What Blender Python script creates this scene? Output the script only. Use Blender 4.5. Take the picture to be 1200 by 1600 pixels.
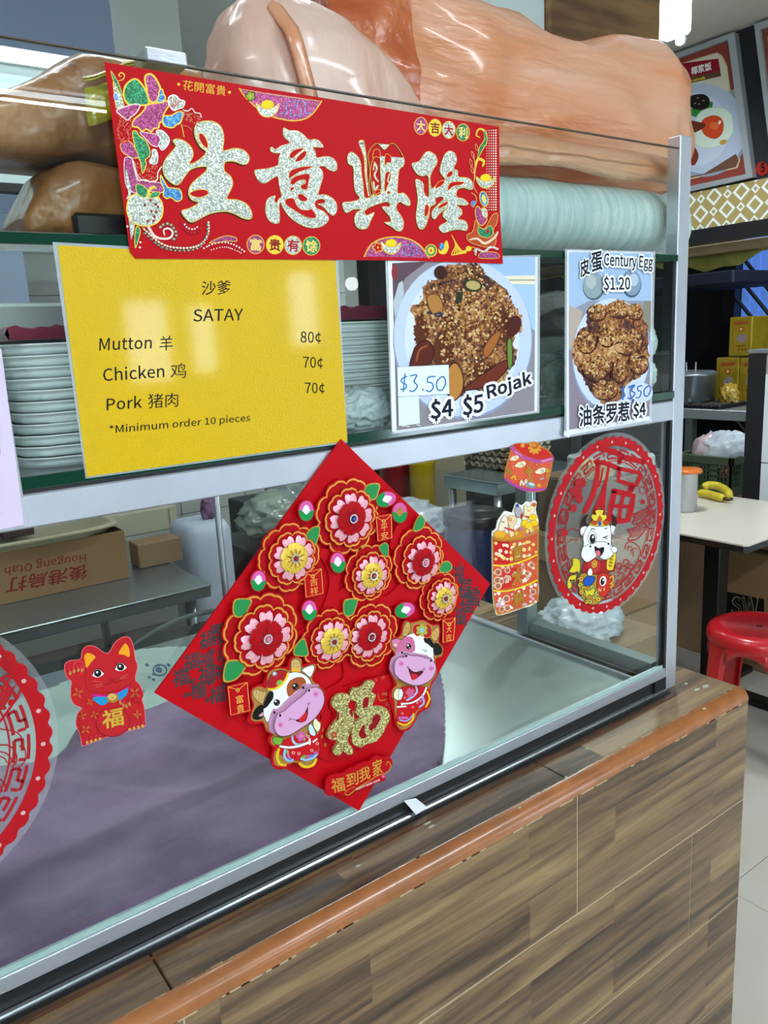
import bpy, bmesh, math, random
from mathutils import Vector, Matrix, noise, geometry
R = random.Random(7)
for o in list(bpy.data.objects): bpy.data.objects.remove(o)
scene = bpy.context.scene
COL = scene.collection
# ------------------------------------------------------------------ camera, world, lights, exposure
FPX = 1224.3
YAW, PITCH, ROLL = 0.62300151, -0.2150127, 0.05244179
CAM = Vector((0, -.77, 1.5))
fw = Vector((math.cos(PITCH)*math.sin(YAW), math.cos(PITCH)*math.cos(YAW), math.sin(PITCH)))
rt = Vector((math.cos(YAW), -math.sin(YAW), 0)); dn = fw.cross(rt)
r2 = math.cos(ROLL)*rt + math.sin(ROLL)*dn; d2 = -math.sin(ROLL)*rt + math.cos(ROLL)*dn
cam = bpy.data.objects.new('camera', bpy.data.cameras.new('camera')); COL.objects.link(cam)
cam.matrix_world = Matrix(((r2.x, -d2.x, -fw.x, CAM.x), (r2.y, -d2.y, -fw.y, CAM.y), (r2.z, -d2.z, -fw.z, CAM.z), (0, 0, 0, 1)))
cam.data.sensor_fit = 'HORIZONTAL'; cam.data.sensor_width = 36; cam.data.lens = FPX/1200*36
cam.data.clip_start = .02
scene.camera = cam
vs = scene.view_settings
vs.view_transform = 'Standard'; vs.look = 'None'; vs.gamma = 1; vs.use_curve_mapping = False
vs.exposure = 0.28
scene.cycles.transparent_max_bounces = 32
world = bpy.data.worlds.new('world'); scene.world = world; world.use_nodes = True
bg = world.node_tree.nodes['Background']; bg.inputs[0].default_value = (.72, .86, 1, 1); bg.inputs[1].default_value = 9.0
def area(name, loc, sx, sy, power, col=(.90, .97, 1), rot=(0, 0, 0)):
    l = bpy.data.lights.new(name, 'AREA'); l.shape = 'RECTANGLE'; l.size = sx; l.size_y = sy; l.energy = power; l.color = col
    o = bpy.data.objects.new(name, l); COL.objects.link(o); o.location = loc; o.rotation_euler = rot
    return o
# fluorescent battens on the ceiling: (x, y, z, length along x, power); housings are built with the ceiling below
BATTENS = [(-.6, -1.9, 2.84, 1.3, 30), (1.9, -1.9, 2.84, 1.3, 34), (4.2, -2.3, 2.84, 1.3, 20), (.6, .75, 2.84, 1.3, 9), (3.2, 2.75, 2.84, 1.3, 16), (1.6,-3.8,2.84,1.3,22)]
for i, (x, y, z, L, p) in enumerate(BATTENS):
    area('batten_light', (x, y, z-.052), L, .05, p)
# ------------------------------------------------------------------ helpers
def ray(u, v):
    return (r2*(u-600) + d2*(v-800) + fw*FPX)
def PY(u, v, y=0.0):
    d = ray(u, v); return CAM + d*((y-CAM.y)/d.y)
def PX(u, v, x):
    d = ray(u, v); return CAM + d*((x-CAM.x)/d.x)
def PZ(u, v, z):
    d = ray(u, v); return CAM + d*((z-CAM.z)/d.z)
def lin(c):
    if isinstance(c, str):
        c = c.lstrip('#'); c = [int(c[i:i+2], 16)/255 for i in (0, 2, 4)]
    return tuple(x/12.92 if x <= .04045 else ((x+.055)/1.055)**2.4 for x in c[:3]) + (1,)
_M = {}
def mat(name, col='#ffffff', rough=.5, metal=0, spec=.5, coat=0, alpha=1, emit=0, trans=0, bump=0, bscale=40, vary=0, vscale=8, stretch=(1, 1, 1), col2=None, sheen=0, detail=4):
    if name in _M: return _M[name]
    m = bpy.data.materials.new(name); m.use_nodes = True; _M[name] = m
    nt = m.node_tree; b = nt.nodes['Principled BSDF']; I = b.inputs
    I['Base Color'].default_value = lin(col); I['Roughness'].default_value = rough; I['Metallic'].default_value = metal
    I['Specular IOR Level'].default_value = spec; I['Coat Weight'].default_value = coat; I['Alpha'].default_value = alpha
    I['Coat Roughness'].default_value = .12
    if trans: I['Transmission Weight'].default_value = trans
    if sheen: I['Sheen Weight'].default_value = sheen
    if emit: I['Emission Color'].default_value = lin(col); I['Emission Strength'].default_value = emit
    N = nt.nodes.new; L = nt.links.new
    if bump or vary or col2:
        tc = N('ShaderNodeNewGeometry'); mp = N('ShaderNodeMapping'); mp.inputs['Scale'].default_value = stretch
        L(tc.outputs['Position'], mp.inputs['Vector'])
    if vary or col2:
        nz = N('ShaderNodeTexNoise'); nz.inputs['Scale'].default_value = vscale; nz.inputs['Detail'].default_value = detail; L(mp.outputs[0], nz.inputs['Vector'])
        cr = N('ShaderNodeValToRGB'); cr.color_ramp.elements[0].position = .35; cr.color_ramp.elements[1].position = .65
        c = lin(col)
        if col2: cr.color_ramp.elements[0].color = c; cr.color_ramp.elements[1].color = lin(col2)
        else:
            cr.color_ramp.elements[0].color = tuple(x*(1-vary) for x in c[:3])+(1,); cr.color_ramp.elements[1].color = tuple(min(1, x*(1+vary)) for x in c[:3])+(1,)
        L(nz.outputs['Fac'], cr.inputs['Fac']); L(cr.outputs['Color'], I['Base Color'])
    if bump:
        n2 = N('ShaderNodeTexNoise'); n2.inputs['Scale'].default_value = bscale; n2.inputs['Detail'].default_value = 3; L(mp.outputs[0], n2.inputs['Vector'])
        bp = N('ShaderNodeBump'); bp.inputs['Strength'].default_value = 1; bp.inputs['Distance'].default_value = bump
        L(n2.outputs['Fac'], bp.inputs['Height']); L(bp.outputs['Normal'], I['Normal'])
    return m
def glitter(name, c1, c2, scale=900):
    if name in _M: return _M[name]
    m = mat(name, c1, .35, metal=.25); nt = m.node_tree; b = nt.nodes['Principled BSDF']; N = nt.nodes.new; L = nt.links.new
    g = N('ShaderNodeNewGeometry'); v = N('ShaderNodeTexVoronoi'); v.inputs['Scale'].default_value = scale; L(g.outputs['Position'], v.inputs['Vector'])
    sp = N('ShaderNodeSeparateColor'); L(v.outputs['Color'], sp.inputs[0])
    cr = N('ShaderNodeValToRGB'); cr.color_ramp.elements[0].color = lin(c1); cr.color_ramp.elements[1].color = lin(c2); cr.color_ramp.elements[0].position = .3; cr.color_ramp.elements[1].position = .95
    L(sp.outputs[0], cr.inputs['Fac']); L(cr.outputs['Color'], b.inputs['Base Color'])
    return m
def glass(name, tint=(.93, .975, .96), gloss=1.0, rough=0.0, dens=0.0, dcol='#dfe8ea'):
    """thin clear sheet: fresnel reflection over a clear (or slightly milky) see-through body"""
    if name in _M: return _M[name]
    m = bpy.data.materials.new(name); m.use_nodes = True; _M[name] = m
    nt = m.node_tree; nt.nodes.remove(nt.nodes['Principled BSDF']); out = nt.nodes['Material Output']; N = nt.nodes.new; L = nt.links.new
    t = N('ShaderNodeBsdfTransparent'); t.inputs[0].default_value = tint+(1,)
    g = N('ShaderNodeBsdfGlossy'); g.inputs['Roughness'].default_value = rough; g.inputs[0].default_value = (gloss, gloss, gloss, 1)
    f = N('ShaderNodeFresnel'); f.inputs['IOR'].default_value = 1.45
    src = t.outputs[0]
    if dens:
        d = N('ShaderNodeBsdfDiffuse'); d.inputs[0].default_value = lin(dcol); x = N('ShaderNodeMixShader'); x.inputs[0].default_value = dens
        L(t.outputs[0], x.inputs[1]); L(d.outputs[0], x.inputs[2]); src = x.outputs[0]
    mx = N('ShaderNodeMixShader'); 
    gm = N('ShaderNodeNewGeometry'); fm = N('ShaderNodeMath'); fm.operation = 'MULTIPLY_ADD'; fm.inputs[1].default_value = -1; fm.inputs[2].default_value = 1; L(gm.outputs['Backfacing'], fm.inputs[0])
    f2 = N('ShaderNodeMath'); f2.operation = 'MULTIPLY'; L(f.outputs[0], f2.inputs[0]); L(fm.outputs[0], f2.inputs[1]); L(f2.outputs[0], mx.inputs[0]); L(src, mx.inputs[1]); L(g.outputs[0], mx.inputs[2]); L(mx.outputs[0], out.inputs[0])
    return m
def empty(name, label, cat, loc, group=None, rz=0):
    o = bpy.data.objects.new(name, None); COL.objects.link(o); o.location = loc; o.rotation_euler.z = rz; o.empty_display_size = .05
    o['label'] = label; o['category'] = cat
    if group: o['group'] = group
    return o
def root_loc(o):
    l = Vector((0, 0, 0))
    while o: l = l + o.location; o = o.parent
    return l
def link(name, me, parent=None):
    o = bpy.data.objects.new(name, me); COL.objects.link(o)
    if parent is not None:
        me.transform(Matrix.Translation(-root_loc(parent))); o.parent = parent
    return o
def tag(o, label, cat, group=None):
    o['label'] = label; o['category'] = cat
    if group: o['group'] = group
    return o
def struct(o): o['kind'] = 'structure'; return o
class MB:
    def __init__(s): s.b = bmesh.new(); s.mats = []
    def mi(s, m):
        if m is None: return 0
        if m not in s.mats: s.mats.append(m)
        return s.mats.index(m)
    def box(s, x0, x1, y0, y1, z0, z1, bev=0, m=None, seg=1, rot=None, piv=None):
        r = bmesh.ops.create_cube(s.b, size=1); vs = r['verts']
        for v in vs: v.co = Vector(((x0+x1)/2+v.co.x*(x1-x0), (y0+y1)/2+v.co.y*(y1-y0), (z0+z1)/2+v.co.z*(z1-z0)))
        fs = list({f for v in vs for f in v.link_faces})
        if bev:
            es = list({e for v in vs for e in v.link_edges})
            rr = bmesh.ops.bevel(s.b, geom=es, offset=bev, segments=seg, profile=.5, affect='EDGES')
            vs = list({v for f in rr['faces'] for v in f.verts} | set(v for v in vs if v.is_valid)); fs = list({f for v in vs for f in v.link_faces})
        for f in fs: f.material_index = s.mi(m)
        if rot: bmesh.ops.rotate(s.b, verts=vs, cent=piv or Vector(((x0+x1)/2, (y0+y1)/2, (z0+z1)/2)), matrix=Matrix.Rotation(rot[1], 3, rot[0]))
        return s
    def grid(s, rows, m=None, close_u=False, smooth=True, caps=False):
        V = [[s.b.verts.new(p) for p in r] for r in rows]; n = len(V[0])
        for i in range(len(V)-1):
            for j in range(n if close_u else n-1):
                k = (j+1) % n
                try:
                    f = s.b.faces.new((V[i][j], V[i][k], V[i+1][k], V[i+1][j])); f.smooth = smooth; f.material_index = s.mi(m)
                except ValueError: pass
        if caps:
            for r in (V[0][::-1], V[-1]):
                f = s.b.faces.new(r); f.material_index = s.mi(m); f.smooth = False
        return s
    def cyl(s, p0, p1, r0, r1=None, n=16, m=None, caps=True):
        return s.tube([p0, p1], [r0, r0 if r1 is None else r1], n, m, caps)
    def tube(s, pts, rad, n=10, m=None, caps=True):
        pts = [Vector(p) for p in pts]
        if not isinstance(rad, (list, tuple)): rad = [rad]*len(pts)
        rows = []; up = None
        for i, p in enumerate(pts):
            t = (pts[min(i+1, len(pts)-1)]-pts[max(i-1, 0)]).normalized()
            if up is None:
                up = Vector((0, 0, 1)) if abs(t.z) < .9 else Vector((1, 0, 0))
            a = t.cross(up).normalized(); b = a.cross(t).normalized(); up = b
            rows.append([p+(a*math.cos(q)+b*math.sin(q))*rad[i] for q in [2*math.pi*k/n for k in range(n)]])
        return s.grid(rows, m, True, n > 6, caps)
    def lathe(s, prof, c=(0, 0, 0), n=32, m=None, caps=False):
        c = Vector(c)
        rows = [[c+Vector((r*math.cos(2*math.pi*k/n), r*math.sin(2*math.pi*k/n), z)) for k in range(n)] for r, z in prof]
        return s.grid(rows, m, True, True, caps)
    def prism(s, front, off, m=None):
        """closed outline (3-D points) extruded by vector off"""
        front = [Vector(p) for p in front]; off = Vector(off)
        a = [s.b.verts.new(p) for p in front]; b = [s.b.verts.new(p+off) for p in front]; n = len(a); i = s.mi(m)
        for t in geometry.tessellate_polygon([front]):
            for q, rev in ((a, 0), (b, 1)):
                vs = [q[k] for k in t]
                if rev: vs.reverse()
                try: f = s.b.faces.new(vs); f.material_index = i
                except ValueError: pass
        for k in range(n):
            try: f = s.b.faces.new((a[k], b[k], b[(k+1) % n], a[(k+1) % n])); f.material_index = i
            except ValueError: pass
        return s
    def poly(s, pts, m=None):
        try: f = s.b.faces.new([s.b.verts.new(p) for p in pts]); f.material_index = s.mi(m)
        except ValueError: pass
        return s
    def mesh(s, name, m=None):
        bmesh.ops.recalc_face_normals(s.b, faces=s.b.faces)
        me = bpy.data.meshes.new(name); s.b.to_mesh(me); s.b.free()
        for x in (s.mats or [m]): me.materials.append(x)
        return me
    def build(s, name, m=None, parent=None):
        return link(name, s.mesh(name, m), parent)
def copy_thing(o, parent=None, loc=None):
    c = o.copy(); COL.objects.link(c); c.parent = parent
    if loc is not None: c.location = loc
    for ch in o.children: copy_thing(ch, c)
    return c
def smooth_pts(pts, closed=True, k=5):
    n = len(pts); out = []
    P = [Vector(p) for p in pts]
    rng = range(n) if closed else range(n-1)
    for i in rng:
        if closed: a, b, c, d = P[(i-1) % n], P[i], P[(i+1) % n], P[(i+2) % n]
        else: a, b, c, d = P[max(i-1, 0)], P[i], P[i+1], P[min(i+2, n-1)]
        for j in range(k):
            t = j/k
            out.append(.5*((2*b)+(c-a)*t+(2*a-5*b+4*c-d)*t*t+(3*b-a-3*c+d)*t**3))
    if not closed: out.append(P[-1])
    return out
EPS = .000015
try:   # plain sans that ships with Blender; the default font stands in if it is missing
    SANS = bpy.data.fonts.load(bpy.utils.system_resource('DATAFILES', path='fonts')+'/Noto Sans CJK Regular.woff2')
except Exception:
    SANS = None
class Art:
    """flat print: shapes given in photo coordinates (crop origin ox, oy and scale sc), laid on a real plane"""
    def __init__(s, y=0.0, ox=0, oy=0, sc=1, proj=None, nrm=(0, -1, 0), eps=EPS):
        s.y = y; s.ox, s.oy, s.sc = ox, oy, sc; s.k = 1; s.V = []; s.F = []; s.MI = []; s.mats = []; s.proj = proj or (lambda u, v: PY(u, v, s.y)); s.n = Vector(nrm); s.eps = eps
    def crop(s, ox, oy, sc): s.ox, s.oy, s.sc = ox, oy, sc; return s
    def P(s, p): return s.proj(s.ox+p[0]/s.sc, s.oy+p[1]/s.sc)
    def mi(s, m):
        if isinstance(m, str): m = mat('print '+m, m, .5, spec=.18)
        if m not in s.mats: s.mats.append(m)
        return s.mats.index(m)
    def add(s, p3, m):
        if len(p3) < 3: return
        off = s.n*(s.k*s.eps); b = len(s.V); q = [Vector(p) for p in p3]
        s.V += [p+off for p in q]
        for t in geometry.tessellate_polygon([q]): s.F.append([b+i for i in t]); s.MI.append(s.mi(m))
    def up(s, n=1):
        if not getattr(s, 'hold', False): s.k += n
        return s
    def poly(s, pts, m): s.up(); s.add([s.P(p) for p in pts], m); return s
    def sm(s, pts, m, k=5): return s.poly(smooth_pts([(p[0], p[1], 0) for p in pts], True, k), m)
    def ribbon(s, pts, w, m, closed=False):
        """w: width in crop px, number or list"""
        P = [Vector((p[0], p[1], 0)) for p in pts]; n = len(P)
        if not isinstance(w, (list, tuple)): w = [w]*n
        else: w = [w[min(int(i*(len(w)-1)/max(n-1, 1)), len(w)-1)] + (w[min(int(i*(len(w)-1)/max(n-1, 1))+1, len(w)-1)]-w[min(int(i*(len(w)-1)/max(n-1, 1)), len(w)-1)])*((i*(len(w)-1)/max(n-1, 1)) % 1) for i in range(n)]
        Lf, Rt = [], []
        for i in range(n):
            a = P[(i-1) % n] if (closed or i > 0) else P[i]; b = P[(i+1) % n] if (closed or i < n-1) else P[i]
            t = b-a
            if t.length < 1e-6: t = Vector((1, 0, 0))
            t.normalize(); nn = Vector((-t.y, t.x, 0))*w[i]/2
            Lf.append(s.P(P[i]+nn)); Rt.append(s.P(P[i]-nn))
        s.up(); off = s.n*(s.k*s.eps); b0 = len(s.V); s.V += [p+off for p in Lf]+[p+off for p in Rt]; mi = s.mi(m)
        for i in range(n if closed else n-1):
            j = (i+1) % n; s.F.append([b0+i, b0+j, b0+n+j, b0+n+i]); s.MI.append(mi)
        return s
    def st(s, pts, w, m, closed=False, sm=True, cap=True):
        q = smooth_pts([(p[0], p[1], 0) for p in pts], closed, 5) if sm and len(pts) > 2 else pts
        s.ribbon(q, w, m, closed)
        if cap and not closed:
            w0 = w[0] if isinstance(w, (list, tuple)) else w; w1 = w[-1] if isinstance(w, (list, tuple)) else w
            s.k -= 1
            if w0 > 1.2: s.el(q[0][0], q[0][1], w0/2, w0/2, m, n=8)
            s.k -= 1
            if w1 > 1.2: s.el(q[-1][0], q[-1][1], w1/2, w1/2, m, n=8)
            if w0 <= 1.2: s.k += 1
            if w1 <= 1.2: s.k += 0
            s.k += 1
        return s
    def el(s, cx, cy, rx, ry, m, rot=0, n=20, a0=0, a1=360):
        c, d = math.cos(math.radians(rot)), math.sin(math.radians(rot)); pts = []
        for i in range(n + (a1-a0 < 360)):
            a = math.radians(a0+(a1-a0)*i/n); x, y = rx*math.cos(a), ry*math.sin(a); pts.append((cx+x*c-y*d, cy+x*d+y*c))
        return s.poly(pts, m)
    def ol(s, pts, fill, line, w=4, k=5):
        s.sm(pts, fill, k); s.ribbon(smooth_pts([(p[0], p[1], 0) for p in pts], True, k), w, line, True); return s
    def flower(s, cx, cy, r, m, core=None, n=5, sq=1.0, rot=0):
        pts = []
        for i in range(n*6):
            a = 2*math.pi*i/(n*6)+rot; q = r*(.62+.38*abs(math.sin((a-rot)*n/2))**.7); pts.append((cx+q*math.cos(a)*sq, cy+q*math.sin(a)))
        s.poly(pts, m)
        if core: s.el(cx, cy, r*.25*sq, r*.25, core, n=8)
        return s
    def txt(s, body, bl, br, tl, m, bold=0, res=2, space=1.0, line=None, lw=.03):
        """text whose ink box is mapped to the three given corners (crop coordinates)"""
        if line is not None: s.txt(body, bl, br, tl, line, bold+lw, res, space)
        cu = bpy.data.curves.new('lettering', 'FONT'); cu.body = body; cu.resolution_u = res; cu.offset = 0
        if SANS is not None: cu.font = SANS
        cu.space_character = space
        ob = bpy.data.objects.new('lettering', cu); me = bpy.data.meshes.new_from_object(ob)
        xs = [v.co.x for v in me.vertices]; ys = [v.co.y for v in me.vertices]
        x0, x1, y0, y1 = min(xs), max(xs), min(ys), max(ys)
        A, B, C = s.P(bl), s.P(br), s.P(tl); mi = s.mi(m); nd = 0 if bold <= 0 else (4 if bold < .02 else 10)
        for q in range(max(1, nd)):   # heavier weights: the glyph laid down a few times, slightly shifted
            s.up(); off = s.n*(s.k*s.eps); b0 = len(s.V); dx = bold*math.cos(6.283*q/nd+.7) if nd else 0; dy = bold*math.sin(6.283*q/nd+.7) if nd else 0
            for v in me.vertices:
                s.V.append(A+(B-A)*((v.co.x+dx-x0)/(x1-x0))+(C-A)*((v.co.y+dy-y0)/(y1-y0))+off)
            for p in me.polygons: s.F.append([b0+i for i in p.vertices]); s.MI.append(mi)
        bpy.data.meshes.remove(me); bpy.data.objects.remove(ob); bpy.data.curves.remove(cu)
        return s
    def build(s, name, parent=None):
        me = bpy.data.meshes.new(name); me.from_pydata([tuple(v) for v in s.V], [], s.F); me.polygons.foreach_set('material_index', s.MI)
        for m in s.mats: me.materials.append(m)
        me.update(); return link(name, me, parent)
def slab(name, pts_px, y, th, m, parent, k=0, prj=None, nrm=(0, -1, 0)):
    """card of thickness th whose FRONT face lies at plane y and whose outline is given in photo pixels"""
    if k: pts_px = smooth_pts([(p[0], p[1], 0) for p in pts_px], True, k)
    q = [(prj or (lambda u, v: PY(u, v, y)))(p[0], p[1]) for p in pts_px]
    return MB().prism(q, Vector(nrm)*-th, m).build(name, m, parent)
# ------------------------------------------------------------------ shared materials
steel = mat('brushed_steel', '#c3c8cf', .34, metal=.85, bump=.0004, bscale=60, stretch=(1, 1, 30))
steel_sat = mat('satin_aluminium', '#c9ced8', .38, metal=.7, vary=.05, vscale=14)
steel_dark = mat('dull_steel', '#8d9899', .3, metal=.8, vary=.12, vscale=5, bump=.0006, bscale=20)
white_paper = mat('white_paper', '#e6eaf0', .5)
black = mat('black_lacquer', '#0d0d10', .4)
cardboard = mat('cardboard', '#98724c', .85, vary=.08, vscale=6)
foam = mat('white_foam', '#e4ecea', .6)
# ------------------------------------------------------------------ the room
tile_m = mat('floor_tile', '#b9b6ac', .15, spec=.5, vary=.03, vscale=1.5)
fl = MB(); fl.box(-3, 7.2, -6.3, 3.6, -.1, -.006)
floor = struct(fl.build('floor', mat('floor_grout', '#6b665e', .9)))
tm = MB().box(-.298, .298, -.298, .298, -.006, 0, bev=.0015).mesh('tile', tile_m)
for i in range(-5, 7):
    for j in range(-8, 5):
        if -1.1 < 1.79+.61*i+.3 < 1.0 and 0 < .223+.6*j+.3 < .8: continue
        t = bpy.data.objects.new('tile', tm); COL.objects.link(t); t.location = (2.095+.61*i, .523+.6*j, 0); t.scale = (1.022, 1.004, 1); t.parent = floor
ceil_m = mat('ceiling_paint', '#dfe6e4', .8, vary=.02)
struct(MB().box(-3, 7.2, -6.3, 3.6, 2.9, 3.0).build('ceiling', ceil_m))
wall_w = mat('cream_wall', '#cfd3cb', .6, vary=.03)
wb = MB().box(-3, 2.9, 3.42, 3.5, 0, 2.9).build('wall_back', mat('wall_grout', '#a9ada6', .8)); struct(wb)
wt = MB().box(-.197, .197, -.004, .004, -.147, .147, bev=.001).mesh('tile', mat('wall_tile', '#cdd3cc', .2, vary=.03))
for i in range(9):
    for j in range(8):
        t = bpy.data.objects.new('tile', wt); COL.objects.link(t); t.location = (-.6+.4*i, 3.416, .45+.3*j); t.parent = wb
struct(MB().box(-3.1, -3, -6.3, 3.6, 0, 3).build('wall_left', wall_w))
struct(MB().box(7.2, 7.3, -6.3, 3.6, 0, 3).build('wall_right', mat('dark_wall', '#1c1d22', .7)))
struct(MB().box(2.9, 7.2, 3.3, 3.5, 0, 2.9).build('wall_back_right', mat('dark_wall2', '#1c1a19', .7)))
# wall behind the camera with daylight openings
wf = MB()
ops = [(.2, .7, 1.0, 2.3), (2.35, 2.75, 1.25, 1.95), (2.95, 3.2, 1.3, 1.9), (4.0, 4.35, 1.5, 2.2), (-2.2, -.9, .3, 2.4), (5.2, 6.4, .3, 2.4)]
ops.sort(); x = -3
for (a, b, c, d) in ops:
    wf.box(x, a, -6.3, -6.2, 0, 2.9); wf.box(a, b, -6.3, -6.2, 0, c); wf.box(a, b, -6.3, -6.2, d, 2.9); x = b
wf.box(x, 7.2, -6.3, -6.2, 0, 2.9)
struct(wf.build('wall_front', mat('front_wall', '#5d5a57', .8)))
# ceiling battens
hous = mat('batten_housing', '#e6eaea', .5); tubeE = mat('tube_glow', '#e8f4ff', .5, emit=14)
for i, (x, y, z, L, p) in enumerate(BATTENS):
    r = empty('ceiling_light', ['slim white ceiling light batten at the front left', 'slim white ceiling light batten in front of the showcase', 'slim white ceiling light batten over the aisle', 'slim white ceiling light batten above the display case', 'slim white ceiling light batten at the back of the stall', 'slim white ceiling light batten farthest to the front'][i], 'lamp', (x, y, 2.9))
    MB().box(x-L/2-.03, x+L/2+.03, y-.04, y+.04, 2.855, 2.9, bev=.006).build('housing', hous, r)
    for sx in (-1, 1): MB().box(x+sx*(L/2+.01)-.012, x+sx*(L/2+.01)+.012, y-.015, y+.015, 2.81, 2.856, bev=.003).build('tube_holder', hous, r)
    MB().cyl((x-L/2, y, 2.825), (x+L/2, y, 2.825), .014, n=12).build('tube', tubeE, r)
# ------------------------------------------------------------------ tiled serving counter
def wood_mat(name, axis='front'):
    m = mat(name, '#7a5f45', .3, spec=.5, coat=.25); nt = m.node_tree; b = nt.nodes['Principled BSDF']; N = nt.nodes.new; L = nt.links.new
    g = N('ShaderNodeNewGeometry'); sp = N('ShaderNodeSeparateXYZ'); L(g.outputs['Position'], sp.inputs[0])
    cb = N('ShaderNodeCombineXYZ')
    if axis == 'front': L(sp.outputs['X'], cb.inputs['X']); L(sp.outputs['Z'], cb.inputs['Y'])
    elif axis == 'top': L(sp.outputs['X'], cb.inputs['X']); L(sp.outputs['Y'], cb.inputs['Y'])
    else: L(sp.outputs['Y'], cb.inputs['X']); L(sp.outputs['Z'], cb.inputs['Y'])
    mp = N('ShaderNodeMapping'); L(cb.outputs[0], mp.inputs['Vector']); mp.inputs['Location'].default_value = (.03, .023, 0)
    br = N('ShaderNodeTexBrick'); br.inputs['Scale'].default_value = 1; br.inputs['Brick Width'].default_value = .46; br.inputs['Row Height'].default_value = .0677; br.inputs['Mortar Size'].default_value = 0
    br.offset = .41; br.offset_frequency = 2; br.squash = 1.0; br.squash_frequency = 3
    br.inputs['Color1'].default_value = (0, 0, 0, 1); br.inputs['Color2'].default_value = (1, 1, 1, 1); br.inputs['Bias'].default_value = 0; L(mp.outputs[0], br.inputs['Vector'])
    # offset grain by plank
    sc = N('ShaderNodeVectorMath'); sc.operation = 'MULTIPLY_ADD'; sc.inputs[1].default_value = (7, 5, 3); L(br.outputs['Color'], sc.inputs[0]); L(cb.outputs[0], sc.inputs[2])
    m2 = N('ShaderNodeMapping'); m2.inputs['Scale'].default_value = (1.7, 24, 1); L(sc.outputs[0], m2.inputs['Vector'])
    nz = N('ShaderNodeTexNoise'); nz.inputs['Scale'].default_value = 1.6; nz.inputs['Detail'].default_value = 7; nz.inputs['Roughness'].default_value = .62; nz.inputs['Distortion'].default_value = .5; L(m2.outputs[0], nz.inputs['Vector'])
    m3 = N('ShaderNodeMapping'); m3.inputs['Scale'].default_value = (12, 260, 1); L(sc.outputs[0], m3.inputs['Vector'])
    n3 = N('ShaderNodeTexNoise'); n3.inputs['Scale'].default_value = 1; n3.inputs['Detail'].default_value = 3; L(m3.outputs[0], n3.inputs['Vector'])
    a = N('ShaderNodeMath'); a.operation = 'MULTIPLY_ADD'; a.inputs[1].default_value = .30; L(br.outputs['Color'], a.inputs[0])
    s1 = N('ShaderNodeMath'); s1.operation = 'MULTIPLY_ADD'; s1.inputs[1].default_value = 1.5; s1.inputs[2].default_value = -.42; L(nz.outputs['Fac'], s1.inputs[0]); L(s1.outputs[0], a.inputs[2])
    s2 = N('ShaderNodeMath'); s2.operation = 'MULTIPLY_ADD'; s2.inputs[1].default_value = .22; L(n3.outputs['Fac'], s2.inputs[0]); L(a.outputs[0], s2.inputs[2])
    cr = N('ShaderNodeValToRGB'); e = cr.color_ramp.elements
    e[0].position = .22; e[0].color = lin('#2e2118'); e[1].position = .92; e[1].color = lin('#9c8159')
    for p, c in ((.42, '#523d2a'), (.58, '#70563b'), (.75, '#866b49')):
        q = e.new(p); q.color = lin(c)
    L(s2.outputs[0], cr.inputs['Fac']); L(cr.outputs['Color'], b.inputs['Base Color'])
    return m
wood_f, wood_t, wood_s = wood_mat('wood_print_tile'), wood_mat('wood_print_tile_top', 'top'), wood_mat('wood_print_tile_side', 'side')
CT, CY, CXR = .863, -.095, 1.262
ctr = empty('serving_counter', 'serving counter clad in brown wood-grain tiles with an orange corner strip', 'counter', (0, 0, 0))
MB().box(-1.2, CXR-.001, CY+.001, .9, 0, CT-.022).build('core', mat('counter_grout', '#b9ab90', .9), ctr)
rows = [(.6455, .846)]; z = .6455
while z > .05: rows.append((max(z-.2065, 0), z-.0015)); z -= .2065
for r, (z0, z1) in enumerate(rows):
    off = [.8035, .502, .8035, .502, .8035][r % 5]
    xs = [off+.6*k for k in range(-4, 2)]
    edges = [-1.2]+[x for x in xs if -1.2 < x < CXR]+[CXR]
    for a, b in zip(edges, edges[1:]):
        MB().box(a+.001, b-.001, CY, CY+.0125, z0+.0006, z1-.0006, bev=.0007).build('tile', wood_f, ctr)
    for k in range(5):
        y0 = CY+.002+.2*k; MB().box(CXR-.0125, CXR, y0 if k else CY+.013, min(y0+.1985, .9), z0, z1, bev=.0012).build('tile', wood_s, ctr)
for a, b in ((-1.2, -.4), (-.4, .201), (.201, .802), (.802, CXR-.001)):
    MB().box(a+.0008, b-.0008, CY+.02, (.9 if b > 1.2 else .05), CT-.0125, CT, bev=.0012).build('tile', wood_t, ctr)
st = mat('orange_strip', '#9a5f33', .3, coat=.3, vary=.14, vscale=30)
prof = [(math.cos(t)*.02, math.sin(t)*.02) for t in [math.pi/2*k/6 for k in range(7)]]
rowsx = [[Vector((x, CY+.0195-c, CT-.0195+s)) for c, s in prof] for x in (-1.2, CXR-.001)]
m = MB(); m.grid(rowsx, None); m.prism([rowsx[1][k] for k in range(7)]+[Vector((CXR-.001, CY+.0195, CT-.0195))], (-.0005, 0, 0)); m.build('corner_strip', st, ctr)
m = MB()   # chipped filler along the strip
for k in range(60):
    x = R.uniform(.1, 1.24); w = R.uniform(.003, .02); m.box(x, x+w, CY+.0185, CY+.0185+R.uniform(.001, .003), CT-.001, CT+.0004)
for k in range(40):
    x = R.uniform(.1, 1.24); w = R.uniform(.004, .03); m.box(x, x+w, CY-.0004, CY+.002, CT-.0215, CT-.0195)
m.build('grout_crumbs', mat('pale_grout', '#b7a787', .9), ctr)['kind'] = 'stuff'
m = MB()   # chips in the tile edges
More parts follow.
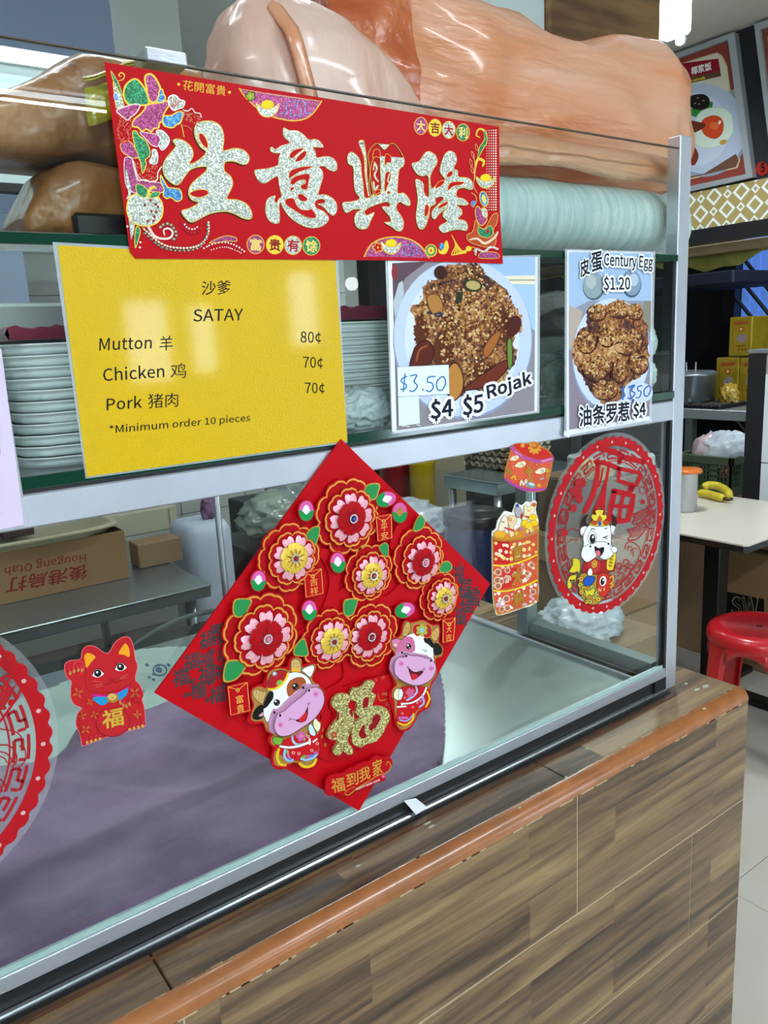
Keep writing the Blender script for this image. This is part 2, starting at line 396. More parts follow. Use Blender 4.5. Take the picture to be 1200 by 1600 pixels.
for (u, v, s) in ((1102, 1072, 9), (1090, 1077, 7), (1072, 1068, 5), (1100, 1107, 6), (918, 1169, 5), (668, 1286, 7), (674, 1291, 6), (560, 1353, 4), (884, 1214, 4), (812, 1262, 4)):
    c = PZ(u, v, CT+.0006); s = s*.0009
    pts = [c+Vector((math.cos(a)*s*R.uniform(.6, 1.5), math.sin(a)*s*.6*R.uniform(.5, 1.2), 0)) for a in [2*math.pi*k/9 for k in range(9)]]
    m.prism(pts, (0, 0, -.0005))
m.build('chips', mat('chip_plaster', '#a9b09c', .9), ctr)['kind'] = 'stuff'
m = MB(); m.box(.46, 1.15, -.0255, -.0235, CT-.001, CT+.0012); m.box(.0, .46, -.022, -.0195, CT-.001, CT+.0012); m.build('sealant_line', mat('brown_sealant', '#5c3524', .6), ctr)
# ------------------------------------------------------------------ display case
clear = glass('clear_glass', (.955, .985, .975))
green = mat('green_glass_edge', '#0c3a2c', .1, spec=.8)
gasket = mat('dark_gasket', '#17191b', .5)
case = empty('display_case', 'aluminium and glass display case standing on the tiled counter', 'display case', (.5, .15, .875))
XR = 1.182
def part(name, m, *boxes, bev=0):
    b = MB()
    for q in boxes: b.box(*q, bev=bev)
    return b.build(name, m, case)
part('corner_post', steel_sat, (1.152, XR, -.001, .022, CT, 1.786), bev=.0015)
part('gasket', gasket, (1.146, 1.152, .0, .012, .9, 1.35), (1.1455, 1.152, .002, .02, 1.395, 1.6))
part('front_rail', steel_sat, (-.8, 1.151, -.002, .022, 1.347, 1.379), bev=.0015)
part('rail_gap', gasket, (-.8, 1.151, 0, .02, 1.379, 1.383))
MB().box(-.8, 1.151, -.0005, .34, 1.383, 1.395, m=clear).build('lower_glass_shelf', clear, case)
MB().box(-.8, 1.151, -.003, -.0006, 1.383, 1.395, bev=.0006).build('shelf_edge', green, case)
MB().box(-.8, 1.151, -.0005, .34, 1.599, 1.609).build('upper_glass_shelf', clear, case)
MB().box(-.8, 1.151, -.003, -.0006, 1.599, 1.609, bev=.0006).build('shelf_edge', green, case)
MB().box(-.8, 1.1505, .003, .008, 1.396, 1.598).build('middle_glass_pane', clear, case)
MB().box(-.8, 1.1505, .0, .005, 1.61, 1.766).build('top_glass_pane', clear, case)
MB().box(-.8, 1.1505, .0, .005, 1.7662, 1.7676).build('pane_edge', mat('pane_edge', '#4d4a40', .4), case)
MB().box(-.8, 1.145, .004, .009, .907, 1.346).build('lower_glass_pane', clear, case)
e = MB(); x = -.8     # chipped lower edge of the glass
while x < 1.14:
    w = R.uniform(.008, .03); e.box(x, x+w, .0025, .0038, .905, .9125+R.uniform(0, .0018)); x += w
e.build('chipped_edge', mat('frosted_edge', '#9dbab4', .5, spec=.6), case)
part('bottom_channel', steel, (-.8, 1.15, -.001, .016, .889, .907), bev=.001)
part('channel_shadow_gap', gasket, (-.8, 1.15, .004, .012, .866, .889))  # dark strip standing in for the shade inside the gap
part('front_lip', mat('bright_lip', '#dfe6ee', .16, metal=.9), (-.8, 1.15, -.004, .004, CT, .8675), bev=.0015)
part('lip_seat', gasket, (-.8, 1.15, -.012, -.004, CT-.001, CT+.0015))
# right-hand side
MB().box(1.152, 1.157, .023, .318, .912, 1.598).build('side_glass_pane', clear, case)
part('side_rail', steel_dark, (1.140, 1.168, .022, .33, .876, .911), bev=.001)
part('side_sill', steel, (1.125, 1.14, .02, .33, .8755, .882))
part('rear_post', steel_dark, (1.135, 1.165, .318, .348, .8755, 1.61), bev=.001)
part('side_shelf_rail', steel_sat, (1.140, 1.165, .022, .318, 1.347, 1.379), bev=.001)
part('rear_rail', steel_dark, (-.8, 1.135, .32, .342, 1.347, 1.379), bev=.001)
part('foot_block', gasket, (1.12, 1.152, -.001, .022, .866, .889))
part('clip', steel, (.308, .35, .0, .03, 1.7655, 1.779), bev=.002)
# worktop tray under the case
wk = empty('steel_worktop', 'shiny stainless steel worktop inside and behind the display case', 'worktop', (.2, .45, .87))
MB().box(-1.1, 1.122, .012, .85, .8645, .875, bev=.001).build('top', mat('worktop_steel', '#a9b6b3', .28, metal=.85, vary=.12, vscale=3, bump=.0015, bscale=7), wk)
MB().box(1.122, 1.14, .012, .85, .8645, .882, bev=.002).build('upstand', steel, wk)
# ------------------------------------------------------------------ things stuck on the front glass
GOLD, RED, DRED, WH, BK = '#e6bc3c', '#c00012', '#7d0a14', '#eef2f4', '#15120f'
silver_g = glitter('silver_glitter', '#8f988c', '#f2f5e8'); mag_g = glitter('magenta_glitter', '#7c1450', '#cf5a9e'); grn_g = glitter('green_glitter', '#075a34', '#2fae73'); blu_g = glitter('blue_glitter', '#1c63a8', '#6fb8e6')
gold_g = glitter('gold_glitter', '#7c6a2c', '#f0efa8', 700)
red_card = mat('red_card', '#bb0010', .5, spec=.15)
lam = glass('laminate_film', (.9, .93, .95), dens=.35, dcol='#e6ecf2')
lam_top = mat('laminate_bump', '#ffffff', .3)
# --- red new year banner
yb = -.006
ban = empty('festive_banner', 'wide red new year banner with large silver calligraphy and a peony border', 'banner', PY(495, 408, yb))
slab('card', [(163, 97), (780, 198), (781, 330), (786, 412), (620, 407), (400, 405), (212, 404), (203, 393)], yb, .0006, red_card, ban)
A = Art(yb).crop(150, 80, 3.4286)
shengs = [(530,405),(560,378),(620,375),(660,395),(680,430),(685,480),(682,532),(740,520),(790,530),(820,565),(812,600),(785,606),(740,590),(692,595),(688,640),(720,670),(733,710),(718,750),(702,790),(760,797),(810,822),(835,868),(828,898),(790,895),(740,870),(690,858),(620,868),(570,890),(520,915),(490,905),(458,858),(500,842),(550,812),(515,797),(497,768),(499,735),(520,702),(560,667),(590,640),(590,618),(540,622),(500,640),(470,680),(445,712),(415,712),(370,672),(358,620),(375,575),(410,533),(428,507),(412,480),(440,470),(480,485),(513,520),(520,560),(500,603),(540,590),(590,543),(560,512),(532,460)]
def calli(A, outl, holes, thin=()):
    k0 = A.k
    A.ribbon(smooth_pts([(p[0]-4, p[1]+5, 0) for p in outl], True, 4), 9, BK, True)
    A.sm(outl, silver_g, 4); A.ribbon(smooth_pts([(p[0], p[1], 0) for p in outl], True, 4), 4.5, GOLD, True)
    for h in holes:
        A.sm(h, red_card, 4); A.ribbon(smooth_pts([(p[0], p[1], 0) for p in h], True, 4), 4, GOLD, True)
    for t, w in thin: A.st(t, w+4, GOLD); A.st(t, w, silver_g)
calli(A, shengs, [[(555,440),(578,450),(598,490),(596,520),(570,500),(553,468)], [(503,760),(545,742),(593,745),(600,765),(560,783),(520,778)]])
A.build('calligraphy_character', ban)
A = Art(yb).crop(390, 190, 8)
yi = [(430,75),(500,110),(600,115),(680,170),(740,225),(830,220),(890,260),(920,320),(850,320),(790,325),(820,370),(840,450),(930,435),(1020,445),(1080,500),(1095,580),(1060,620),(990,600),(930,555),(865,570),(905,610),(918,690),(890,790),(860,910),(930,910),(1010,940),(1080,1010),(1090,1110),(1045,1175),(980,1130),(920,1065),(850,1030),(930,1020),(945,985),(900,965),(840,980),(815,1020),(835,1080),(920,1120),(985,1190),(975,1250),(900,1310),(780,1330),(640,1290),(500,1190),(420,1080),(385,1010),(370,1050),(375,1230),(345,1275),(260,1250),(205,1160),(200,1050),(230,960),(320,925),(310,980),(335,1020),(370,960),(400,935),(370,800),(350,685),(280,715),(190,770),(110,735),(62,610),(200,590),(350,545),(360,460),(385,395),(330,395),(270,375),(258,330),(285,320),(325,345),(400,300),(500,265),(430,190),(418,120)]
calli(A, yi, [[(500,420),(560,355),(660,330),(670,345),(600,400),(530,460)], [(570,500),(610,430),(680,370),(712,385),(690,440),(640,485)], [(490,670),(520,610),(640,570),(775,560),(760,580),(620,630),(500,705)], [(510,760),(560,690),(740,655),(735,760),(710,850),(650,835),(640,800),(695,770),(690,730),(620,735),(540,790)], [(510,830),(560,820),(525,865)], [(600,930),(640,903),(720,960),(700,995),(630,985)], [(445,985),(490,960),(550,965),(590,1050),(650,1100),(730,1105),(775,1095),(825,1165),(815,1205),(700,1190),(560,1110),(460,1040)]])
A.build('calligraphy_character', ban)
A = Art(yb).crop(530, 210, 5.4545)
A.st([(190, 70), (222, 200), (228, 350), (255, 520)], [52, 24, 20, 20], GOLD); A.st([(190, 72), (222, 200), (228, 350), (255, 520)], [44, 14, 12, 12], silver_g)
xing = [(100,150),(150,180),(182,240),(190,330),(205,430),(220,540),(300,520),(355,495),(350,300),(345,200),(300,190),(265,300),(275,420),(290,520),(270,525),(255,430),(262,300),(245,180),(280,105),(330,78),(385,130),(440,78),(490,100),(550,200),(548,265),(512,300),(500,400),(498,500),(550,500),(600,560),(600,605),(560,600),(520,575),(490,600),(490,640),(530,700),(550,760),(530,820),(490,820),(450,790),(385,750),(435,745),(430,700),(365,620),(430,615),(415,575),(340,590),(260,620),(220,650),(215,670),(240,690),(298,665),(270,730),(240,795),(200,808),(150,790),(130,730),(145,670),(190,640),(120,640),(60,668),(32,620),(35,580),(110,572),(175,545),(135,480),(125,380),(120,280),(80,250),(70,190)]
calli(A, xing, [[(388,200),(405,165),(440,190),(440,240),(410,240),(390,268)], [(385,470),(395,330),(440,330),(430,400),(410,440),(400,480)], [(405,500),(415,483),(435,490),(425,508)], [(285,200),(295,140),(325,125),(347,150),(345,195),(310,190)], [(305,480),(345,470),(350,490),(310,510)]], [([(300, 240), (320, 290), (300, 350), (330, 400)], 12), ([(300,240),(290,300)], 8), ([(430, 335), (412, 390), (425, 410)], 9), ([(290, 410), (300, 470), (330, 440)], 14)])
A.build('calligraphy_character', ban)
A = Art(yb).crop(530, 210, 5.4545)
long1 = [(770,145),(820,180),(835,240),(800,300),(775,370),(790,460),(860,400),(905,385),(860,320),(870,250),(900,170),(945,140),(990,170),(1000,230),(975,290),(1010,310),(1015,360),(1090,370),(1130,400),(1140,460),(1110,470),(1060,455),(1010,470),(1000,530),(1060,550),(1100,590),(1070,605),(1000,600),(1040,640),(1045,680),(1010,720),(1070,735),(1095,780),(1080,820),(1020,810),(950,820),(890,838),(850,800),(870,770),(920,740),(885,700),(890,660),(920,620),(850,680),(815,722),(790,700),(795,650),(840,600),(890,550),(870,530),(820,545),(820,590),(775,620),(765,690),(740,770),(710,808),(675,790),(655,700),(670,560),(660,470),(650,400),(660,380),(700,400),(720,430),(720,490),(760,535),(765,440),(755,350),(700,355),(650,320),(620,250),(680,230),(730,160)]
calli(A, long1, [[(915,365),(930,325),(965,315),(960,350)], [(925,475),(950,410),(1060,405),(1040,430),(980,440)], [(820,460),(840,410),(895,390),(880,430)], [(735,600),(765,620),(750,690),(725,690)], [(840,635),(860,600),(920,572),(915,600)]])
A.build('calligraphy_character', ban)
A = Art(yb).crop(150, 80, 3.4286)
A.txt('花開富貴', (465, 207), (695, 240), (466, 152), GOLD); A.el(443, 177, 8, 8, GOLD); A.el(715, 220, 8, 8, GOLD); A.build('auspicious_lettering', ban); A = Art(yb).crop(150, 80, 3.4286)
def coin_chars(A, pts, rx, ry, chars):
    cols = [(mag_g, '#f0d070'), ('#ecd23c', '#8c1820'), (silver_g, '#b01522'), (grn_g, '#f0d070')]
    for (x, y), ch, (c, t) in zip(pts, chars, cols):
        A.el(x, y, rx, ry, GOLD); A.el(x, y, rx-4, ry-4, c); A.txt(ch, (x-rx*.6, y+ry*.58), (x+rx*.62, y+ry*.66), (x-rx*.6, y-ry*.62), t, bold=.012)
coin_chars(A, [(855, 1035), (958, 1037), (1055, 1040), (1153, 1043)], 48, 52, '富贵有馀'); A.build('auspicious_lettering', ban); A = Art(yb).crop(150, 80, 3.4286)
coin_chars(A, [(1740, 400), (1816, 410), (1889, 422), (1965, 435)], 37, 48, '大吉大利')
A.build('auspicious_lettering', ban)
A = Art(yb).crop(150, 80, 3.4286)
# half medallions
def fret(A, cx, cy, w, h, m):
    for (sx) in (-1, 1):
        A.st([(cx+sx*w*.1, cy), (cx+sx*w*.1, cy-h*.5), (cx+sx*w*.55, cy-h*.4), (cx+sx*w*.55, cy+h*.5), (cx+sx*w*.9, cy+h*.45)], 5, m, sm=False)
        A.st([(cx+sx*w*.3, cy+h*.1), (cx+sx*w*.3, cy+h*.7), (cx, cy+h*.6)], 5, m, sm=False)
def ingot(A, cx, cy, r, rot=0, fill=None):
    A.ol([(cx-r, cy-r*.35), (cx-r*.5, cy), (cx+r*.5, cy+r*.05), (cx+r, cy-r*.3), (cx+r*.85, cy+r*.35), (cx+r*.3, cy+r*.85), (cx-r*.4, cy+r*.8), (cx-r*.85, cy+r*.3)], fill or silver_g, GOLD, 5)
    A.el(cx, cy-r*.2, r*.6, r*.42, GOLD); A.el(cx, cy-r*.28, r*.5, r*.36, '#f2d51e')
half = [(768, 200), (800, 245), (860, 302), (930, 345), (1000, 365), (1060, 373), (1120, 362), (1165, 330), (1209, 267), (1000, 235)]
A.poly(half, mag_g); A.st(half[:9], 7, GOLD); A.flower(828, 240, 30, BK); A.flower(828, 240, 24, '#9cae3a', GOLD); fret(A, 1070, 300, 90, 70, blu_g); A.st([(770,203),(1000,240),(1200,268)],3,GOLD); ingot(A, 918, 300, 60); A.build('medallion_print', ban); A = Art(yb).crop(150, 80, 3.4286)
half = [(1437, 1100), (1470, 1040), (1530, 1005), (1609, 995), (1680, 1008), (1740, 1045), (1784, 1107), (1600, 1103)]
A.poly(half, mag_g); A.st(half[:7], 7, GOLD); A.flower(1510, 1052, 30, GOLD); A.flower(1510, 1052, 24, RED, GOLD); fret(A, 1680, 1060, 70, 50, blu_g); ingot(A, 1580, 1040, 52)
A.el(1794, 1068, 33, 35, GOLD, 0); A.el(1794, 1068, 27, 29, grn_g); A.el(1794, 1068, 18, 20, '#e8d040'); A.poly([(1788,1068),(1794,1058),(1800,1068),(1794,1078)], RED)
A.ol([(1835,1060),(1850,1070),(1875,1015),(1888,1050),(1870,1085),(1840,1082)], '#ecd23c', GOLD, 3); A.el(1852, 1045, 14, 18, blu_g)
for k in range(6): A.st([(1905-k*2+k*6, 985+k*8), (1925+k*5, 1040+k*4), (1905+k*14, 1092-k*2), (1985, 1065)], [4, 6, 5], '#ecc83a')
A.el(1995, 1058, 16, 14, '#ecc83a'); A.st([(2005,1050),(2030,1055),(2020,1070)], 4, GOLD)
# right border
A.up(); A.hold = True
for i in range(5):
    for j in range(32): A.el(2140-i*12, 425+j*13.7, 4.6-i*.55, 5-i*.6, '#e9d9c8', n=6)
A.hold = False
A.st([(2045, 570), (2062, 520), (2085, 480), (2080, 430), (2050, 418), (2035, 450), (2055, 462)], [8, 26, 22, 14, 10, 8, 5], GOLD); A.st([(2045, 570), (2062, 520), (2085, 480), (2080, 432)], [2, 17, 14, 8], grn_g)
A.st([(2025, 690), (2030, 620), (2045, 580), (2075, 590), (2070, 615)], [5, 12, 16, 9], '#ecc83a')
for x, y in ((2015, 560), (2005, 600), (2012, 640), (2035, 520)): A.ol([(x-6, y-22), (x+6, y-10), (x+8, y+14), (x-3, y+4)], RED, '#e09a6a', 3)
A.st([(2020,560),(2030,640),(2020,720),(2040,760)], 4, '#e09a6a')
ingot(A, 2085, 690, 50); A.el(2075, 792, 24, 44, GOLD, -12); A.el(2075, 792, 19, 38, blu_g, -12); A.el(2075, 792, 11, 24, '#e9dc62', -12)
A.st([(2010,760),(2030,775),(2035,800),(2020,835),(2005,820)], 5, '#e09a6a'); A.el(2018, 815, 12, 14, blu_g)
A.ol([(2040,830),(2060,850),(2085,880),(2090,910),(2060,935),(2035,900),(2028,860)], mag_g, GOLD, 4); A.ol([(2065,840),(2090,850),(2092,890),(2068,880)], silver_g, GOLD, 3)
A.ol([(2030,905),(2050,940),(2080,950),(2120,880),(2148,872),(2145,920),(2125,960),(2140,1010),(2120,1050),(2040,1040),(1990,1015),(1985,985),(2015,965)], '#b84a22', '#e0a050', 4)
A.ol([(2045,940),(2075,955),(2110,935),(2125,970),(2100,1000),(2050,985)], grn_g, '#e0c050', 3); A.poly([(2085,965),(2096,955),(2105,965),(2094,978)], RED)
A.st([(2000,1010),(2040,1005),(2080,1030),(2130,1000),(2148,970)], [8, 14, 10], '#e6cdb0'); A.st([(2030, 1090), (2035, 1060), (2075, 1075), (2110, 1050), (2148, 1060)], 12, silver_g); A.ol([(2050,1108),(2060,1080),(2110,1075),(2150,1085),(2150,1110)], mag_g, GOLD, 3)
A.build('medallion_and_border_print', ban)
A = Art(yb).crop(150, 80, 3.4286)
# peony on the left
Y2 = '#f0cf4a'
A.ol([(80,105),(100,135),(120,170),(140,230),(130,240),(110,190),(90,150)], grn_g, Y2, 3)
A.st([(118, 160), (145, 150), (152, 128), (135, 115), (122, 128), (132, 136)], [3, 6, 6, 5], Y2)
A.ol([(92,165),(112,195),(135,240),(150,290),(140,310),(110,305),(100,250)], silver_g, GOLD, 4); A.ol([(95,235),(110,225),(122,260),(105,265)], blu_g, WH, 3)
A.ol([(148,235),(155,190),(175,165),(200,150),(225,155),(250,185),(270,220),(282,260),(278,285),(240,290),(185,288),(160,270)], grn_g, Y2, 9)
A.ol([(262,140),(285,122),(310,135),(335,175),(345,210),(330,260),(300,275),(280,250),(270,200)], mag_g, Y2, 10)
A.ol([(340,210),(355,205),(362,230),(372,250),(355,272),(325,272),(335,240)], blu_g, Y2, 7)
A.ol([(110,320),(150,300),(200,285),(235,290),(215,330),(185,355),(170,370),(140,350)], mag_g, '#f1e2d8', 6)
A.ol([(270,290),(310,280),(350,275),(380,265),(388,290),(372,320),(360,345),(365,370),(340,385),(335,410),(310,415),(295,432),(270,418),(245,428),(225,410),(195,400),(205,365),(240,335),(260,310)], mag_g, Y2, 8)
A.ol([(388,250),(410,235),(430,240),(450,260),(475,270),(465,300),(440,310),(415,318),(392,290)], silver_g, WH, 5)
for k in range(5): A.st([(400+k*14, 246+k*5), (405+k*10, 275), (400+k*5, 300)], 3, RED)
A.ol([(360,350),(400,345),(440,325),(465,330),(460,360),(450,385),(430,395),(410,410),(375,405),(358,390)], blu_g, Y2, 7)
A.ol([(195,435),(215,430),(232,455),(265,480),(285,520),(288,560),(265,580),(268,610),(248,655),(240,600),(222,560),(205,500)], grn_g, Y2, 5)
A.ol([(235,435),(290,440),(330,450),(345,480),(330,510),(300,505),(270,475)], mag_g, '#f1e2d8', 4)
A.ol([(130,500),(165,480),(195,500),(225,560),(205,575),(170,560),(140,540)], mag_g, Y2, 4)
A.ol([(320,430),(350,425),(380,450),(392,480),(375,515),(350,530),(335,500),(345,470)], silver_g, WH, 4)
A.ol([(300,530),(320,530),(330,560),(325,600),(300,605),(285,590),(300,560)], silver_g, WH, 4)
A.ol([(150,585),(180,570),(205,600),(215,650),(245,690),(290,700),(350,710),(360,750),(320,760),(260,740),(210,760),(160,720)], mag_g, WH, 3)
A.st([(130,370),(115,430),(140,490),(175,470),(170,430),(190,405)], [6, 10, 8, 6], '#d8473c')
A.up(); A.hold = True
for q in range(170):
    x = R.uniform(115, 200) if q % 2 else R.uniform(465, 560); y = R.uniform(345, 480) if q % 2 else 310+ (x-465)*.4+R.uniform(0, 55)
    A.el(x, y, 2.4, 2.4, '#e0a880', n=5)
for q in range(120): A.el(R.uniform(205, 330), R.uniform(600, 700), 2.4, 2.4, '#e0a880', n=5)
A.hold = False
A.st([(465,315),(490,322),(512,308),(530,330),(555,335),(562,355)], 5, '#f1e2d8')
A.st([(195,590),(210,650),(225,690),(262,690),(290,700),(325,690),(330,650),(350,620)], 7, '#f1d6c8')
A.ol([(345,665),(365,700),(385,730),(420,735),(450,745),(458,790),(430,805),(400,785),(375,790),(358,770),(362,740),(345,700)], blu_g, Y2, 6)
A.st([(455,395),(462,420),(470,460)], 4, Y2); A.st([(460,400),(490,405),(512,425)], 5, '#d8605a')
A.st([(160,640),(170,700),(180,760),(165,790)], [10, 20, 8], silver_g)
A.ol([(163,850),(175,790),(215,765),(262,762),(320,775),(352,815),(355,870),(330,915),(280,937),(220,930),(180,900)], silver_g, Y2, 7)
A.ol([(262,785),(225,770),(212,735),(220,712),(255,725),(275,750)], grn_g, Y2, 4); A.ol([(285,785),(305,755),(340,760),(325,782)], grn_g, Y2, 4); A.st([(278,785),(285,745),(305,728),(318,735)], [12, 16, 12], Y2)
for x, y in ((260,825),(290,800),(318,822),(295,858),(320,862),(330,835),(275,910),(305,910),(310,888)): A.el(x, y, 7, 8, '#8c2a20', n=8)
A.poly([(172,895),(205,930),(198,985),(185,1010)], silver_g); A.ol([(215,940),(235,960),(225,1010),(208,1055),(205,1000)], grn_g, Y2, 4)
def dots(A, pts, r, m, step):
    q = smooth_pts([(p[0], p[1], 0) for p in pts], False, 12); acc = 0; last = q[0]; A.up(); A.hold = True
    for p in q:
        acc += (p-last).length; last = p
        if acc >= step: A.el(p.x, p.y, r, r, m, n=7); acc = 0
    A.hold = False
main = [(245,945),(290,985),(330,1020),(380,1045),(450,1055),(520,1050),(570,1025),(600,970),(600,915)]
A.st(main, [14, 18, 16, 12], '#a03020'); A.st(main, 3, Y2); dots(A, main, 5.5, '#f0e6e0', 14); dots(A, [(p[0]-8, p[1]+14) for p in main], 7, grn_g, 22); dots(A, [(p[0]-2, p[1]+15) for p in main], 4, '#e0b0b0', 22)
A.st([(280,945),(310,990),(350,1005),(395,1000),(408,970),(385,950),(360,960),(365,985)], [14, 12, 10, 7], '#f0d8cc')
dots(A, [(330,960),(350,935),(385,925),(415,950),(428,985),(410,1015)], 9, grn_g, 20); dots(A, [(330,960),(350,935),(385,925),(415,950),(428,985),(410,1015)], 5, '#e0b0b0', 20)
dots(A, [(455,905),(470,945),(500,972),(540,970),(562,940)], 8, '#b01828', 17); dots(A, [(465,915),(485,945),(520,955),(548,935)], 5, '#f0e6e0', 14)
dots(A, [(560,1065),(620,1035),(690,1025),(750,1045),(800,1080)], 5, '#f0e6e0', 13); dots(A, [(600,1070),(680,1050),(740,1065),(780,1085)], 3.4, '#f0e6e0', 10)
A.ol([(605,1030),(650,1003),(700,990),(745,1000),(748,1020),(700,1018)], mag_g, GOLD, 4)
for x, y in ((235,1025),(232,1052),(165,940)): A.el(x, y, 6, 6, '#f0e6e0', n=7)
A.build('peony_print', ban)

# --- yellow price sheet
def lam_sheet(name, label, quad, y, col, inner, rough=.25, bumpy=True, cat='sign'):
    r = empty(name, label, cat, PY((quad[2][0]+quad[3][0])/2, max(quad[2][1], quad[3][1]), y))
    slab('sheet', inner, y, .0004, mat(label[:18]+' paper', col, rough, spec=.3, coat=.6, bump=.0006 if bumpy else .0002, bscale=420 if bumpy else 120), r)
    slab('laminate_border', quad, y+.0006, .0004, lam, r)
    return r
ys = -.0045
sat = lam_sheet('satay_price_sheet', 'bright yellow laminated sheet of satay prices behind the banner corner', [(82, 378), (528, 404), (543, 692), (134, 748)], ys, '#dab500', [(90, 383), (524, 407), (543, 689), (136, 745)])
for mm in (_M['bright yellow lami paper'],):
    mm.node_tree.nodes['Principled BSDF'].inputs['Coat Weight'].default_value = .55
    mm.node_tree.nodes['Principled BSDF'].inputs['Coat Roughness'].default_value = .06
A = Art(ys).crop(0, 350, 3)
TX = '#0e1114'
A.txt('沙爹', (945, 334), (1080, 328), (947, 268), TX, bold=.003); A.txt('SATAY', (906, 458), (1138, 452), (907, 400), TX, bold=.003); A.build('printed_heading', sat); A = Art(ys).crop(0, 350, 3)
A.txt('Mutton', (465, 594), (710, 584), (467, 536), TX, bold=.003); A.txt('羊', (748, 596), (810, 592), (748, 526), TX)
A.txt('Chicken', (484, 738), (770, 718), (482, 674), TX, bold=.003); A.txt('鸡', (800, 726), (872, 721), (800, 655), TX)
A.txt('Pork', (500, 874), (664, 861), (500, 815), TX, bold=.003); A.txt('猪肉', (694, 866), (835, 856), (694, 797), TX)
A.txt('*Minimum order 10 pieces', (512, 992), (1172, 932), (512, 944), TX, bold=.003)
A.build('printed_menu_text', sat); A = Art(ys).crop(400, 380, 2.4)
A.txt('80¢', (167, 374), (244, 376), (167, 330), TX, bold=.003); A.txt('70¢', (176, 468), (251, 470), (176, 425), TX, bold=.003); A.txt('70¢', (183, 564), (257, 565), (183, 522), TX, bold=.003)
A.build('printed_prices', sat)

# --- photo signs
def food_mat(name):
    m = mat(name, '#8a5428', .5, spec=.4); nt = m.node_tree; b = nt.nodes['Principled BSDF']; N = nt.nodes.new; L = nt.links.new
    g = N('ShaderNodeNewGeometry')
    v = N('ShaderNodeTexVoronoi'); v.inputs['Scale'].default_value = 260; L(g.outputs['Position'], v.inputs['Vector'])
    n = N('ShaderNodeTexNoise'); n.inputs['Scale'].default_value = 22; n.inputs['Detail'].default_value = 6; L(g.outputs['Position'], n.inputs['Vector'])
    sp = N('ShaderNodeSeparateColor'); L(v.outputs['Color'], sp.inputs[0])
    mx = N('ShaderNodeMath'); mx.operation = 'MULTIPLY_ADD'; mx.inputs[1].default_value = .5; L(sp.outputs[0], mx.inputs[0])
    m2 = N('ShaderNodeMath'); m2.operation = 'MULTIPLY_ADD'; m2.inputs[1].default_value = 1.9; m2.inputs[2].default_value = -.78; L(n.outputs['Fac'], m2.inputs[0]); L(m2.outputs[0], mx.inputs[2])
    cr = N('ShaderNodeValToRGB'); e = cr.color_ramp.elements; e[0].position = .1; e[0].color = lin('#2c1008'); e[1].position = .95; e[1].color = lin('#d9b07c')
    for p, c in ((.3, '#5c2611'), (.5, '#99602c'), (.72, '#bb8a52')): q = e.new(p); q.color = lin(c)
    L(mx.outputs[0], cr.inputs['Fac']); L(cr.outputs['Color'], b.inputs['Base Color'])
    return m
food = food_mat('printed_nuts')
def crumbs(A, cx, cy, rx, ry, n, s, cols=('#caa068', '#b0803f', '#dcbc8a', '#7a4018', '#4a1e0c', '#94602c')):
    k0 = A.k; A.hold = True
    for q in range(n):
        A.k = k0+1+q % 8; a = R.uniform(0, 6.283); r = R.random()**.6; x, y = cx+rx*r*math.cos(a), cy+ry*r*math.sin(a); w = s*R.uniform(.5, 1.2); t = R.uniform(0, 3)
        A.poly([(x+w*math.cos(t+j*1.6+R.uniform(-.3, .3)), y+w*math.sin(t+j*1.6)) for j in range(4)], cols[int(R.random()*len(cols))])
    A.hold = False; A.k = k0+9
def mound(A, pts, seed, amp, m):
    rr = random.Random(seed); q = smooth_pts([(p[0], p[1], 0) for p in pts], True, 5)
    A.poly([(p.x+rr.uniform(-amp, amp), p.y+rr.uniform(-amp, amp)) for p in q], m)
yr = -.004
roj = lam_sheet('rojak_photo_sign', 'square laminated sign with a plate of rojak priced four and five dollars', [(602, 405), (844, 398), (843, 645), (612, 678)], yr, '#dfe6f2', [(606, 407), (840, 401), (839.5, 643), (613, 675)], bumpy=False)
A = Art(yr).crop(400, 380, 2.4)
A.poly([(510, 75), (1047, 50), (1044, 630), (527, 703)], '#8f8a92')
A.poly([(510, 75), (560, 72), (640, 70), (560, 130), (528, 200), (517, 300)], '#5c4a54'); A.poly([(535,150),(550,140),(555,190),(520,280),(515,220)], '#b9c4cc'); A.el(520, 110, 12, 30, '#8e3040')
A.poly([(860, 55), (1047, 50), (1047, 120), (870, 125)], '#9fc0e4'); A.poly([(870, 125), (1047, 120), (1047, 155), (880, 152)], '#e9e6cf'); A.poly([(880, 135), (1047, 135), (1047, 142), (882, 142)], '#b9b193'); A.poly([(885, 153), (1047, 156), (1046, 330), (930, 220)], '#a8c8ea')
A.el(775, 362, 262, 298, '#8f9cc0', -3, 48); A.el(775, 355, 258, 296, '#c3d2f0', -3, 48); A.el(772, 360, 215, 262, '#d5e0f6', -3, 40)
mound(A, [(690, 95), (735, 82), (800, 78), (850, 90), (870, 130), (935, 165), (940, 215), (985, 250), (992, 320), (970, 360), (975, 430), (940, 490), (930, 540), (850, 560), (800, 545), (770, 580), (715, 575), (700, 530), (640, 470), (575, 460), (600, 380), (585, 250), (625, 210), (630, 150), (685, 135)], 3, 9, food)
for (x, y, rx, ry) in ((620, 330, 30, 60), (720, 300, 26, 30), (930, 300, 40, 70), (700, 400, 40, 60), (860, 480, 60, 40), (800, 330, 24, 40), (660, 230, 22, 30)): mound(A, [(x+rx*math.cos(a*.7), y+ry*math.sin(a*.7)) for a in range(9)], int(x), 7, '#5a2a14')
crumbs(A, 775, 250, 130, 150, 620, 6); crumbs(A, 860, 260, 110, 110, 300, 6); crumbs(A, 660, 260, 60, 90, 120, 6); crumbs(A, 800, 420, 110, 90, 260, 6); crumbs(A, 790, 110, 60, 30, 90, 5)
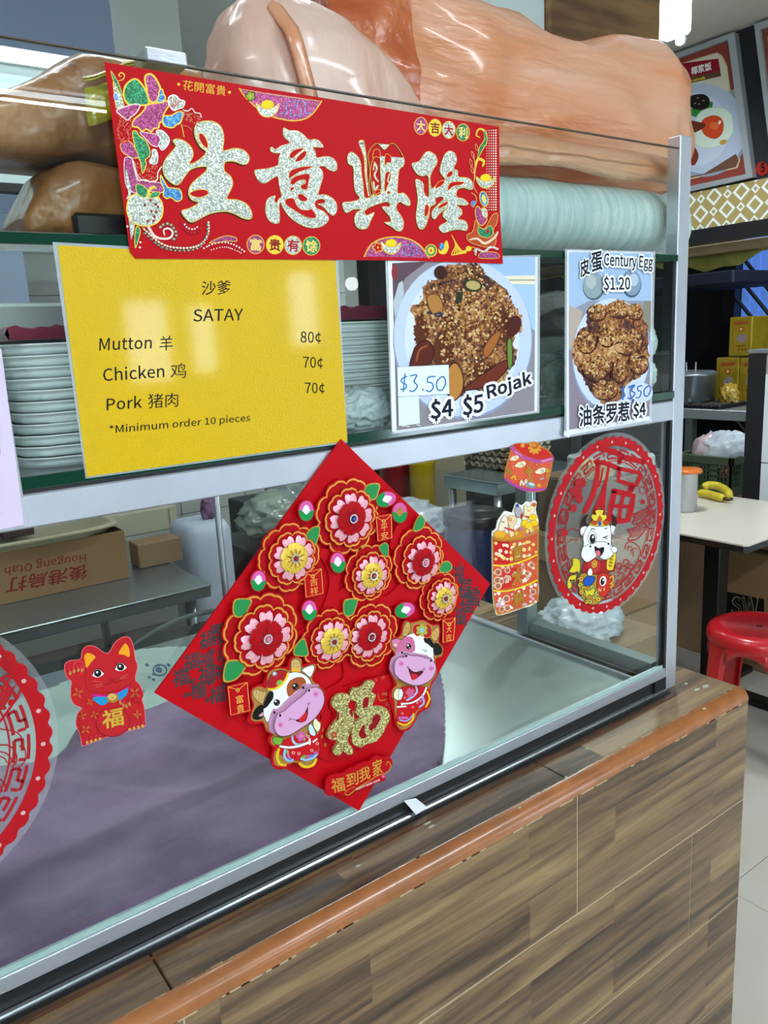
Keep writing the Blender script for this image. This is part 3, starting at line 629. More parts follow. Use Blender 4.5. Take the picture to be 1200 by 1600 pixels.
A.ol([(575, 458), (600, 385), (640, 365), (665, 400), (650, 450), (600, 462)], '#5a1f10', '#2c0e06', 4); A.st([(600, 440), (612, 400), (640, 385)], 7, '#9c5430')
A.ol([(720, 470), (750, 450), (775, 500), (770, 560), (735, 590), (715, 540)], '#b9803a', '#4a1c0c', 5); A.ol([(780, 545), (850, 490), (930, 440), (940, 470), (880, 530), (800, 550)], '#6c2a14', '#2c0e06', 4)
A.ol([(640, 200), (680, 195), (700, 240), (680, 275), (650, 250)], '#b07a3c', '#5a2a12', 3); A.ol([(850, 400), (880, 350), (915, 330), (900, 380), (862, 430)], '#a56226', '#4a1c0c', 3); A.el(690, 110, 24, 26, '#3c1810'); A.el(965, 310, 26, 40, '#4c1a12', 20)
A.el(812, 158, 34, 24, '#2d3a1c', 8); A.el(812, 158, 27, 17, '#b9a56a', 8); A.ol([(940, 370), (955, 365), (958, 450), (944, 470)], '#6c8a3a', '#2c3814', 3); A.el(760, 205, 12, 22, '#26301c', 15)
for q in range(5): A.el(R.uniform(640, 700), R.uniform(258, 275), 7, 5, '#2a3252')
A.poly([(527, 465), (720, 456), (722, 565), (530, 576)], '#e4f2f2'); A.st([(527, 465), (720, 456), (722, 565), (530, 576)], 2, '#a8c0c4', True, False)
A.poly([(530, 578), (608, 572), (612, 676), (533, 686)], '#dfecee'); A.st([(530, 578), (608, 572), (612, 676), (533, 686)], 2, '#b4c0c4', True, False)
PEN = '#2276b8'
def pen(A, strokes, w, m=PEN):
    for q in strokes: A.st(q, w, m)
pen(A, [[(562, 500), (545, 508), (543, 520), (560, 530), (558, 545), (540, 548)], [(556, 490), (550, 556)], [(576, 498), (600, 494), (590, 518), (602, 535), (588, 555), (574, 553)], [(622, 548), (625, 550)], [(668, 500), (645, 502), (640, 520), (656, 524), (662, 540), (650, 556), (636, 552)], [(692, 502), (675, 520), (678, 548), (695, 550), (708, 525), (702, 502), (692, 502)]], 5)
for s, bl, br, tl in (('$4', (655, 668), (735, 655), (653, 588)), ('$5', (775, 655), (848, 640), (773, 572)), ('Rojak', (868, 598), (1030, 540), (860, 532))): A.txt(s, bl, br, tl, '#10182a', bold=.012, line='#f2f4f6', lw=.05)
A.st([(545, 688), (552, 684), (570, 688)], 3, WH); A.st([(600, 680), (612, 684)], 3, WH)
A.build('printed_photo', roj)
ye = -.0075
egg = lam_sheet('century_egg_photo_sign', 'tall narrow laminated sign for century egg and fritters with a plate photo', [(883, 389), (1024, 393), (1018, 659), (882, 684)], ye, '#e6ebf4', [(886, 391), (1020, 395), (1015, 656), (885, 681)], bumpy=False)
A = Art(ye).crop(800, 360, 3)
A.poly([(266, 100), (655, 108), (645, 870), (268, 935)], '#a3bfe0'); A.poly([(266, 380), (360, 330), (650, 330), (645, 870), (268, 935)], '#9297a8'); A.poly([(266, 560), (350, 600), (645, 600), (645, 870), (268, 935)], '#8d8290')
A.poly([(268, 350), (330, 380), (300, 520), (268, 560)], '#b7a79c'); A.poly([(620, 330), (653, 330), (650, 480), (600, 430)], '#8c867a')
A.el(382, 262, 52, 66, '#4e6068'); A.el(380, 255, 48, 64, '#90a4aa'); A.el(370, 240, 24, 34, '#aebdbf'); A.el(560, 250, 46, 66, '#4a5c70'); A.el(562, 245, 42, 60, '#8499b4'); A.el(570, 232, 22, 30, '#b4c6d8')
A.el(465, 590, 184, 268, '#8a9ac0', 2, 40); A.el(465, 580, 180, 262, '#ccd8f2', 2, 40)
mound(A, [(350, 380), (400, 345), (440, 350), (480, 330), (515, 325), (560, 350), (605, 345), (605, 400), (635, 450), (640, 550), (645, 600), (615, 640), (600, 690), (540, 720), (500, 800), (430, 815), (400, 780), (355, 740), (330, 690), (300, 640), (283, 550), (310, 470), (348, 440)], 8, 6, food)
for (x, y, rx, ry) in ((395, 385, 44, 36), (500, 370, 52, 36), (575, 380, 34, 36), (345, 520, 48, 52), (440, 490, 44, 52), (540, 520, 70, 62), (390, 640, 66, 62), (500, 650, 40, 60), (590, 620, 44, 50), (430, 745, 60, 44)):
    A.el(x+4, y+9, rx, ry, '#4a1a0a', 0, 14); mound(A, [(x+rx*math.cos(a*.7), y+ry*math.sin(a*.7)) for a in range(9)], int(x), 5, food); crumbs(A, x, y-4, rx*.95, ry*.85, int(rx*ry/20), 6)
for q in ([(585, 600), (610, 590)], [(470, 620), (462, 690)], [(390, 540), (400, 500)]): A.st(q, 8, '#3a140a')
T2 = '#121a28'
A.txt('皮', (317, 222), (360, 203), (310, 145), T2, bold=.01, line='#f0f3f6', lw=.03); A.txt('蛋', (368, 198), (418, 184), (364, 110), T2, bold=.01, line='#f0f3f6', lw=.03)
A.txt('Century Egg', (424, 182), (652, 194), (426, 108), T2, bold=.008, line='#f0f3f6', lw=.045); A.txt('$1.20', (425, 288), (546, 286), (424, 214), T2, bold=.008, line='#f0f3f6', lw=.05)
A.txt('油条罗惹', (310, 920), (544, 890), (308, 826), T2, bold=.01, line='#f0f3f6', lw=.03); A.txt('$4', (562, 880), (618, 872), (562, 806), T2, bold=.012, line='#f0f3f6', lw=.05)
A.el(600, 760, 52, 46, '#ccd8f2')
pen(A, [[(520, 735), (505, 745), (515, 760), (520, 775), (500, 785)], [(515, 728), (512, 792)], [(540, 735), (566, 725), (552, 750), (568, 765), (548, 788), (536, 784)], [(600, 728), (582, 733), (582, 750), (596, 755), (590, 780), (574, 784)], [(632, 728), (612, 745), (612, 772), (628, 775), (642, 745), (634, 728)]], 6, '#2a62b0')
A.build('printed_photo', egg)
# tape tail under the sign
tp = empty('tape_tail', 'small curl of white tape under the century egg sign', 'tape', PY(885, 684, -.008)); slab('strip', [(882, 672), (890, 680), (889, 684), (881, 680)], -.008, .0006, white_paper, tp)
# --- lilac sheet at far left
yl = -.006
lil = empty('lilac_paper_sheet', 'pale lilac laminated sheet cut off by the left edge of the photo', 'sign', PY(-60, 825, yl))
slab('sheet', [(-150, 510), (2, 545), (38, 820), (-110, 850)], yl, .0005, mat('lilac_paper', '#d5c6e0', .4, coat=.3, vary=.08, vscale=6), lil); slab('laminate_border', [(-150, 500), (-2, 535), (43, 817), (-110, 858)], yl+.0006, .0004, lam, lil)
A = Art(yl).crop(0, 0, 1); A.st([(-14, 690), (-2, 700), (-4, 716), (-16, 724)], 5, '#b4a4c4'); A.build('printed_mark', lil)
# ------------------------------------------------------------------ diamond blossom decoration (layered card)
yd = -.006
dia = empty('blossom_wall_hanging', 'red diamond-shaped new year card with raised blossoms and two cartoon cows', 'decoration', PY(561, 1267, yd))
slab('card', [(533, 686), (766, 912), (561, 1267), (242, 1083)], yd, .0025, red_card, dia)
pink_g = glitter('pink_glitter', '#e88ca0', '#ffd4dc', 1600); redb = mat('blossom_red', '#ac0210', .6, spec=.15, vary=.15, vscale=200); yel_g = glitter('yellow_glitter', '#d8a81a', '#f8e060', 1600)
rim = mat('foil_rim', '#e0a23c', .3, metal=.3); leafm = mat('leaf_green', '#128a42', .45)
gems = {'b': mat('gem_blue', '#12248c', .08, coat=1), 'r': mat('gem_red', '#8c1020', .08, coat=1), 'p': mat('gem_pink', '#e07c98', .08, coat=1)}
bead = mat('crystal_bead', '#e9ecf0', .15, metal=.4); inkd = mat('ink_red', '#5c0a12', .6)
# cut-work lattice of small characters in the left and right corners
A = Art(yd).crop(0, 700, 3)
cut = '#55202c'
cutm = mat('cut_out_dark', '#3c3138', .8)  # dark seen through the openings, painted onto the card
for (x, y, s) in ((965,905,1),(1045,905,.9),(890,1010,1),(960,1000,.9),(1040,980,.85),(840,1085,1.05),(960,1070,1.05),(1035,1055,.9),(920,1145,1),(1010,1165,1),(1035,880,.7),(1000,855,.6)):
    A.txt('福', (x-36*s+6, y+38*s), (x+40*s+6, y+20*s), (x-30*s, y-40*s), cutm, bold=.008)
for (x, y) in ((850,1040),(900,1090),(950,930),(990,950),(1000,1030),(910,1120),(985,1100),(1050,1100),(870,1155),(970,1180),(1075,1180),(1010,890),(1030,830),(1060,845)):
    A.poly([(x-14, y+10), (x-2, y-16), (x+6, y+12)], cutm); A.poly([(x+4, y-12), (x+20, y-6), (x+12, y+10)], cutm)
A.build('cut_work_lattice', dia); A = Art(yd).crop(240, 680, 2.2222)
for (x, y, s) in ((1080,530,.9),(1060,480,.7),(1085,580,.9),(1110,560,.8),(1065,625,.8)):
    A.txt('福', (x-26*s, y+36*s), (x+26*s, y+44*s), (x-26*s, y-40*s), cutm, bold=.008)
for (x, y) in ((1040,460),(1070,450),(1100,500),(1120,530),(1130,545),(1060,650),(1040,600)):
    A.poly([(x-7, y+5), (x, y-9), (x+5, y+6)], cutm)
A.build('cut_work_lattice', dia)
# tree trunk and backing of second layer
tr = mat('tree_red', '#b80212', .5, spec=.15)
def card(name, pts, ox, oy, sc, y, th, m, parent, k=5):
    return slab(name, [(ox+p[0]/sc, oy+p[1]/sc) for p in pts], y, th, m, parent, k)
C5 = (240, 680, 2.2222)
card('tree_trunk', [(560, 640), (590, 590), (610, 520), (600, 460), (570, 400), (620, 400), (650, 470), (640, 540), (700, 510), (800, 560), (880, 500), (960, 560), (900, 580), (780, 600), (700, 620), (660, 760), (660, 850), (640, 900), (590, 890), (660, 840), (640, 740), (560, 700), (500, 690)], *C5, yd-.003, .002, tr, dia)
card('tree_branch', [(820, 380), (850, 300), (860, 300), (852, 360), (840, 400)], *C5, yd-.0033, .002, tr, dia)
card('scroll_backing', [(590, 900), (640, 880), (820, 830), (860, 860), (830, 950), (840, 990), (800, 1050), (700, 1110), (600, 1130), (560, 1080), (580, 1000)], *C5, yd-.0036, .002, tr, dia)
def scal(cx, cz, y, Rr, n, depth, ph=0, dbl=0):
    pts = []
    for k in range(n*10):
        a = 2*math.pi*k/(n*10)+ph; s = abs(math.sin((a-ph)*n/2))**.55
        if dbl: s = s*(1-.28*dbl*max(0, 1-abs((((a-ph)*n/(2*math.pi)) % 1)-.5)*7))
        q = Rr*(1-depth+depth*s); pts.append(Vector((cx+q*math.cos(a), y, cz+q*math.sin(a))))
    return pts
FL = [((676,282),(692,290),.0465,'R','b'), ((472,425),(492,428),.0405,'Y','r'), ((748,478),(762,488),.0365,'Y','r'), ((922,425),(942,442),.042,'R','p'), ((992,560),(1012,567),.034,'Y','r'), ((374,692),(395,707),.0485,'R','p'), ((606,708),(625,717),.0375,'Y','r'), ((755,695),(755,700),.042,'R','r')]
for i, (c, g, Rr, kind, gem) in enumerate(FL):
    p0 = PY(C5[0]+c[0]/C5[2], C5[1]+c[1]/C5[2], yd-.006); yb2 = yd-.006
    f = MB(); ph = .3*i
    f.prism(scal(p0.x, p0.z, yb2, Rr*1.03, 8, .13, ph, 1), (0, .002, 0), tr)
    q = scal(p0.x, p0.z, yb2-.0002, Rr*.99, 8, .13, ph, 1); f.prism(q, (0, .0002, 0), rim)
    q = scal(p0.x, p0.z, yb2-.0004, Rr*.94, 8, .13, ph, 1); f.prism(q, (0, .0002, 0), redb)
    fo = f.build('flower', None, dia)
    p1 = PY(C5[0]+(c[0]*.5+g[0]*.5)/C5[2], C5[1]+(c[1]*.5+g[1]*.5)/C5[2], yb2-.004)
    f = MB(); f.prism(scal(p1.x, p1.z, yb2-.004, Rr*.80, 8, .15, ph+.4, 1), (0, .0012, 0), tr); f.prism(scal(p1.x, p1.z, yb2-.0042, Rr*.78, 8, .15, ph+.4, 1), (0, .0002, 0), rim); f.prism(scal(p1.x, p1.z, yb2-.0044, Rr*.73, 8, .15, ph+.4, 1), (0, .0002, 0), redb)
    f.build('inner_red_petals', None, fo)
    p2 = PY(C5[0]+g[0]/C5[2], C5[1]+g[1]/C5[2], yb2-.008)
    f = MB()
    for k in range(8):   # pink petals, slightly cupped
        a = 2*math.pi*k/8+ph; d = Vector((math.cos(a), 0, math.sin(a))); e = Vector((-math.sin(a), 0, math.cos(a))); w = Rr*.185
        rows = []
        for s, ww, dy in ((.12, .35, 0), (.3, .7, -.0005), (.45, 1, .0), (.56, 1.02, .0012), (.63, .75, .0022)):
            rows.append([p2+d*Rr*s+e*w*ww*t*.9+Vector((0, dy+abs(t)*.0012-.0002*(k % 2), 0))-(d*Rr*.04*(1 if (t == 0 and s == .63) else 0)) for t in (-1, -.5, 0, .5, 1)])
        f.grid(rows)
    f.build('pink_petals', pink_g, fo)
    p3 = PY(C5[0]+g[0]/C5[2], C5[1]+g[1]/C5[2], yb2-.0115)
    f = MB(); inn = redb if kind == 'R' else yel_g
    for k in range(6):
        a = 2*math.pi*k/6+ph+.2; d = Vector((math.cos(a), 0, math.sin(a))); e = Vector((-math.sin(a), 0, math.cos(a))); w = Rr*.18
        rows = []
        for s, ww, dy in ((.02, .3, 0), (.18, .75, -.0008), (.3, 1.05, -.0002), (.38, 1.0, .0008), (.43, .6, .0016)):
            rows.append([p3+d*Rr*s+e*w*ww*t+Vector((0, dy+abs(t)*.001-.0003*(k % 2), 0)) for t in (-1, -.5, 0, .5, 1)])
        f.grid(rows)
    f.build('blossom', inn, fo)
    f = MB()
    for k in range(10):
        a = 2*math.pi*k/10+.2; d = Vector((math.cos(a), 0, math.sin(a))); e = Vector((-math.sin(a), 0, math.cos(a)))*.0004
        q = p3+Vector((0, -.0013, 0)); f.poly([q+d*Rr*.1-e, q+d*Rr*.27-e, q+d*Rr*.27+e, q+d*Rr*.1+e], inkd)
    f.build('stamen_ink', inkd, fo)
    f = MB(); c4 = p3+Vector((0, -.002, 0))
    bmesh.ops.create_icosphere(f.b, subdivisions=2, radius=.0032 if kind == 'R' else .003, matrix=Matrix.Translation(c4))
    f.build('gem', gems[gem], fo)
    f = MB()
    for k in range(14):
        a = 2*math.pi*k/14; bmesh.ops.create_icosphere(f.b, subdivisions=1, radius=.0011, matrix=Matrix.Translation(c4+Vector((math.cos(a)*.0047, 0, math.sin(a)*.0047))))
    f.build('crystal_ring', bead, fo)
# leaves
for q in ([(735,190),(750,172),(782,172),(778,200),(765,222),(740,215)], [(530,350),(550,325),(574,320),(572,350),(560,378),(535,370)], [(785,390),(802,376),(814,385),(812,420),(795,410)], [(905,330),(915,295),(930,280),(942,300),(930,325)], [(995,470),(1005,445),(1025,440),(1035,460),(1020,475)], [(283,625),(282,580),(305,570),(338,575),(328,600),(315,625)], [(248,850),(252,800),(270,785),(320,790),(305,825),(280,848)], [(662,600),(668,575),(705,572),(700,600),(690,622),(668,625)], [(490,760),(495,735),(520,708),(530,730),(535,762),(510,765)]):
    c = (sum(p[0] for p in q)/len(q), sum(p[1] for p in q)/len(q)); o = [((p[0]-c[0])*1.14+c[0], (p[1]-c[1])*1.14+c[1]) for p in q]
    a = card('leaf', o, *C5, yd-.0085, .002, rim, dia, 3); a['label'] = 'green leaf with foil edge'
    card('leaf_blade', q, *C5, yd-.0088, .0003, leafm, a, 3)
# buds
for (x, y, a) in ((530, 262, 0), (808, 222, 90), (855, 268, 0), (640, 442, -8), (364, 505, 5), (541, 608, 0), (873, 607, 90)):
    rt_ = math.radians(a if a != 90 else 70)
    def tf(px, py): return (x+px*math.cos(rt_)-py*math.sin(rt_)*-1*-1, y+px*math.sin(rt_)+py*math.cos(rt_))
    s = .92
    bd = card('bud', [tf(32*s*math.cos(t)*1.0, 42*s*math.sin(t)) for t in [2*math.pi*k/12 for k in range(12)]], *C5, yd-.008, .002, tr, dia, 2)
    B = Art(yd-.008).crop(*C5)
    B.sm([tf(-26*s, 5), tf(-20*s, -22), tf(0, -34), tf(20*s, -24), tf(26*s, 5), tf(0, 20)], '#d65ca8'); B.sm([tf(-14*s, 10), tf(-10*s, -12), tf(2, -20), tf(13*s, -6), tf(12*s, 12)], '#f0e4ee' if x != 855 else '#b87a3c')
    B.sm([tf(-28*s, -2), tf(-14*s, 2), tf(0, 14), tf(14*s, 2), tf(28*s, 0), tf(20*s, 26), tf(0, 36), tf(-20*s, 26)], '#149048')
    B.build('bud_print', bd)
# red packets
for (pts, t, tb) in (([(770,280),(828,270),(830,360),(777,372)], '平安', ((790,362),(814,357),(788,310))), ([(520,475),(585,458),(592,552),(527,568)], '吉祥', ((545,556),(572,550),(542,500))), ([(1003,638),(1050,628),(1043,715),(1003,725)], '大吉', ((1014,716),(1034,712),(1016,664))), ([(255,870),(328,852),(338,960),(265,978)], '富貴', ((290,966),(316,960),(284,906)))):
    pk = card('red_packet', pts, *C5, yd-.008, .002, tr, dia, 0)
    B = Art(yd-.008).crop(*C5); n = [(p[0]*.9+sum(q[0] for q in pts)/40, p[1]*.9+sum(q[1] for q in pts)/40) for p in pts]
    B.st(n, 2.4, '#e8b050', True, False); m0 = ((n[0][0]+n[1][0])/2, (n[0][1]+n[1][1])/2+18); B.st([n[0], (m0[0]-10, m0[1]-4), m0, (m0[0]+12, m0[1]-8), n[1]], 2, '#e8b050', False, True, False)
    B.el(m0[0], m0[1]+1, 7, 7, '#d8a040'); B.el(m0[0], m0[1]+1, 2.5, 2.5, '#7a2818')
    (bl, br, tl) = tb; h = (bl[1]-tl[1])
    B.txt(t[0], (bl[0]-(bl[0]-tl[0])*.5, bl[1]-h*.54), (br[0]-(bl[0]-tl[0])*.5, br[1]-h*.54), tl, '#e8b050'); B.txt(t[1], bl, br, (bl[0]-(bl[0]-tl[0])*.5, bl[1]-h*.46), '#e8b050')
    B.build('packet_print', pk)
# big glitter character
C4 = (500, 960, 5.16)
fu1 = [(245,630),(270,595),(330,590),(370,545),(410,532),(440,550),(430,590),(415,625),(450,650),(435,700),(420,740),(470,740),(520,750),(555,790),(560,850),(530,910),(500,970),(450,1025),(380,1045),(330,1072),(275,1050),(260,1000),(262,920),(290,860),(330,835),(290,800),(300,740),(290,700),(250,690)]
fu2 = [(98,710),(125,660),(180,640),(225,645),(245,680),(225,740),(265,780),(275,830),(265,900),(240,960),(225,1020),(262,1080),(265,1120),(225,1130),(185,1100),(165,1130),(125,1135),(105,1095),(130,1060),(145,1015),(90,1010),(60,985),(75,930),(110,880),(140,850),(145,790),(105,750)]
def grow(p, f, c=None):
    c = c or (sum(q[0] for q in p)/len(p), sum(q[1] for q in p)/len(p)); return [((q[0]-c[0])*f+c[0], (q[1]-c[1])*f+c[1]) for q in p]
card('character_backing', [(60,1010),(45,950),(90,870),(110,800),(80,760),(90,680),(150,630),(230,630),(260,585),(330,580),(380,530),(430,520),(455,560),(440,620),(470,650),(450,720),(530,740),(575,800),(570,870),(540,930),(500,1000),(440,1050),(340,1090),(280,1080),(280,1130),(230,1145),(150,1150),(95,1110),(110,1050)], *C4, yd-.007, .003, tr, dia, 3)
for q in (fu1, fu2): card('glitter_character', q, *C4, yd-.011, .004, mat('gold_glitter_relief', '#d8cc70', .35, metal=.3) if False else gold_g, dia, 4)
B = Art(yd-.011).crop(*C4)
for h in ([(350,690),(372,665),(395,680),(385,740),(350,755),(345,720)], [(315,950),(340,900),(360,890),(362,940),(375,985),(345,1000),(320,985)], [(420,850),(440,815),(470,805),(490,840),(470,880),(440,920),(425,890)], [(400,890),(445,870),(455,885),(420,935),(395,925)], [(140,795),(155,790),(150,850),(138,850)], [(235,780),(260,770),(262,830)]): B.sm(h, '#8c0a12')
B.flower(112, 972, 30, '#b04a30', '#e0a060')
B.build('character_print', dia)
B = Art(yd-.0036).crop(*C4)
for q in ([(470,640),(480,690),(520,690),(560,670)], [(520,640),(540,655),(560,650)], [(540,700),(560,740),(580,780)]): B.st(q, [3, 8, 3], '#b8783a')
for (x, y, r) in ((508,508,20),(450,530,18),(512,640,20),(538,635,20),(575,660,24),(545,720,26),(585,715,24),(560,770,14)): B.ol([(x-r*.5, y+r*.4), (x-r*.1, y-r*.5), (x+r*.5, y-r*.4), (x+r*.3, y+r*.4)], '#c03038', '#c88a48', 2)
for (x, y, r) in ((10,870,14),(20,930,16),(15,985,16),(40,1050,16)): B.el(x, y, r*.5, r, '#a8742a')
B.build('scroll_print', dia)
# plaque at the bottom
pq = card('greeting_plaque', [(45,1360),(50,1330),(100,1290),(180,1280),(220,1250),(270,1230),(340,1190),(400,1180),(440,1140),(500,1145),(560,1150),(585,1190),(570,1240),(520,1280),(530,1330),(490,1350),(430,1370),(340,1410),(280,1420),(250,1450),(180,1460),(150,1440),(80,1465),(45,1440)], *C4, yd-.0095, .003, tr, dia, 3)
B = Art(yd-.0095).crop(*C4)
for t, bl, br, tl in (('福', (100,1440),(205,1420),(85,1330)), ('到', (215,1395),(310,1365),(210,1290)), ('我', (318,1355),(405,1320),(312,1250)), ('家', (428,1310),(505,1280),(420,1185))):
    B.txt(t, bl, br, tl, '#c8923a', bold=.006); B.up()
B.st([(280,1390),(230,1410),(200,1440),(230,1455),(300,1400),(400,1340),(460,1300),(545,1270),(570,1220),(545,1185),(535,1215)], [5, 9, 9, 7], '#b8842c')
B.txt('HAPPY NEW YEAR', (292, 1418), (482, 1340), (290, 1403), '#f2dcdc', bold=.01); B.flower(510, 1305, 20, '#d8406c', '#f0c0c8')
B.build('plaque_print', pq)
# --- cow with the cap
C3 = (370, 1020, 8)
cow = card('cartoon_cow', [(130,830),(170,740),(200,650),(170,560),(180,450),(260,400),(330,380),(380,250),(460,190),(560,180),(630,170),(660,80),(730,40),(800,70),(830,150),(960,110),(1000,160),(970,260),(940,350),(1040,400),(1110,480),(1120,600),(1060,740),(1040,830),(1090,860),(1070,960),(1050,1000),(1060,1120),(1050,1230),(1010,1300),(1000,1400),(930,1460),(830,1450),(760,1400),(720,1370),(620,1440),(520,1460),(450,1420),(430,1320),(450,1220),(440,1170),(390,1120),(390,1060),(420,1020),(360,980),(320,880),(220,900),(150,880)], *C3, yd-.0075, .003, tr, dia, 3)
B = Art(yd-.0075).crop(*C3)
TAN = '#a87c3c'
B.sm([(180,830),(190,740),(215,650),(190,560),(200,460),(290,420),(370,440),(390,270),(470,205),(580,195),(660,220),(680,100),(740,60),(810,90),(820,180),(960,140),(985,190),(940,330),(1030,420),(1090,520),(1030,700),(990,840),(1050,870),(1040,960),(1010,1040),(1030,1200),(990,1300),(985,1390),(900,1440),(800,1430),(760,1370),(640,1390),(560,1420),(480,1400),(460,1310),(480,1190),(430,1130),(430,1060),(460,1020),(380,970),(330,860),(240,860)], TAN)
B.ol([(200,500),(215,465),(260,460),(310,480),(370,490),(350,560),(320,640),(270,610),(220,560)], '#c9a96a', BK, 6); 
for q in ([(250,470),(235,540)], [(290,485),(270,590)], [(330,490),(300,610)]): B.st(q, 4, '#7c5a30')
B.ol([(680,110),(720,75),(770,90),(800,150),(800,240),(740,250),(680,240),(680,170)], '#c9a96a', BK, 6)
for q in ([(700,140),(770,125)], [(690,190),(790,170)]): B.st(q, 4, '#7c5a30')
B.poly([(685,190),(730,180),(800,240),(690,245)], '#f0b030')
B.ol([(195,810),(215,730),(270,665),(330,660),(335,780),(300,825),(240,835)], BK, BK, 4); B.sm([(270,790),(325,740),(330,785)], '#d8a0b0')
B.ol([(810,220),(860,180),(950,155),(965,200),(930,290),(900,300),(850,250)], WH, BK, 6); B.st([(880,270),(930,240)], 5, '#c890a8')
B.ol([(330,760),(340,640),(400,500),(500,380),(640,260),(760,240),(870,290),(930,380),(920,480),(700,700),(400,860),(350,810)], WH, BK, 7)
B.sm([(330,690),(345,600),(400,490),(450,485),(455,560),(410,630),(370,680)], BK)
B.sm([(640,540),(620,440),(660,350),(750,305),(830,310),(865,370),(840,410),(740,480),(680,530)], '#a8542c')
B.ol([(385,440),(390,350),(440,260),(520,220),(600,225),(640,260),(600,330),(500,430),(410,460)], '#b01c24', BK, 6); B.sm([(390,430),(420,450),(500,420),(600,340),(640,250),(630,290),(590,370),(500,450),(400,470)], '#e8c828'); B.st([(395,455),(500,440),(600,345),(640,255)], 26, '#e8c828'); B.st([(385,340),(470,370),(600,230)], 4, '#7c1018')
B.el(530, 370, 42, 30, '#d8a81a', -35); B.el(530, 370, 34, 24, '#6fb45a', -35); B.el(470, 262, 32, 24, '#8ca8b4', -30); B.el(465, 256, 16, 10, '#e8f2f8', -30)
for (x, y) in ((497, 620), (728, 420)): B.el(x, y, 40, 42, BK); B.el(x-14, y-14, 13, 12, WH); B.el(x+16, y+18, 8, 8, '#8a8a8a')
# body
B.ol([(470,1170),(700,1040),(980,1000),(1020,1150),(1000,1250),(900,1340),(700,1340),(560,1280)], '#c4101c', '#7a0a10', 4)
B.ol([(445,1090),(470,1050),(560,1060),(570,1100),(540,1145),(480,1140)], '#74b03c', BK, 5)
B.st([(690, 1040), (700, 1100), (760, 1145), (900, 1110)], [22, 30, 18], '#9cc4ec'); B.flower(800, 1040, 70, '#c85c98', None); B.el(800, 1040, 26, 26, '#d878a8'); B.poly([(840,1020),(880,1000),(870,1050)], '#74b03c'); B.poly([(820,1090),(850,1070),(850,1100)], '#74b03c')
B.st([(540, 1165), (650, 1180), (780, 1160), (910, 1110)], 38, BK); B.st([(540, 1165), (650, 1180), (780, 1160), (910, 1110)], 28, WH); B.st([(905,1135),(905,1075)], 24, WH); B.st([(950,1110),(995,1075)], 20, WH)
B.ol([(890,920),(930,890),(980,1000),(960,1035),(910,1010)], '#c8e0f0', BK, 5); B.ol([(960,830),(985,815),(1010,850),(1040,880),(1035,950),(1000,980),(960,930),(950,880)], '#e9e4bc', BK, 5)
B.st([(520, 1200), (500, 1290), (530, 1380), (600, 1400)], 34, '#e8c020'); B.st([(600, 1210), (590, 1290), (640, 1345), (690, 1335)], 30, '#8cc0ec'); B.st([(630,1220),(640,1290),(670,1320)], 24, '#d070a8'); B.el(628, 1235, 16, 26, '#74b03c'); B.el(660, 1325, 22, 14, '#5a80c8')
B.st([(780, 1380), (850, 1420), (940, 1400), (985, 1330)], 34, '#e8c020'); B.st([(800, 1320), (860, 1335), (940, 1310), (1000, 1260)], 28, '#8cc0ec')
for x, y, c in ((830,1295,'#74b03c'),(880,1290,'#c85c98'),(930,1285,'#5a80c8'),(980,1245,'#c85c98')): B.el(x, y, 28, 20, c, -20)
for x, y in ((700,1245),(770,1255),(930,1215),(885,1040),(1000,1130)): B.el(x, y, 20, 18, '#e8c0b0'); B.el(x, y, 12, 11, '#c4101c')
B.build('cow_print', cow)
mz = mat('muzzle_pink', '#d9a3cd', .45)
mu0 = [(400,900),(430,760),(470,700),(520,700),(640,580),(800,450),(820,400),(880,390),(990,400),(1020,420),(900,700),(600,960),(470,1010),(420,990)]
mu1 = [(470,940),(480,850),(500,780),(550,745),(600,720),(700,630),(790,560),(870,490),(880,450),(930,440),(1000,430),(1060,470),(1095,560),(1080,660),(1010,780),(900,880),(780,960),(680,1020),(580,1045),(510,1020)]
card('muzzle', mu0, *C3, yd-.009, .0012, mat('muzzle_dull_pink', '#c08cae', .5), cow, 3)  # lower muzzle layer in a duller pink
mu = card('muzzle', mu1, *C3, yd-.0125, .003, mz, cow, 4)
B = Art(yd-.0125).crop(*C3); B.ribbon(smooth_pts([(p[0], p[1], 0) for p in mu1], True, 4), 7, '#40101c', True)
B.st([(660,825),(720,835),(760,860),(820,865),(870,820),(888,740),(880,690),(900,640)], 6, BK); B.sm([(740,840),(820,800),(885,680),(885,780),(860,850),(800,868)], '#5c0c18'); B.sm([(770,850),(820,780),(870,745),(870,800),(840,855)], '#d01c28'); B.st([(645,850),(665,830),(668,810)], 6, BK); B.st([(880,625),(900,640),(920,615)], 6, BK)
for (x, y) in ((542, 783), (902, 470)): B.el(x, y, 24, 28, '#e8b8dc', 15); B.el(x, y, 15, 20, BK, 15)
for (x, y) in ((545, 900), (988, 515)): B.el(x, y, 34, 32, '#dc86bc'); B.el(x, y, 22, 21, '#d668a8')
B.build('muzzle_print', mu)
B = Art(yd-.0092).crop(*C3)
for (x, y) in ((470, 745), (830, 435)): B.el(x, y, 15, 18, BK, 15)
B.build('nostril_print', cow)
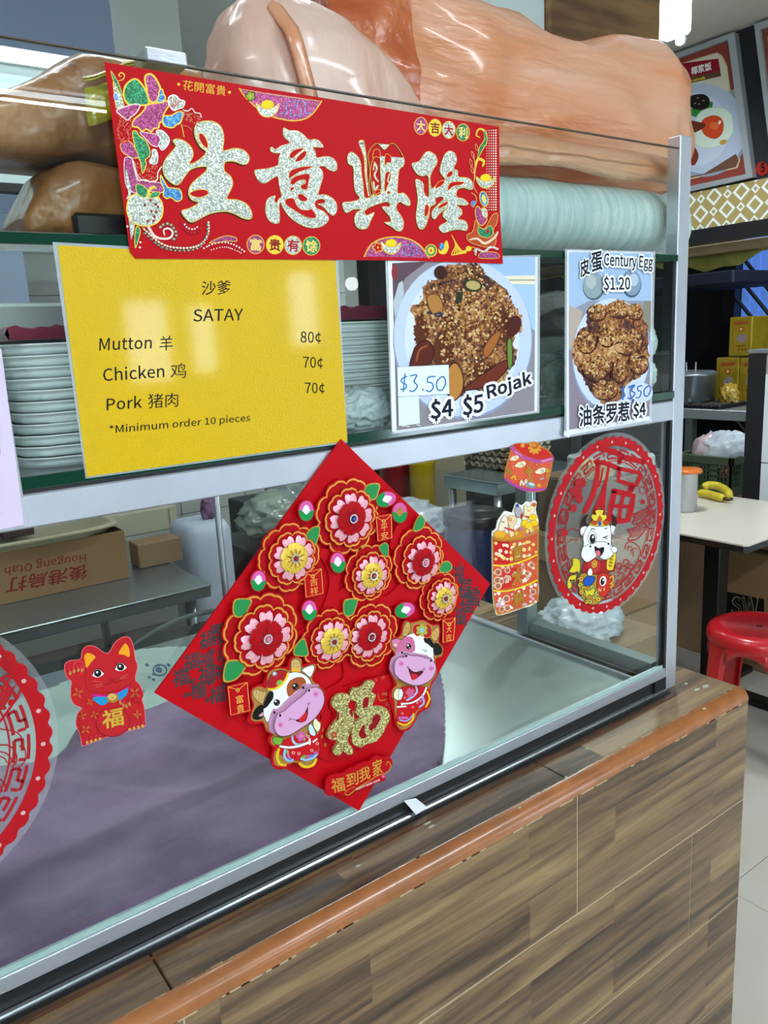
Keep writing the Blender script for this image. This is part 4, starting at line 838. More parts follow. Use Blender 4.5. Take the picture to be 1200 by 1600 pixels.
# --- cow with the bow
cow2 = card('cartoon_cow', [(555,440),(600,330),(560,260),(565,200),(640,170),(665,70),(700,45),(740,60),(830,40),(910,80),(960,75),(975,150),(960,220),(1000,270),(990,340),(940,370),(950,470),(900,560),(890,640),(890,740),(800,800),(770,860),(720,930),(650,940),(600,870),(590,800),(560,700),(560,620),(600,570)], *C4, yd-.0075, .003, tr, dia, 3)
B = Art(yd-.0075).crop(*C4)
B.sm([(560,440),(605,330),(570,260),(575,205),(650,175),(675,80),(700,55),(735,70),(830,50),(905,90),(955,90),(965,150),(955,220),(990,270),(980,335),(930,360),(940,470),(890,560),(880,640),(875,730),(790,780),(760,850),(710,915),(650,925),(612,860),(600,700),(580,660),(590,600),(620,560)], TAN)
B.ol([(665,170),(670,120),(700,62),(725,70),(730,120),(700,170)], '#c9a05a', BK, 4); B.ol([(895,160),(920,120),(955,100),(962,160),(935,215),(905,200)], '#c9a05a', BK, 4)
for q in ([(680,120),(720,105)], [(672,145),(712,140)], [(925,130),(955,160)], [(910,160),(945,190)]): B.st(q, 2.5, '#7c5a30')
B.ol([(580,205),(620,195),(655,210),(625,270),(590,265),(578,235)], '#d878a4', BK, 4); B.sm([(595,240),(620,240),(610,260)], '#e8d8a0')
B.ol([(918,240),(950,235),(980,270),(975,315),(925,325)], BK, BK, 3)
B.ol([(600,380),(610,310),(640,230),(700,170),(780,150),(860,190),(905,240),(915,340),(900,400),(700,420)], WH, BK, 4)
B.sm([(608,310),(640,230),(690,180),(740,185),(762,230),(755,300),(660,300)], '#cc6c98'); B.sm([(835,190),(880,185),(915,240),(905,270),(870,240),(845,225)], BK)
B.ol([(745,130),(760,85),(800,80),(830,105),(860,80),(895,100),(895,170),(850,190),(820,160),(780,175)], '#b41c24', '#d8a040', 4); B.flower(820, 128, 50, '#a8b048', None, 6); B.el(820, 128, 16, 20, '#8cc0d0')
B.el(714, 258, 20, 24, BK); B.el(708, 248, 7, 8, WH); B.el(718, 270, 4, 4, WH); B.st([(700,235),(708,228)], 3, BK); B.st([(818,290),(835,282),(855,292)], 4, BK); B.st([(838,300),(860,296)], 4, BK)
B.ol([(620,780),(640,600),(760,580),(860,590),(885,650),(860,740),(780,770),(740,850),(660,900),(612,860)], '#c4101c', '#7a0a10', 3)
B.st([(770,580),(780,620),(750,660),(700,690)], 14, '#9cc4ec'); B.flower(725, 630, 40, '#c85c88', None)
B.ol([(590,640),(610,600),(640,600),(650,640),(640,690),(600,680)], '#e9e4bc', BK, 4); B.ol([(635,610),(655,600),(668,640),(650,685),(632,680)], '#d8e8f4', BK, 3)
B.st([(660,720),(740,710),(820,660),(855,590)], 18, BK); B.st([(660,720),(740,710),(820,660),(855,590)], 13, WH); B.st([(620,745),(690,740)], 12, WH); B.st([(655,715),(658,740)], 10, WH)
B.st([(860,620),(880,680),(850,745)], 14, '#e8c020'); B.st([(820,650),(835,710),(800,745)], 14, '#9cb0e4'); B.el(808,690,12,20,'#c85c98'); B.st([(625,870),(680,890),(740,850),(752,800)], 14, '#e8c020'); B.st([(640,850),(700,855),(745,810)], 10, '#9cb0e4')
for x in (640, 668, 695): B.el(x, 832, 14, 11, '#c86cb8')
for x, y in ((780,710),(745,745),(660,795),(680,670)): B.el(x, y, 9, 9, '#e8a090'); B.el(x, y, 5, 5, '#c4101c')
B.build('cow_print', cow2)
mu1 = [(598,440),(605,380),(640,345),(680,345),(690,315),(715,325),(730,330),(800,335),(870,355),(895,350),(905,370),(930,400),(935,450),(900,520),(840,560),(770,575),(700,555),(640,520),(605,480)]
mu0 = [(562,420),(575,360),(610,330),(650,295),(670,290),(700,300),(800,318),(880,340),(800,400),(640,520),(590,490),(565,450)]
card('muzzle', mu0, *C4, yd-.009, .0012, mat('muzzle_dull_pink', '#c08cae', .5), cow2, 3)
mu = card('muzzle', mu1, *C4, yd-.0125, .003, mz, cow2, 4)
B = Art(yd-.0125).crop(*C4); B.ribbon(smooth_pts([(p[0], p[1], 0) for p in mu1], True, 4), 5, '#40101c', True)
B.sm([(712,430),(760,465),(835,455),(800,500),(750,530),(730,500)], '#5c0c18'); B.sm([(735,480),(790,490),(770,520),(748,528)], '#d01c28'); B.st([(705,425),(735,455),(780,465),(840,440)], 4, BK); B.st([(700,432),(712,418)], 4, BK); B.st([(835,430),(845,448)], 4, BK)
for (x, y) in ((697, 335), (893, 372)): B.el(x, y, 8, 11, BK, 15)
for (x, y) in ((655, 396), (897, 436)): B.el(x, y, 20, 21, '#dc86bc'); B.el(x, y, 13, 14, '#d668a8')
B.build('muzzle_print', mu)
B = Art(yd-.0092).crop(*C4); B.el(662, 308, 8, 9, BK); B.build('nostril_print', cow2)

# ------------------------------------------------------------------ lucky cat sticker
yc = -.003
CC = (0, 930, 4.2115)
catr = empty('lucky_cat_cutout', 'red waving lucky cat cutout stuck low on the glass', 'sticker', PY(178, 1165, yc))
catp = [(425,490),(430,450),(465,430),(530,420),(540,370),(570,335),(620,335),(660,360),(690,380),(720,375),(750,320),(790,285),(830,272),(860,290),(880,350),(890,420),(905,470),(890,550),(920,590),(945,650),(935,690),(950,740),(955,830),(945,865),(800,905),(680,940),(550,990),(535,960),(520,900),(500,850),(510,780),(540,745),(500,725),(470,690),(465,620),(470,570),(440,540)]
catred = mat('sticker_red', '#bd1a22', .5, spec=.2)
card('cutout', catp, *CC, yc, .0012, catred, catr, 3)
A = Art(yc).crop(*CC)
A.ribbon(smooth_pts([(p[0], p[1], 0) for p in catp], True, 3), 4, '#e0747c', True)
A.sm([(555,400),(580,380),(628,405),(600,440),(570,478),(560,440)], '#eda01e'); A.sm([(780,385),(800,345),(825,318),(848,350),(852,405),(815,392)], '#eda01e')
D = '#98141c'
A.st([(545,440),(570,500),(560,570),(590,630),(700,640),(820,610),(880,560)], 5, D); A.st([(480,470),(500,440),(540,440),(555,480),(530,520)], 4, '#e05058')
for (x, y) in ((645, 513), (795, 472)):
    A.sm([(x-38, y+12), (x-18, y-20), (x+10, y-24), (x+38, y+2), (x+10, y+24), (x-15, y+26)], WH); A.el(x-2, y, 24, 24, BK); A.el(x-6, y-6, 7, 8, WH); A.st([(x-38,y+10),(x-18,y-22),(x+10,y-25),(x+36,y-2)], 4, BK)
OG = '#c08048'
for x, y in ((462,512),(487,500),(515,492),(540,492)): A.el(x, y, 9, 13, OG, 20); A.st([(x-6,y-15),(x-2,y-28)], 3, '#e85a70')
A.st([(690,588),(715,585),(738,562),(765,572),(800,555),(825,550)], 4, D); A.st([(725,550),(738,560),(752,548)], 4, D)
for q in ([(612,565),(670,572)], [(620,590),(670,582)], [(630,605),(675,592)], [(790,545),(840,520)], [(790,552),(838,540)]): A.st(q, 2.5, '#d87a54')
A.sm([(608,650),(700,655),(790,630),(845,598),(835,625),(760,665),(640,672)], '#c81c8c'); A.sm([(610,672),(700,668),(720,690),(680,722),(640,710)], '#1e90c8'); A.sm([(770,650),(838,612),(830,655),(790,690),(775,680)], '#1e90c8')
A.el(740, 675, 38, 32, '#b07a28'); A.el(736, 668, 28, 22, '#e0b868')
for k in range(6): A.st([(740,675),(740+36*math.cos(k),675+30*math.sin(k))], 2, '#8c5a18')
for x, y in ((790,705),(810,722),(830,728),(850,715)): A.el(x, y, 8, 14, OG, -20); A.st([(x,y-14),(x+8,y-28)], 3, '#e85a70')
A.el(742, 835, 112, 96, D, -12); A.el(740, 832, 108, 92, '#bd2028', -12)
A.txt('福', (676, 880), (812, 848), (668, 762), '#c8a838', bold=.008)
for x, y, r in ((510,640,40),(590,700,26),(885,640,42),(540,790,30),(620,785,30),(560,880,36),(900,780,32),(895,790,20)):
    for k in range(4): a = k*1.6+x; A.el(x+r*.55*math.cos(a), y+r*.55*math.sin(a), r*.42, r*.2, '#c25c34', math.degrees(a))
for x0, y0 in ((570, 965), (850, 880)):
    for k in range(4): A.el(x0+k*28, y0-k*8, 10, 11, '#d09a50'); A.st([(x0+k*28, y0-k*8-16), (x0+k*28+6, y0-k*8-32)], 3, '#e0406c')
A.st([(535, 770), (510, 840), (540, 930)], 4, D); A.st([(910, 640), (860, 690), (935, 700)], 4, D)
A.build('cat_print', catr)

# ------------------------------------------------------------------ round cut-paper discs
film = glass('disc_film', (.95, .955, .96), dens=.07, dcol='#f0f4f6', rough=.05)
cutred = mat('cutpaper_red', '#b40c18', .5, spec=.2); cutthin = mat('cutpaper_red_thin', '#a81c24', .5, spec=.2)
def disc(name, label, cx, cz, Rr, y, ph=0, key=True):
    r = empty(name, label, 'sticker', (cx, y, cz-Rr))
    pts = [Vector((cx+Rr*1.03*math.cos(a), y+.0008, cz+Rr*1.03*math.sin(a))) for a in [2*math.pi*k/90 for k in range(90)]]
    MB().prism(pts, (0, .0003, 0)).build('clear_film', film, r)
    m = MB(); n = 48*6; o = []; inn = []
    for k in range(n):
        a = 2*math.pi*k/n+ph; q = Rr*(.962+.032*abs(math.sin(a*24)**.8 if math.sin(a*24) > 0 else -((-math.sin(a*24))**.8))); o.append(Vector((cx+q*math.cos(a), y, cz+q*math.sin(a)))); inn.append(Vector((cx+Rr*.885*math.cos(a), y, cz+Rr*.885*math.sin(a))))
    m.grid([o, inn], None, True, False)
    m.build('scalloped_ring', cutred, r)
    m = MB(); N = 12
    def pt(a, q): return Vector((cx+Rr*q*math.cos(a), y-.0002, cz+Rr*q*math.sin(a)))
    def band(a0, q0, a1, q1, w=.011):
        P = pt(a0, q0); Q = pt(a1, q1)
        if abs(q0-q1) < 1e-4:
            st_ = [(a0+(a1-a0)*k/4) for k in range(5)]; m.grid([[pt(a, q0-w) for a in st_], [pt(a, q0+w) for a in st_]])
        else:
            e = (Q-P).normalized(); nn = Vector((-e.z, 0, e.x))*w*Rr; m.poly([P-nn, Q-nn, Q+nn, P+nn])
    for k in range(N*2):   # key-pattern band
        a = 2*math.pi*k/(N*2)+ph; s = 2*math.pi/(N*2)
        band(a, .75, a+s*.8, .75); band(a+s*.8, .75, a+s*.8, .80); band(a+s*.8, .80, a+s*.4, .80); band(a+s*.1, .83, a+s*.1, .78); band(a+s*.1, .84, a+s*.9, .84)
        if k % 2: band(a+s*.4, .80, a+s*.4, .84)
    st_ = [2*math.pi*k/90 for k in range(91)]; m.grid([[pt(a, .715) for a in st_], [pt(a, .727) for a in st_]])
    m.build('key_pattern_band', cutthin, r)
    m = MB()
    for k in range(24):
        a = 2*math.pi*k/24+ph+.13; c = pt(a, .93)+Vector((0, -.0003, 0)); rr = Rr*.016
        m.poly([c+Vector((math.cos(t)*rr, 0, math.sin(t)*rr)) for t in [2*math.pi*j/8 for j in range(8)]])
    m.build('punched_dots', mat('punch_hole', '#cfa8a4', .6), r)['kind'] = 'stuff'
    return r
CO = (850, 670, 5.333)
yo = -.0035
d1 = disc('round_window_sticker', 'round red new year disc with a winking cartoon ox riding a fish', .9855, 1.197, .1425, yo, .1)
A = Art(yo-.0006).crop(*CO); K = cutred
# bold character (strokes)
for q, w in (([(470,165),(560,185),(635,215)], 48), ([(650,235),(740,255),(830,275)], 48), ([(632,235),(630,280)], 40), ([(430,275),(520,290),(620,330)], 40), ([(450,290),(440,400),(410,540),(340,690)], [38, 40, 44, 40]), ([(540,300),(520,420),(480,560),(425,690)], [22, 24, 40, 36]), ([(505,480),(495,580),(490,700)], [30, 36, 36]), ([(490,330),(475,420),(455,480)], 16), ([(620,330),(720,350),(800,370),(790,420),(770,470),(700,460),(620,430),(625,380),(622,330)], 34), ([(740,470),(720,510)], 50), ([(585,520),(660,535),(745,560),(730,640),(700,760),(620,770),(540,750),(560,640),(588,520)], 46), ([(665,540),(640,640),(625,760)], 30), ([(560,640),(650,645),(735,650)], 30)):
    A.st(q, w, K, sm=len(q) < 9)
A.build('bold_character', d1)
A = Art(yo-.0006).crop(*CO); K2 = cutthin
# fish lanterns at right, waves, ornaments left
for (ox, oy, s) in ((740, 770, 1), (700, 905, 1.08)):
    def g(x, y): return (ox+x*s, oy+y*s)
    A.st([g(0,-60), g(40,-70), g(100,-100), g(150,-130)], 10, K2); A.st([g(0,-60), g(20,-20), g(0,20), g(60,15), g(110,-30), g(150,-90)], 10, K2); A.st([g(150,-140), g(130,-110), g(150,-80)], 14, K2)
    for k in range(6): A.st([g(10+k*18,-56-k*8), g(40+k*16, 6-k*14)], 5, K2); A.st([g(8+k*16, 4-k*4), g(34+k*17,-66-k*4)], 5, K2)
for q in ([(850,640),(900,720)], [(860,700),(905,640)], [(835,780),(870,830)]): A.st(q, 8, K2)
for q in ([(670,1000),(680,960),(720,940),(760,960),(790,990),(800,1040),(780,1080)], [(690,1010),(700,980),(730,990),(720,1030)], [(740,1060),(740,1000),(770,1000)]): A.st(q, 8, K2)
for q in ([(130,900),(120,960),(140,1030),(180,1080)], [(180,960),(160,1020),(200,1080),(240,1100)], [(200,940),(230,920),(270,930),(280,900)], [(150,880),(230,830),(290,850)]): A.st(q, 7, K2)
A.el(165, 868, 30, 26, K, -20); A.el(820, 607, 18, 20, K); A.el(300, 450, 46, 42, K2); A.el(260, 520, 52, 44, K2); A.el(285, 580, 34, 40, K2); A.el(240, 660, 28, 34, K2); A.ribbon([(165+34*math.cos(t), 730+52*math.sin(t)) for t in [k*.3 for k in range(21)]], 8, K2, True); A.ribbon([(820+30*math.cos(t), 510+30*math.sin(t)) for t in [k*.3 for k in range(21)]], 7, K2, True)
A.st([(640,850),(600,960)], 3, K2); A.st([(580,900),(660,920)], 3, K2)
for (x, y) in ((620,1140),(680,1110),(700,1180),(640,1220),(600,1180),(560,1240),(720,1150),(660,1160),(620,1280),(680,1260)):
    A.st([(x-30, y+10), (x-10, y-22), (x+22, y-8), (x+8, y+20)], 11, K2)
A.build('cut_paper_scrolls', d1)
A = Art(yo-.0012).crop(*CO); k0 = BK
A.ol([(250,1290),(290,1230),(280,1190),(250,1200),(210,1190),(240,1130),(235,1090),(265,1078),(298,1100),(302,1160),(295,1210),(310,1250),(260,1260),(215,1260),(230,1290),(225,1325),(200,1330),(195,1280),(215,1230),(270,1220)], '#d8c82a', BK, 4)
A.ol([(325,1200),(330,1120),(370,1080),(430,1080),(480,1100),(540,1080),(590,1100),(600,1010),(575,990),(600,1000),(590,1150),(540,1200),(420,1220)], '#a81c20', BK, 4); A.el(415, 1140, 52, 62, '#b8342c'); A.el(420, 1127, 22, 32, '#d8a030', 10); A.el(420, 1127, 12, 20, BK, 10); A.el(420, 1127, 8, 13, '#d8c050', 10)
A.ol([(520,1160),(540,1020),(600,1040),(580,1160),(560,1180)], '#e6c82c', BK, 4)
for k in range(4): A.el(563-k*4, 1060+k*27, 14, 9, BK, 10); A.el(563-k*4, 1060+k*27, 8, 3, '#e6c82c', 10)
A.ol([(295,1230),(330,1200),(430,1215),(500,1200),(550,1240),(560,1290),(530,1370),(480,1430),(430,1465),(370,1460),(320,1410),(290,1330)], '#b0882c', BK, 5)
for x, y in ((310,1250),(300,1300),(330,1330),(345,1380),(310,1360),(400,1320),(420,1400),(450,1420),(380,1440),(350,1440),(405,1370),(440,1370)): A.el(x, y, 22, 22, BK); A.el(x, y, 18, 18, '#d8b83c'); A.el(x, y, 9, 9, ['#3c8c6c', '#c85c28'][(x//10) % 2])
A.ol([(440,1260),(450,1215),(500,1198),(545,1220),(560,1280),(540,1350),(500,1400),(465,1390),(440,1330)], '#c8301c', BK, 4); A.el(488, 1268, 27, 42, WH, 8); A.el(484, 1270, 17, 32, BK, 8); A.el(490, 1258, 6, 10, WH)
for q in ([(455,1330),(450,1350)], [(470,1335),(465,1352)], [(500,1325),(495,1345)]): A.st(q, 7, '#f2d8b0')
A.st([(545,1240),(570,1225),(572,1270),(550,1290),(575,1300),(548,1320)], 11, '#d8a828')
A.ol([(330,1250),(360,1230),(420,1235),(400,1290),(350,1310),(325,1285)], '#1c50b4', BK, 4)
A.ol([(330,1330),(360,1350),(420,1330),(400,1390),(370,1380),(345,1420),(330,1460),(345,1400)], '#d8cc34', BK, 4)
A.ol([(308,820),(312,770),(330,730),(360,715),(345,750),(350,790),(370,810),(330,830)], '#2c1c18', BK, 3); A.ol([(560,715),(590,735),(600,775),(590,810),(560,800),(575,760)], '#2c1c18', BK, 3)
A.ol([(300,830),(330,810),(360,820),(340,870),(320,890),(300,880)], '#f2f4f6', BK, 4); A.ol([(550,805),(590,815),(580,850),(560,880),(545,860)], '#f2f4f6', BK, 4); A.el(315, 880, 12, 10, '#e0a0a4'); A.el(570, 870, 12, 9, '#e0a0a4')
A.ol([(345,830),(380,800),(460,800),(540,800),(555,900),(555,960),(580,1010),(560,1060),(500,1090),(440,1060),(410,1080),(350,1110),(305,1060),(310,1010),(325,960),(320,900)], '#eef1f5', BK, 5)
A.el(395, 905, 36, 55, WH); A.ribbon([(395+36*math.cos(t), 905+55*math.sin(t)) for t in [k*.3 for k in range(21)]], 4, BK, True); A.el(398, 915, 24, 40, BK); A.el(402, 900, 8, 12, WH); A.st([(385,840),(400,830),(420,838)], 7, BK); A.st([(485,905),(530,890)], 6, BK); A.st([(490,905),(520,915)], 6, BK); A.st([(500,832),(520,826)], 7, BK)
A.el(508, 900, 6, 6, BK)
A.st([(325,980),(370,960),(400,950),(440,940),(520,945),(552,980)], 4, BK); A.el(380, 978, 8, 10, BK); A.el(530, 957, 8, 9, BK)
A.ol([(415,980),(450,995),(488,985),(490,1020),(460,1062),(430,1050)], '#14080a', BK, 4); A.sm([(425,1020),(455,1015),(462,1050),(440,1062)], '#e06c7c')
A.ol([(550,1000),(570,978),(600,990),(598,1025),(570,1030)], '#f2f4f6', BK, 4); A.ol([(355,1190),(375,1160),(395,1175),(395,1215),(365,1222)], '#f2f4f6', BK, 4)
A.ol([(370,790),(400,760),(385,730),(400,710),(425,715),(420,680),(455,673),(490,680),(480,715),(510,715),(515,745),(500,760),(540,790),(500,810),(400,808)], '#e4cc3c', BK, 4)
A.ol([(375,785),(400,765),(440,770),(420,800)], '#c0481c', BK, 3); A.ol([(480,770),(520,762),(542,785),(500,802)], '#c0481c', BK, 3); A.ol([(438,760),(455,725),(475,755),(458,775)], '#c0581c', BK, 3); A.el(457, 788, 15, 20, '#1c50b4')
A.build('cartoon_ox_print', d1)
d2_ = disc('round_window_sticker', 'round red cut-paper disc cut off by the left edge of the photo', -.0015, 1.1545, .1425, yo, .25)
A = Art(yo-.0006).crop(*CC)
for q, w in (([(0,880),(60,890),(120,910),(150,960),(130,1000)], 8), ([(0,985),(60,990),(100,1030),(110,1090),(80,1130)], 10), ([(0,1030),(40,1040),(75,1080),(60,1120)], 9), ([(0,1060),(30,1075),(45,1100)], 8), ([(0,1210),(30,1240),(40,1290)], 10), ([(0,1250),(15,1290)], 8), ([(160,1000),(170,1060),(150,1110),(110,1140)], 8), ([(-100,900),(-50,880),(0,880)], 8), ([(-120,1000),(-60,980),(0,985)], 10)): A.st(q, w, K2)
A.build('cut_paper_scrolls', d2_); A = Art(yo-.0006).crop(*CC)
for q in ([(0,330),(60,420),(80,500),(40,590),(0,610)], [(0,560),(50,530),(125,560),(130,640),(60,750),(0,830)]): A.st(q, 16, K)
A.sm([(-80,700),(0,640),(60,600),(20,700),(-30,780)], K); A.sm([(0,640),(40,640),(90,600),(110,580),(50,700),(0,760)], K2)
for k in range(5): A.st([(-10+k*14,350+k*38),(60+k*5,430+k*30)], 7, K2)
A.el(75, 705, 22, 20, K)
A.build('cut_paper_fish', d2_)
# the left disc's sheet corner stays clear of the pane
# ------------------------------------------------------------------ tiered prosperity box cutouts
CB = (760, 680, 5.517)
yx = -.0045
lid = empty('box_lid_cutout', 'orange box lid cutout with purple rim and knob hanging over its tiered box', 'cutout', PY(826, 768, yx))
lidp = [(158,370),(165,300),(200,170),(215,105),(240,85),(280,70),(330,70),(375,70),(395,60),(430,62),(450,90),(500,110),(550,150),(575,190),(568,240),(560,290),(530,400),(510,465),(450,485),(370,488),(280,460),(200,410)]
org = mat('orange_card', '#cf4a1c', .4, vary=.12, vscale=60)
card('cutout', lidp, *CB, yx, .0012, org, lid, 2)
A = Art(yx).crop(*CB)
A.ribbon(smooth_pts([(p[0], p[1], 0) for p in lidp], True, 2), 5, '#c88a34', True)
A.sm([(235,88),(300,72),(400,90),(500,120),(560,170),(570,200),(500,215),(400,200),(300,150)], '#c8281c'); A.st([(222,110),(260,150),(320,190),(400,215),(480,225),(568,205)], [30, 26, 26, 28, 34], '#b04a9c'); A.st([(245,140),(300,175)], 12, '#cf7cb4'); A.st([(480,225),(560,205)], 18, '#d888a8')
A.st([(165,378),(230,425),(320,465),(400,475),(510,462)], [16, 20, 22, 16], '#a83aa0')
A.flower(415, 110, 58, '#d8982c', None, 9); A.el(418, 92, 30, 26, '#b85a1c'); A.el(410, 86, 18, 14, '#d88440'); A.flower(312, 88, 20, '#d8a030')
def cloud(x, y, s, c='#ecdfb8'):
    A.el(x, y, 26*s, 20*s, c); A.el(x+20*s, y-8*s, 20*s, 18*s, c); A.el(x-16*s, y+6*s, 22*s, 12*s, c); A.st([(x, y), (x+10*s, y-10*s), (x+20*s, y), (x+10*s, y+8*s)], 4*s, '#6c5c3c')
cloud(238, 200, 1); cloud(290, 255, 1.2); cloud(465, 310, 1.2, '#e8e0c4'); cloud(475, 375, .5, '#a8a0a0')
A.sm([(330,320),(350,280),(365,265),(380,290),(412,300),(395,320),(380,330),(385,370),(400,400),(350,400),(365,350)], '#b07a2c'); A.st([(180,330),(190,290),(210,340)], 12, '#8c9430'); A.st([(215,370),(240,350),(245,380)], 14, '#d8b828'); A.flower(525, 305, 22, '#c89a2c'); A.flower(520, 345, 16, '#c87a2c')
A.st([(290,430),(300,390),(320,430),(340,380),(345,440)], 12, '#e4dcc0'); A.el(380, 430, 44, 26, '#7c8c98', 15); A.el(385, 422, 26, 13, '#c8d0d4', 15); A.flower(450, 432, 18, '#e0a030')
A.hold = True; A.k += 1
for q in range(50): A.el(R.uniform(210, 530), R.uniform(230, 420), R.uniform(2, 4), R.uniform(2, 4), ['#e8b84c', '#f0dca0', '#a8381c'][q % 3], n=5)
A.hold = False
A.build('lid_print', lid)
slab('hanging_cord', [(831.5, 768), (832.5, 768), (833, 784), (832, 784)], yx, .0006, white_paper, lid)
bx = empty('tiered_box_cutout', 'orange three-tiered box cutout filled with animals and gold ingots', 'cutout', PY(800, 962, yx))
bxp = [(48,850),(60,825),(85,800),(95,740),(130,690),(155,655),(200,660),(225,665),(245,600),(262,582),(300,605),(325,590),(345,570),(380,578),(410,562),(435,580),(425,640),(440,700),(450,745),(450,830),(445,1200),(445,1430),(300,1495),(200,1530),(100,1555),(75,1510),(55,1380),(50,1100)]
card('cutout', bxp, *CB, yx, .0012, mat('white_card_edge', '#ece8de', .5), bx, 2)
A = Art(yx).crop(*CB)
A.poly([(48,870),(130,905),(260,895),(380,850),(452,800),(448,1435),(300,1492),(190,1528),(98,1552),(72,1500),(56,1380)], '#b97f2c'); A.poly([(60,905),(130,915),(260,905),(380,862),(438,832),(436,1425),(290,1482),(190,1516),(106,1536),(84,1490),(68,1380)], org)
A.poly([(62,905),(130,915),(200,912),(200,1110),(62,1110)], '#c81f1c'); A.poly([(150,1150),(260,1140),(250,1300),(110,1330)], '#cc2a1c')
A.hold = True
for q in range(150):
    x = R.uniform(66, 430); t = R.random(); y = 915+t*600-(x-66)*.12
    if abs(y-(1115-(x-66)*.2)) < 16 or abs(y-(1340-(x-66)*.2)) < 16: continue
    if y < 905 or y > 1540-(x-66)*.28: continue
    A.k += .02; A.flower(x, y, R.uniform(9, 19), [['#ecd870', '#f2e8c8'], ['#f4ece8', '#d8b8a0'], ['#f6f0ee', '#d8b0c4']][min(2, int(t*3))][q % 2], '#b8641c', 5)
A.hold = False; A.k = int(A.k)+2
for x, y, r in ((100,1180,30),(180,1165,26),(95,1250,32),(130,1260,22),(100,1300,30),(315,1140,16),(350,1190,22),(390,1120,24),(170,1410,32),(130,1500,26),(180,1490,28),(400,1350,28)): A.el(x, y, r, r, '#e8c0a8'); A.el(x, y, r*.72, r*.72, '#a8684c')
for q, w in (([(60,1120),(150,1125),(250,1105),(340,1075),(432,1030)], 12), ([(65,1340),(150,1345),(250,1325),(340,1295),(435,1248)], 12)): A.st(q, w, '#f0d820')
for t, bl, br, tl in (('吉', (232,1090),(310,1060),(225,960)), ('大', (218,1300),(305,1270),(222,1165)), ('利', (230,1480),(315,1450),(230,1370))): A.txt(t, bl, br, tl, '#b07a28', bold=.02)
A.sm([(65,870),(85,830),(120,825),(180,845),(230,830),(300,780),(430,745),(440,800),(380,850),(260,890),(130,900)], '#d88a2c')
A.ol([(60,850),(80,825),(120,820),(160,835),(150,880),(80,882)], '#e8a82c', '#a8641c', 3)
def critter(pts, c): A.ol(pts, c, '#7c5838', 3)
critter([(100,820),(120,740),(150,690),(175,720),(180,790),(150,820)], '#ece0c4'); A.st([(130,745),(150,750)], 8, '#b83424')
critter([(178,740),(190,700),(215,690),(245,700),(258,730),(245,765),(230,790),(235,850),(210,880),(190,840),(195,790)], '#eccf9c'); A.el(200, 725, 16, 20, '#d89a5c'); A.el(205, 735, 3, 3, BK); A.el(232, 735, 3, 3, BK); A.st([(212,750),(222,752)], 3, BK)
A.poly([(150,790),(240,815),(232,832),(145,800)], '#c8281c')
critter([(250,690),(240,640),(262,605),(290,630),(305,680),(275,710)], '#a8a8ac'); A.el(262, 605, 14, 16, '#2c48a0')
critter([(300,720),(320,680),(318,620),(335,600),(350,615),(385,605),(400,595),(412,620),(405,660),(380,690),(350,720),(320,735)], '#eedfae'); A.el(405, 598, 20, 18, '#c8601c'); A.el(345, 640, 4, 4, BK); A.el(375, 635, 4, 4, BK); A.el(360, 652, 12, 9, '#e8a0a0'); A.st([(330,700),(360,705)], 16, '#b83050')
A.poly([(285,700),(300,660),(312,690),(300,725)], '#b02828')
for x, y in ((395, 705), (330, 755), (405, 755), (360, 775)): A.ol([(x-34, y+20), (x-22, y-18), (x+18, y-22), (x+36, y+8), (x+10, y+24)], '#f0c81c', '#b8841c', 3)
for q in range(14): A.flower(R.uniform(240, 400), R.uniform(800, 850), 15, ['#f0d84c', '#c878a0', '#a8743c', '#f2e4a8'][q % 4], '#a8641c')
A.sm([(60,870),(130,898),(260,888),(380,848),(440,808),(442,826),(380,864),(260,904),(130,914),(60,896)], '#b97f2c')
A.build('box_print', bx)
# white tape tab on the bottom rail
tab = empty('tape_tab', 'white tape tab on the metal channel below the diamond card', 'tape', PY(652, 1265, -.005))
a = [PY(632, 1252, -.006), PY(650, 1248, -.006), PZ(668, 1262, CT+.006), PZ(650, 1273, CT+.006)]
MB().prism(a, (0, .0006, .0006)).build('strip', white_paper, tab)
